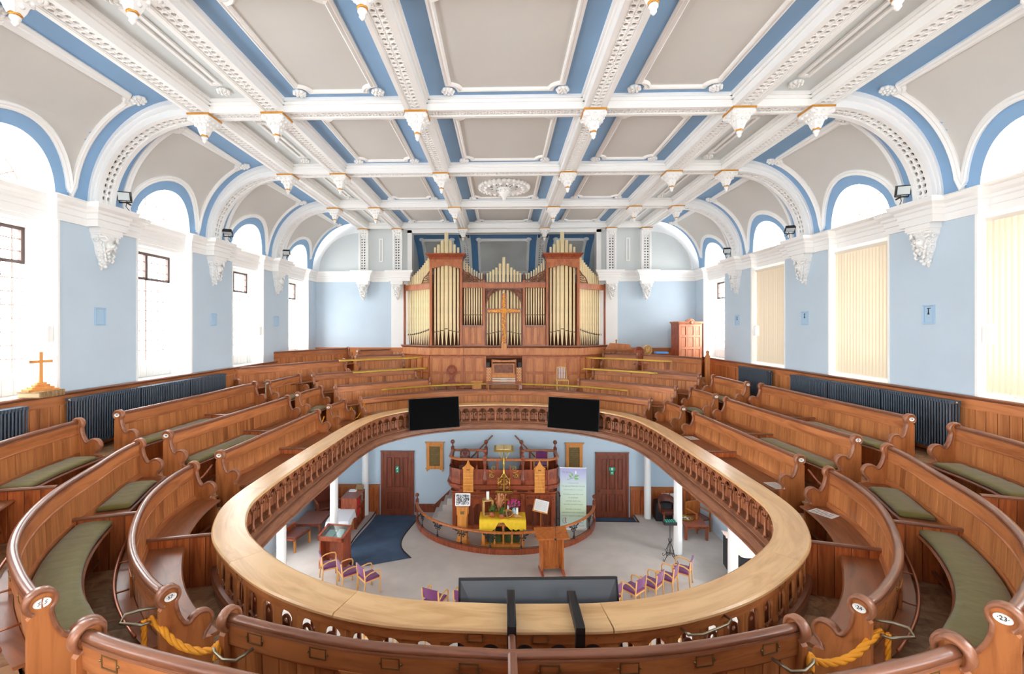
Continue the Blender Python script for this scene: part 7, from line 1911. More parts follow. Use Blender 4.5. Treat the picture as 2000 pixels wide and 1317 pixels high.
# yellow cloth
m = MB(); nx, ny = 34, 10; vs = []
for i in range(nx + 1):
    x = -.70 + 1.40 * i / nx
    drop = .30 if x < -.22 else (.06 if x < .2 else .26); drop += .02 * math.sin(i * 2.2)
    if .12 < x < .2 or -.3 < x < -.22: drop = .16
    for j in range(ny + 1):
        t = j / ny
        if t < .55: y, z = -.34 + (t / .55) * .45, 0.012 + .010 * math.sin(i * 1.9 + j * 1.1) + .006 * math.cos(i * .8)
        else: y, z = 0, 0
        vs.append((x, 0, 0))
pts = []
for i in range(nx + 1):
    x = -.70 + 1.40 * i / nx
    f = 1 / (1 + math.exp(-(-.2 - x) * 30)); g = 1 / (1 + math.exp(-(x - .12) * 30)); drop = .05 + .27 * f + .22 * g + .02 * math.sin(i * 1.7)
    row = []
    for j in range(ny + 1):
        u = j / ny
        if u <= .4: row.append((x, -.345 - .012 * math.sin(i * 1.5), -drop * (1 - u / .4)))
        else: row.append((x, -.34 + (u - .4) / .6 * .62, .014 + .010 * math.sin(i * 1.9 + j * 1.3) * (1 if 0 < j < ny else .3)))
    pts += row
m.add(pts, [(i * (ny + 1) + j, (i + 1) * (ny + 1) + j, (i + 1) * (ny + 1) + j + 1, i * (ny + 1) + j + 1) for i in range(nx) for j in range(ny)], sm=True)
m.add([(.705, -.33 + .6 * i / 8, .014) for i in range(9)] + [(.72 + .008 * math.sin(i * 2), -.33 + .6 * i / 8, -.42 + .04 * math.sin(i)) for i in range(9)], [(i, i + 1, 10 + i, 9 + i) for i in range(8)])
o = m.build('yellow_cloth', M_YEL); o.location = (TX, TY, TZ); tag(o, 'crumpled bright yellow cloth draped over the communion table', 'cloth')
def at_table(x, y): return (TX + x, TY + y, TZ + .024)
bx_ = empty('wooden_box_stand', 'open wooden box standing on end on the table, white candle on top', 'box', at_table(-.46, .05), .25)
m = MB(); m.box(-.15, .15, -.12, -.105 + .0, 0, .0) if False else None
m = MB(); m.box(-.15, -.13, -.13, .13, 0, .47); m.box(.13, .15, -.13, .13, 0, .47); m.box(-.15, .15, -.13, .13, .45, .47); m.box(-.15, .15, -.13, .13, 0, .02); m.build('sides', M_PALEW, bx_)
m = MB(); m.box(-.13, .13, .11, .13, .02, .45); m.build('back', M_REDW, bx_)
for lab, x, y, z, r, h in (('thick white pillar candle on top of the wooden box', -.46, .05, .47, .045, .24), ('tall white candle left of the blue jug', .17, .12, 0, .036, .26), ('white candle in front of the blue jug on the table', .44, -.1, 0, .036, .27)):
    c = empty('candle', lab, 'candle', at_table(x, y) if not z else (TX + x, TY + y, TZ + .024 + z))
    m = MB(); m.lathe([(r, 0), (r, h), (r * .8, h + .002), (r * .3, h - .004)], 14); m.build('wax', M_ENAM, c); m = MB(); m.cyl(0, 0, h - .005, h + .02, .003, 5); m.build('wick', M_BLACK, c)
    if not z and x > .3: m = MB(); m.lathe([(.05, -.0), (.06, .006), (.02, .012)], 10); m.build('saucer', M_VASE, c)
vs_ = empty('blue_jug', 'pale blue glazed jug on the table holding the magenta flowers', 'jug', at_table(.34, .08))
m = MB(); m.lathe([(.04, 0), (.06, .03), (.068, .09), (.05, .15), (.035, .18), (.045, .22), (.043, .22), (.03, .18)], 16); m.build('body', M_VASE, vs_)
m = MB(); m.tube([(.04, 0, .2), (.1, 0, .19), (.105, 0, .12), (.06, 0, .07)], .009, 6); m.build('handle', M_VASE, vs_)
fl = empty('magenta_flowers', 'bunch of magenta flowers with leaves in the pale blue jug', 'flowers', at_table(.34, .08))
random.seed(3)
m = MB(); m2 = MB()
for i in range(26):
    a, r, z = random.uniform(0, 2 * PI), random.uniform(.03, .2), random.uniform(.3, .47); z -= r * .35; p = (r * math.cos(a), r * .7 * math.sin(a), z)
    m2.tube([(0, 0, .18), (p[0] * .5, p[1] * .5, z * .75), p], .004, 4)
    for q in range(5): b = q * 2 * PI / 5 + a; m.ball(p[0] + .018 * math.cos(b), p[1] + .012 * math.sin(b), z + .012 * math.sin(b), .016, 5)
for i in range(16):
    a = random.uniform(0, 2 * PI); r = random.uniform(.06, .15); z = random.uniform(.22, .34); x, y = r * math.cos(a), r * math.sin(a)
    m2.add([(x * .4, y * .4, z - .03), (x * .8 + .02, y * .8, z), (x * 1.2, y * 1.2, z + .02), (x * .8 - .02, y * .8, z)], [(0, 1, 2, 3)])
m.build('petals', M_MAG, fl); m2.build('stems_and_leaves', M_LEAF, fl)
for k, (x, y, s_, lab) in enumerate([(-.31, -.12, 1.0, 'round terracotta pot with green herbs on the yellow cloth'), (-.03, -.2, .8, 'small terracotta pot leaning at the middle of the yellow cloth')]):
    t = empty('terracotta_pot', lab, 'pot', at_table(x, y)); m = MB(); m.lathe([(.05 * s_, 0), (.085 * s_, .05 * s_), (.085 * s_, .1 * s_), (.055 * s_, .14 * s_), (.06 * s_, .16 * s_), (.05 * s_, .15 * s_)], 16); m.build('bowl', M_TERR, t)
    m = MB()
    for i in range(60):
        a = random.uniform(0, 2 * PI); r = random.uniform(.02, .15) * s_; z = .14 * s_ + random.uniform(.0, .19); x1, y1 = r * math.cos(a), r * math.sin(a) * .7
        m.tube([(0, 0, .12 * s_), (x1 * .6, y1 * .6, z), (x1, y1, z - .015)], .003, 3)
        m.add([(x1, y1, z), (x1 + .02, y1 + .01, z + .01), (x1 + .03, y1, z + .04), (x1 - .005, y1 - .008, z + .02)], [(0, 1, 2, 3)])
    m.build('leaves', M_LEAF, t)
dr = empty('dried_flowers', 'tall bunch of dried pink and straw flowers in the middle of the table', 'flowers', at_table(-.12, .1))
m = MB()
for i in range(46):
    a = random.uniform(-.5, .9); h = random.uniform(.3, .62); x1 = math.sin(a * .5) * h; y1 = random.uniform(-.05, .05)
    m.tube([(0, 0, 0), (x1 * .3, y1, h * .5), (x1, y1, h)], .004, 4)
    if i % 2: m.ball(x1, y1, h, random.uniform(.012, .03), 5, sz=1.6)
for i in range(14): m.tube([(random.uniform(-.03, .03), 0, .1), (random.uniform(-.04, .04), 0, .64)], .009, 4)
m.build('stalks', M_DRY, dr)
bc = empty('brass_cross', 'small gold cross behind the dried flowers', 'cross', at_table(.08, .26)); m = MB(); m.box(-.018, .018, -.01, .01, .03, .52); m.box(-.11, .11, -.0095, .0095, .36, .4); m.lathe([(.05, 0), (.03, .03)], 10); m.build('cross', M_GOLD, bc)
bs = empty('wicker_basket', 'wicker trug basket tipped forward on the yellow cloth', 'basket', at_table(.1, -.12), .15)
m = MB(); T = TM(0, 0, .10, rx=1.0)
def ell(a, b, z, n=24): return [(a * math.cos(2 * PI * k / n), b * math.sin(2 * PI * k / n), z) for k in range(n)]
for k in range(8): f = k / 7; m.tube([T @ Vector(p) for p in ell(.21 - .06 * f ** 2, .11 - .04 * f ** 2, .05 - .12 * f)], .012, 5, closed=True)
m.add([T @ Vector(p) for p in ell(.15, .07, -.07)], [tuple(range(24))]); m.build('woven_body', M_BASKET, bs)
m = MB(); m.tube([T @ Vector((.0 + 0.01 * math.sin(k), -.11 * math.cos(PI * k / 10), .05 + .14 * math.sin(PI * k / 10))) for k in range(11)], .012, 6); m.build('handle', M_BASKET, bs)
m = MB()
for k in range(20): m.ball(random.uniform(-.12, .12), random.uniform(-.05, .04), random.uniform(.06, .14), .025, 6)
o = m.build('pine_cones', M_DARK, bs)
m = MB(); m.tube([(0, 0, .03), (.1, -.02, .05), (.22, -.05, .035), (.3, -.07, .02)], [.05, .045, .035, .01], 8); o = m.build('driftwood', M_BASKET); o.location = at_table(.3, -.1); tag(o, 'brown bark-like bundle lying at the right end of the table', 'wood')
# pedestal with black and white picture
pd_ = empty('flower_pedestal', 'honey oak octagonal pedestal left of the communion table', 'pedestal', (-1.26, 13.92, D), .3)
m = MB()
def octo(r, z0, z1, r1=None): m.lathe([(r, z0), (r1 or r, z1)], 6, sm=False)
octo(.26, 0, .04); octo(.25, .04, .10, .20); octo(.20, .10, .22); octo(.17, .22, .24); octo(.165, .24, .93); octo(.18, .93, .95); octo(.19, .95, 1.18); octo(.21, 1.18, 1.21); m.build('shaft', M_OAKL, pd_)
m = MB(); m.box(-.06, .06, -.2, -.165, 1.02, 1.1); o = m.build('plaque', M_OLDBR, pd_); o.rotation_euler = (0, 0, -.3)
pc = empty('mounted_picture', 'black and white picture on card standing on the oak pedestal', 'picture', (-1.26, 13.9, D + 1.21)); T = Matrix.Rotation(-.22, 4, 'X')
m = MB(); m.box(-.23, .23, -.006, .006, 0, .36, 0, T); m.build('card', M_PAPER, pc)
def splotch(name):
    mt, nt, b = base(name); tc = nt.nodes.new('ShaderNodeTexCoord'); n = nt.nodes.new('ShaderNodeTexNoise'); n.inputs['Scale'].default_value = 9; n.inputs['Detail'].default_value = 6; n.inputs['Distortion'].default_value = 2.5
    cr_ = nt.nodes.new('ShaderNodeValToRGB'); cr_.color_ramp.elements[0].position = .40; cr_.color_ramp.elements[0].color = (.03, .03, .03, 1); cr_.color_ramp.elements[1].position = .66; cr_.color_ramp.elements[1].color = (.8, .8, .8, 1)
    nt.links.new(tc.outputs['Object'], n.inputs[0]); nt.links.new(n.outputs[0], cr_.inputs[0]); nt.links.new(cr_.outputs[0], b.inputs['Base Color']); return mt
m = MB(); m.box(-.2, .2, -.009, -.006, .03, .33, 0, T); m.build('print', splotch('ink_drawing_print'), pc)
# notice stand
ns = empty('notice_stand', 'wooden stand holding a tilted white notice right of the table', 'stand', (1.17, 14.45, D), -.12)
m = MB(); m.box(-.02, .02, -.02, .02, .03, .90); m.build('post', M_LECT, ns); m = MB(); m.box(-.2, .2, -.03, .03, 0, .04); m.box(-.03, .03, -.2, .2, 0, .04); m.build('foot', M_LECT, ns)
T = TM(0, 0, .98, ry=.0, rx=-.55) @ Matrix.Rotation(.18, 4, 'Y')
m = MB(); m.box(-.24, .24, -.01, .01, -.17, .19, 0, T); m.build('backboard', M_OAKL, ns)
m = MB(); m.box(-.205, .225, -.014, -.01, -.13, .21, 0, T); m.build('notice', M_PAPER, ns)
m = MB()
for k in range(9): m.box(-.17, .19, -.0155, -.014, .165 - k * .032, .17 - k * .032, 0, T)
m.build('print', M_GINK, ns)
# roll-up banner
def banner_mat():
    mt, nt, b = base('banner_print'); tc = nt.nodes.new('ShaderNodeTexCoord'); sp = nt.nodes.new('ShaderNodeSeparateXYZ'); cr_ = nt.nodes.new('ShaderNodeValToRGB')
    mr = nt.nodes.new('ShaderNodeMapRange'); mr.inputs[1].default_value = 0; mr.inputs[2].default_value = 2.05
    nt.links.new(tc.outputs['Object'], sp.inputs[0]); nt.links.new(sp.outputs['Z'], mr.inputs[0]); nt.links.new(mr.outputs[0], cr_.inputs[0])
    e = cr_.color_ramp.elements; e[0].position = 0; e[0].color = srgb((206, 226, 224)); e[1].position = 1; e[1].color = srgb((164, 160, 206))
    for p, c in ((.3, (212, 230, 196)), (.7, (206, 224, 216)), (.86, (186, 190, 218))): x = e.new(p); x.color = srgb(c)
    nt.links.new(cr_.outputs[0], b.inputs['Base Color']); b.inputs['Roughness'].default_value = .5; return mt
ba = empty('rollup_banner', 'roll-up banner with green leaf emblem beside the right door', 'banner', (2.29, 15.12, D), -.03)
m = MB(); m.box(-.43, .43, -.004, .004, .04, 2.02); m.build('banner_sheet', banner_mat(), ba)
m = MB(); m.box(-.44, .44, -.01, .01, 2.01, 2.035); m.bbox(-.44, .44, -.08, .08, 0, .06); m.build('cassette', M_ENAM, ba)
TT = lambda x, z: TM(x, -.005, z) @ Matrix.Rotation(PI / 2, 4, 'X')
tl = [('The Spring', -.22, 1.88, .075), ('A community of faith', 0, 1.52, .045), ('The Spring Methodist Church', 0, 1.42, .07), ('', 0, 1.3, .04), ('We believe that God cares', 0, 1.15, .065), ('for all people', 0, 1.04, .065), ('and that God\'s love', 0, .93, .065), ('was fully revealed in Jesus', 0, .82, .065), ('Worship in this place', 0, .66, .065), ('and service in this community', 0, .55, .065), ('are our response to that love', 0, .44, .065)]
tl[3] = ('has been worshipping here for many years', 0, 1.3, .04)
for tx, x, z, sz in tl: text_obj(tx, sz * .92, UP.setdefault('BI', plain('banner_ink', (120, 136, 112), .6)), ba, TT(x, z), ext=.0005)
text_obj('Methodist Church', .07, plain('banner_red', (206, 60, 60), .6), ba, TT(.10, .115), ext=.0005)
m = MB()
def leaf(m, cx, cz, a, L, w): 
    c, s_ = math.cos(a), math.sin(a); P = [(0, 0), (L * .3, w), (L * .7, w * .8), (L, 0), (L * .7, -w * .8), (L * .3, -w)]
    m.prism([(cx + x * c - z * s_, cz + x * s_ + z * c) for x, z in P], -.007, -.004, 'y')
leaf(m, .02, 1.68, -.15, .17, .03); leaf(m, .05, 1.72, .45, .16, .03); leaf(m, .0, 1.75, 2.1, .13, .03); leaf(m, -.05, 1.69, 2.3, .13, .03); m.build('leaf_emblem', plain('banner_leaf', (120, 190, 90), .6), ba)
m = MB(); leaf(m, .085, 1.80, 1.55, .14, .022); m.build('bud_emblem', M_PAPER, ba)
m = MB(); m.tube([(-.2, -.006, 1.64), (-.08, -.006, 1.66), (.02, -.006, 1.70), (.09, -.006, 1.8)], .004, 4); m.tube([(-.27 + .07 * math.cos(k), -.006, .28 + .09 * math.sin(k)) for k in [.8 + i * .35 for i in range(15)]], .005, 4); m.build('line_emblem', M_INK, ba)
m = MB(); m.tube([(-.25, -.006, .34), (-.27, -.006, .29), (-.24, -.006, .22), (-.25, -.006, .36)], .006, 4); m.build('red_line_emblem', plain('banner_red2', (206, 60, 60), .6), ba)
m = MB()
for q in range(2): m.tube([(.22 + q * .06 + .06 * math.cos(k), -.006, .26 + .05 * math.sin(k)) for k in [i * .5 for i in range(12)]], .009, 4)
m.build('blue_swirl_emblem', plain('banner_blue', (80, 150, 206), .6), ba)
# wall tablets
for s, x0, x1, lab in ((-1, -2.83, -2.13, 'bronze memorial tablet in an oak frame left of the pulpit'), (1, 2.17, 2.86, 'bronze memorial tablet in an oak frame above the banner')):
    t = empty('memorial_tablet', lab, 'tablet', ((x0 + x1) / 2, YF, 1.80)); w = (x1 - x0) / 2 - .05
    m = MB(); m.bbox(-w, -w + .11, -.06, 0, -.06, .9); m.bbox(w - .11, w, -.06, 0, -.06, .9); m.box(-w, w, -.055, 0, -.02, .08); m.box(-w, w, -.055, 0, .78, .92); m.box(-w - .03, w + .03, -.07, 0, -.03, -.005); m.box(-w + .06, w - .06, -.065, -.05, .82, .87)
    m.prism([(-w - .06, .94), (-w, .88), (w, .88), (w + .06, .94)], -.09, 0, 'y'); m.box(-w, -w + .05, -.04, 0, -.12, -.05); m.box(w - .05, w, -.04, 0, -.12, -.05); m.build('frame', M_OAKL, t)
    m = MB(); m.box(-w + .1, w - .1, -.03, 0, .06, .8); pl_ = m.build('plaque', M_PATINA, t)
    m = MB()
    for k in range(9): hw_ = [.05, .14, .12, .15, .1, .13, .15, .09, .12][k]; m.box(-hw_, hw_, -.033, -.03, .7 - k * .07, .715 - k * .07)
    m.build('engraving', M_OLDBR, pl_)['kind'] = 'stuff'
# ---- lectern on the floor
lc = empty('floor_lectern', 'oak reading lectern on the carpet in front of the communion rail', 'lectern', (1.29, 12.45, D), .12)
m = MB(); m.bbox(-.29, .29, -.03, .03, .12, .98, .004); m.build('front_panel', M_LECT, lc)
for i in range(7): m = MB(); m.bbox(-.19 + i * .055 + .002, -.19 + (i + 1) * .055 - .002, -.042, -.03, .2, .88, .004); m.build('plank', M_LECT, lc)
m = MB(); m.box(-.29, -.2, -.05, -.03, .12, .98); m.box(.2, .29, -.05, -.03, .12, .98); m.box(-.29, .29, -.05, -.03, .12, .2); m.prism([(-.2, .98), (-.2, .78), (-.15, .88), (-.1, .93), (0, .9), (.1, .93), (.15, .88), (.2, .78), (.2, .98)], -.05, -.03, 'y'); m.build('frame', M_LECT, lc)
for s in (-1, 1):
    m = MB(); m.bbox(s * .29 - .02, s * .29 + .02, -.14, .16, .08, .98, .004); m.build('side_panel', M_LECT, lc)
    m = MB(); m.prism([(-.28, 0), (.26, 0), (.26, .05), (.15, .11), (-.15, .11), (-.28, .05)], s * .29 - .03, s * .29 + .03, 'x'); m.build('foot', M_REDW, lc)
m = MB(); T = TM(0, 0, 1.06, rx=.24); m.box(-.44, .44, -.24, .24, -.015, .015, 0, T); m.box(-.44, .44, -.26, -.23, -.015, .035, 0, T); m.build('desk', M_LECT, lc)
mc = empty('microphone', 'thin gooseneck microphone on the floor lectern', 'microphone', (1.37, 12.4, D + 1.06)); m = MB(); m.tube([(0, -.2, .0), (0, -.24, .1), (0, -.22, .24), (-.02, -.15, .38), (-.03, -.12, .44)], .006, 5); m.build('gooseneck', M_BLACK, mc); m = MB(); m.ball(-.03, -.12, .46, .018, 8); m.lathe([(.03, -.05), (.03, -.02)], 8, 0, -.24); m.build('head', M_BLACK, mc)
# ---- left group
gc_ = empty('display_case', 'dark wooden display case with a glass top beside the blue ramp', 'display case', (-4.73, 12.66, D), -.14)
for s in (-1, 1):
    m = MB(); m.prism([(-.26, 0), (.26, 0), (.26, .2), (.23, .28), (.23, .9), (-.23, .9), (-.23, .28), (-.26, .2)], s * .33 - .02, s * .33 + .02, 'x'); m.build('side', M_REDW, gc_)
m = MB(); m.box(-.33, .33, .02, .05, .15, .85); m.build('back', M_REDW, gc_)
m = MB(); T = TM(0, 0, .93, rx=.22); m.box(-.38, .38, -.3, .3, -.09, -.075, 0, T)
for b in ((-.38, .38, -.3, -.25), (-.38, .38, .25, .3), (-.38, -.32, -.3, .3), (.32, .38, -.3, .3)): m.box(b[0], b[1], b[2], b[3], -.09, .03, 0, T)
m.build('case_frame', M_REDW, gc_); m = MB(); m.box(-.33, .33, -.26, .26, .018, .022, 0, T); m.build('glass_top', M_GLASSC, gc_)
m = MB(); m.box(-.25, -.02, -.2, .15, -.07, -.055, 0, T); m.box(.02, .22, -.18, .2, -.07, -.055, 0, T); m.build('papers', M_PAPER, gc_)
def low_table(name, lab, x, y, rz, w, d, h, mat, mt2):
    t = empty(name, lab, 'table', (x, y, D), rz); m = MB(); m.bbox(-w, w, -d, d, h - .03, h, .012); m.build('tabletop', mt2, t)
    m = MB(); m.box(-w + .05, w - .05, -d + .05, -d + .07, h - .11, h - .03); m.box(-w + .05, w - .05, d - .07, d - .05, h - .11, h - .03); m.box(-w + .05, -w + .07, -d + .05, d - .05, h - .11, h - .03); m.box(w - .07, w - .05, -d + .05, d - .05, h - .11, h - .03); m.build('apron', mat, t)
    for a in (-1, 1):
        for b in (-1, 1): m = MB(); X, Y = a * (w - .06), b * (d - .06); m.bbox(X - .035, X + .035, Y - .035, Y + .035, 0, h - .03); m.build('leg', mat, t)
    return t
low_table('coffee_table', 'low dark coffee table by the left column under the gallery', -6.2, 14.75, .02, .42, .52, .46, M_DOOR, M_DOOR)
wt = low_table('side_table', 'table under a white cloth behind the left column', -5.2, 14.45, .1, .32, .5, .66, M_OAKL, M_OAKL)
m = MB(); n = 40; vs = []
for k in range(n):
    a = 2 * PI * k / n; c, s_ = math.cos(a), math.sin(a); q = 1 / max(abs(c), abs(s_)); X, Y = .34 * c * q, .52 * s_ * q; cor = min(abs(c), abs(s_)) / max(abs(c), abs(s_))
    dz = .16 + .24 * cor ** 2 + .01 * math.sin(k * 3); fl_ = 1.06 + .10 * cor + .03 * math.sin(k * 2.3)
    vs += [(X, Y, .668), (X * fl_, Y * fl_, .668 - dz)]
m.add(vs, [((2 * k), (2 * k + 1), (2 * k + 3) % (2 * n), (2 * k + 2) % (2 * n)) for k in range(n)] + [tuple(2 * k for k in range(n))]); o = m.build('white_tablecloth', M_WCLOTH); o.location = (-5.2, 14.45, D); o.rotation_euler = (0, 0, .1); tag(o, 'white pointed tablecloth over the side table by the left column', 'tablecloth')
bs_ = empty('bookcase', 'low mahogany bookcase seen end-on with red books, by the blue ramp', 'bookcase', (-5.12, 15.35, D), .0)
m = MB(); m.box(-.27, .27, -.45, .45, .98, 1.02); m.box(-.27, .27, -.45, -.42, 0, .98); m.box(-.27, .27, .42, .45, 0, .98); m.box(-.27, -.25, -.45, .45, 0, .98); m.box(-.25, .27, -.01, .01, 0, .98); m.box(-.25, .27, -.43, .43, 0, .05); m.box(-.25, .26, -.43, .43, .33, .36); m.box(-.25, .26, -.43, .43, .66, .69); m.build('carcass', M_REDW, bs_)
k = 0
for r, z in enumerate((.69, .36, .05)):
    y = -.41
    while y < .38 and k < 30:
        w_ = random.uniform(.03, .05); h_ = random.uniform(.2, .27); m = MB(); m.bbox(-.1, .24, y, y + w_ - .003, z, z + h_, .003)
        if -.03 < y < .03: y += .05; continue
        red = (r < 2 and y < 0); o = m.build('book', M_RED if red else [M_IRON, M_BIND, M_BLACK, M_PAPER][k % 4]); o.location = (-5.12, 15.35, D)
        tag(o, ('red hymn book on the %s shelf of the low bookcase' % ['top', 'middle', 'bottom'][r]) if red else ('dark or pale book on the %s shelf of the low bookcase' % ['top', 'middle', 'bottom'][r]), 'book', ('red hymn books, %s shelf' if red else 'mixed books, %s shelf') % ['top', 'middle', 'bottom'][r]); k += 1; y += w_
for k, (x, y, h, lab) in enumerate([(-5.2, 15.6, .03, 'white papers lying on the low bookcase'), (-5.02, 15.75, .09, 'small open carton of leaflets on the far end of the bookcase')]):
    m = MB(); m.bbox(-.12, .12, -.09, .09, 0, h, .003) if k == 0 else m.add([(-.12, -.08, 0), (.12, -.08, 0), (.12, .08, 0), (-.12, .08, 0), (-.12, -.12, h * .4), (.12, -.12, h * .4), (.12, .08, h * 1.6), (-.12, .08, h * 1.6)], [(0, 3, 2, 1), (4, 5, 6, 7), (0, 1, 5, 4), (1, 2, 6, 5), (2, 3, 7, 6), (3, 0, 4, 7)])
    o = m.build('leaflets', M_PAPER if k == 0 else M_BIND); o.location = (x, y, D + 1.02); tag(o, lab, 'papers')
def pa(name, x, y, rz, w, d, h, lab):
    t = empty(name, lab, 'speaker', (x, y, D), rz); m = MB(); m.bbox(-w, w, -d, d, 0, h, .02); m.build('cabinet', M_BLACK, t)
    m = MB(); m.box(-w + .03, w - .03, -d - .008, -d, .05, h - .05); m.build('grille', M_IRON, t); m = MB(); m.box(-.06, .06, -.02, .02, h, h + .004); m.box(-w - .004, -w, -.06, .06, h * .55, h * .7); m.build('handle', M_IRON, t)
pa('loudspeaker', -5.3, 16.08, 0, .16, .2, .75, 'black loudspeaker box behind the low bookcase')
pa('loudspeaker', 5.52, 16.0, -.1, .27, .22, .62, 'large black loudspeaker on the floor beside the right column')
for k, (x, y, rz, lab) in enumerate([(-6.2, 15.85, .6, 'dark leather high-backed seat against the left panelling'), (-6.35, 13.7, 1.35, 'low dark wooden chair under the left balustrade beside the coffee table')]):
    t = empty('settle', lab, 'chair', (x, y, D), rz)
    m = MB(); m.bbox(-.35, .35, -.28, .28, .36, .44, .03); m.build('seat', M_LEATH, t); m = MB(); m.bbox(-.37, .37, .24, .3, .36, 1.0 if k == 0 else .6, .03); m.build('backrest', M_LEATH if k == 0 else M_REDW, t)
    for a in (-1, 1): 
        m = MB(); m.bbox(a * .37 - .03, a * .37 + .03, -.28, .28, .36, .62 if k == 0 else .4, .01); m.build('arm', M_REDW, t)
        for b in (-1, 1): m = MB(); m.box(a * .34 - .025, a * .34 + .025, b * .25 - .025, b * .25 + .025, 0, .36); m.build('leg', M_OAKL if k else M_REDW, t)
# ---- right group
cs = empty('candle_stand', 'black wrought-iron stand with a teal pricket tray beside the right column', 'candle stand', (4.76, 13.2, D))
m = MB(); m.cyl(0, 0, .12, 1.02, .012, 8)
for k in range(4):
    a = k * PI / 2 + .5; c, s_ = math.cos(a), math.sin(a)
    m.tube([(0, 0, .55), (.07 * c, .07 * s_, .4), (.15 * c, .15 * s_, .22), (.14 * c, .14 * s_, .14), (.08 * c, .08 * s_, .13), (.07 * c, .07 * s_, .19)], .008, 5)
    m.tube([(0, 0, .2), (.1 * c, .1 * s_, .16), (.2 * c, .2 * s_, .05), (.24 * c, .24 * s_, .0), (.28 * c, .28 * s_, .04), (.25 * c, .25 * s_, .08)], .009, 5)
    m.tube([(.0, 0, .5), (.05 * c, .05 * s_, .53), (.07 * c, .07 * s_, .58), (.04 * c, .04 * s_, .61)], .007, 5)
m.build('iron_scrolls', M_IRON, cs); m = MB(); m.box(-.17, .17, -.10, .10, 1.02, 1.10); m.build('tray', M_IRON, cs)
m = MB()
for i in range(5):
    for j in range(3): m.ball(-.13 + i * .065, -.06 + j * .06, 1.11, .03, 6)
m.build('glass_lights', M_TEAL, cs)
low_table('coffee_table', 'low wooden table with a brass dish right of the second right column', 6.04, 14.8, -.03, .38, .42, .46, M_REDW, M_REDW)
ds = empty('brass_dish', 'round brass dish of white tokens on the right low table', 'dish', (5.92, 14.95, D + .46)); m = MB(); m.lathe([(.15, 0), (.21, .02), (.22, .035), (.2, .028), (.14, .01)], 24); m.build('dish', M_BRASS, ds)
m = MB()
for k in range(26): a, r = random.uniform(0, 2 * PI), random.uniform(0, .13); m.lathe([(.022, .012 + .006 * (k % 3)), (.022, .018 + .006 * (k % 3))], 7, r * math.cos(a), r * math.sin(a))
m.build('tokens', M_PAPER, ds)['kind'] = 'stuff'
tb = empty('tub_chair', 'brown leather tub chair behind the second right column', 'chair', (5.62, 15.75, D), .1)
m = MB(); m.bbox(-.27, .27, -.25, .27, .34, .44, .04); m.build('seat', M_LEATH, tb); m = MB(); n = 14; vs = []
for k in range(n + 1):
    a = PI * (-.08 + 1.16 * k / n); h = .62 + .24 * math.sin(max(0, min(PI, a))) ** .7
    for r, z in ((.27, .36), (.29, h), (.33, h), (.32, .34)): vs.append((r * math.cos(a), r * .95 * math.sin(a), z))
m.add(vs, [(i * 4 + j, i * 4 + (j + 1) % 4, i * 4 + 4 + (j + 1) % 4, i * 4 + 4 + j) for i in range(n) for j in range(4)] + [(3, 2, 1, 0), tuple(range(4 * n, 4 * n + 4))], sm=True); m.build('backrest', M_LEATH, tb)
for a in (-1, 1):
    for b in (-1, 1): m = MB(); m.box(a * .23 - .02, a * .23 + .02, b * .2 - .02, b * .2 + .02, 0, .34); m.build('leg', M_REDW, tb)
t = empty('open_armchair', 'red wooden open armchair partly hidden by the right balustrade', 'chair', (6.4, 15.2, D), .3)
m = MB(); m.bbox(-.28, .28, -.27, .27, .38, .44, .02); m.build('seat', M_LEATH, t); m = MB(); m.box(-.28, .28, .24, .28, .44, .85); m.build('backrest', M_LECT, t)
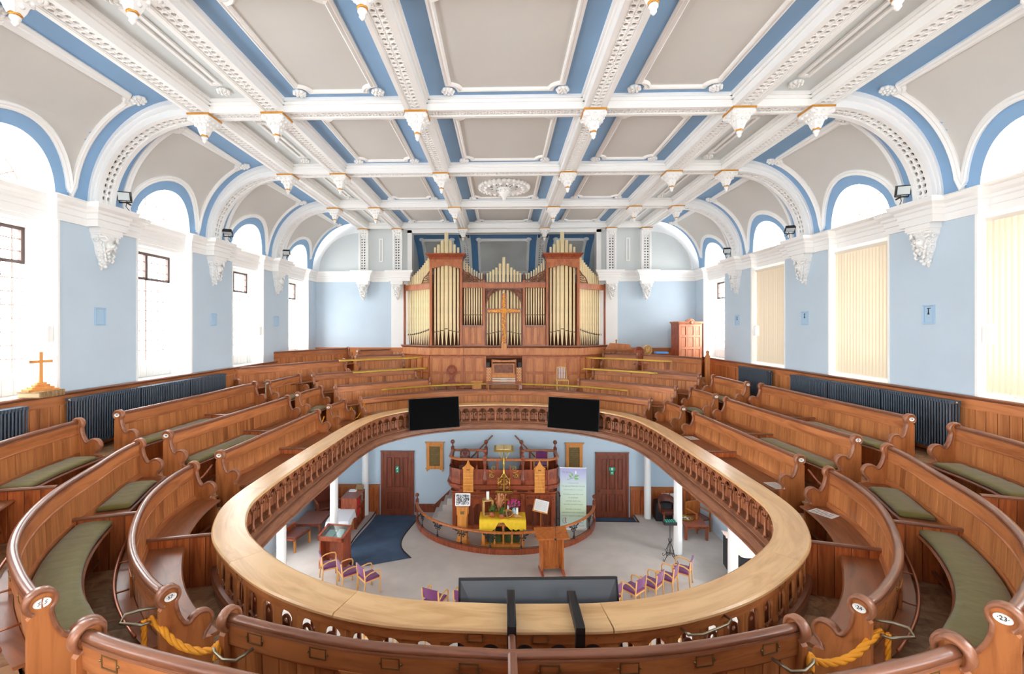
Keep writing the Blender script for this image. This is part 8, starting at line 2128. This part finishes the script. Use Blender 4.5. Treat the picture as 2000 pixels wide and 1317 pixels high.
for a in (-1, 1):
    for b in (-1, 1): m = MB(); m.box(a * .26 - .022, a * .26 + .022, b * .25 - .022, b * .25 + .022, 0, .62 if b < 0 else .85); m.build('leg', M_LECT, t)
    m = MB(); m.box(a * .26 - .025, a * .26 + .025, -.27, .27, .62, .65); m.build('arm', M_LECT, t)
pn = empty('covered_keyboard', 'dark electric organ under a crumpled taupe cover near the right column', 'piano', (6.32, 12.3, D), 1.42)
m = MB(); m.bbox(-.7, .7, -.05, .25, 0, .85, .01); m.bbox(-.7, -.64, -.45, .25, 0, .7, .01); m.bbox(.64, .7, -.45, .25, 0, .7, .01); m.build('case', M_IRON, pn)
m = MB(); m.box(-.72, .72, -.47, -.05, .64, .72); m.box(-.64, .64, -.3, -.26, .1, .16); m.build('key_bed', M_BLACK, pn); m = MB(); m.box(-.2, -.1, -.1, -.05, .28, .48); m.box(.1, .4, -.07, -.05, .28, .32); m.build('labels', M_PAPER, pn)
m = MB(); nx, ny = 24, 10; vs = []
for i in range(nx + 1):
    for j in range(ny + 1):
        x = -.76 + 1.52 * i / nx; u = j / ny; y, z = (-.50, .60 + u * .25) if u < .2 else (-.50 + (u - .2) / .8 * .78, .74 + .16 * min(1, max(0, (u - .5) / .2)))
        vs.append((x, y + .012 * math.sin(i * 1.7 + j), z + .014 * math.sin(i * 2.1 + j * 1.3)))
m.add(vs, [(i * (ny + 1) + j, (i + 1) * (ny + 1) + j, (i + 1) * (ny + 1) + j + 1, i * (ny + 1) + j + 1) for i in range(nx) for j in range(ny)], sm=True); o = m.build('dust_cover', M_TAUPE); o.location = (6.32, 12.3, D); o.rotation_euler = (0, 0, 1.42); tag(o, 'crumpled taupe dust cover over the keyboard near the right column', 'cover')
m = MB(); m.box(-.22, .22, -.02, 0, 0, .55); o = m.build('purple_hanging', M_PURP); o.location = (5.92, YF, 1.95); tag(o, 'purple cloth hanging on the far wall right of the columns', 'hanging')
for k, x in enumerate((5.72, 6.02)): m = MB(); m.bbox(-.13, .13, -.04, 0, 0, .13, .01); o = m.build('wall_box', M_ENAM); o.location = (x, YF - .05, .85); tag(o, 'white socket box on the ground-floor panelling, %s of a pair' % ['left', 'right'][k], 'box')
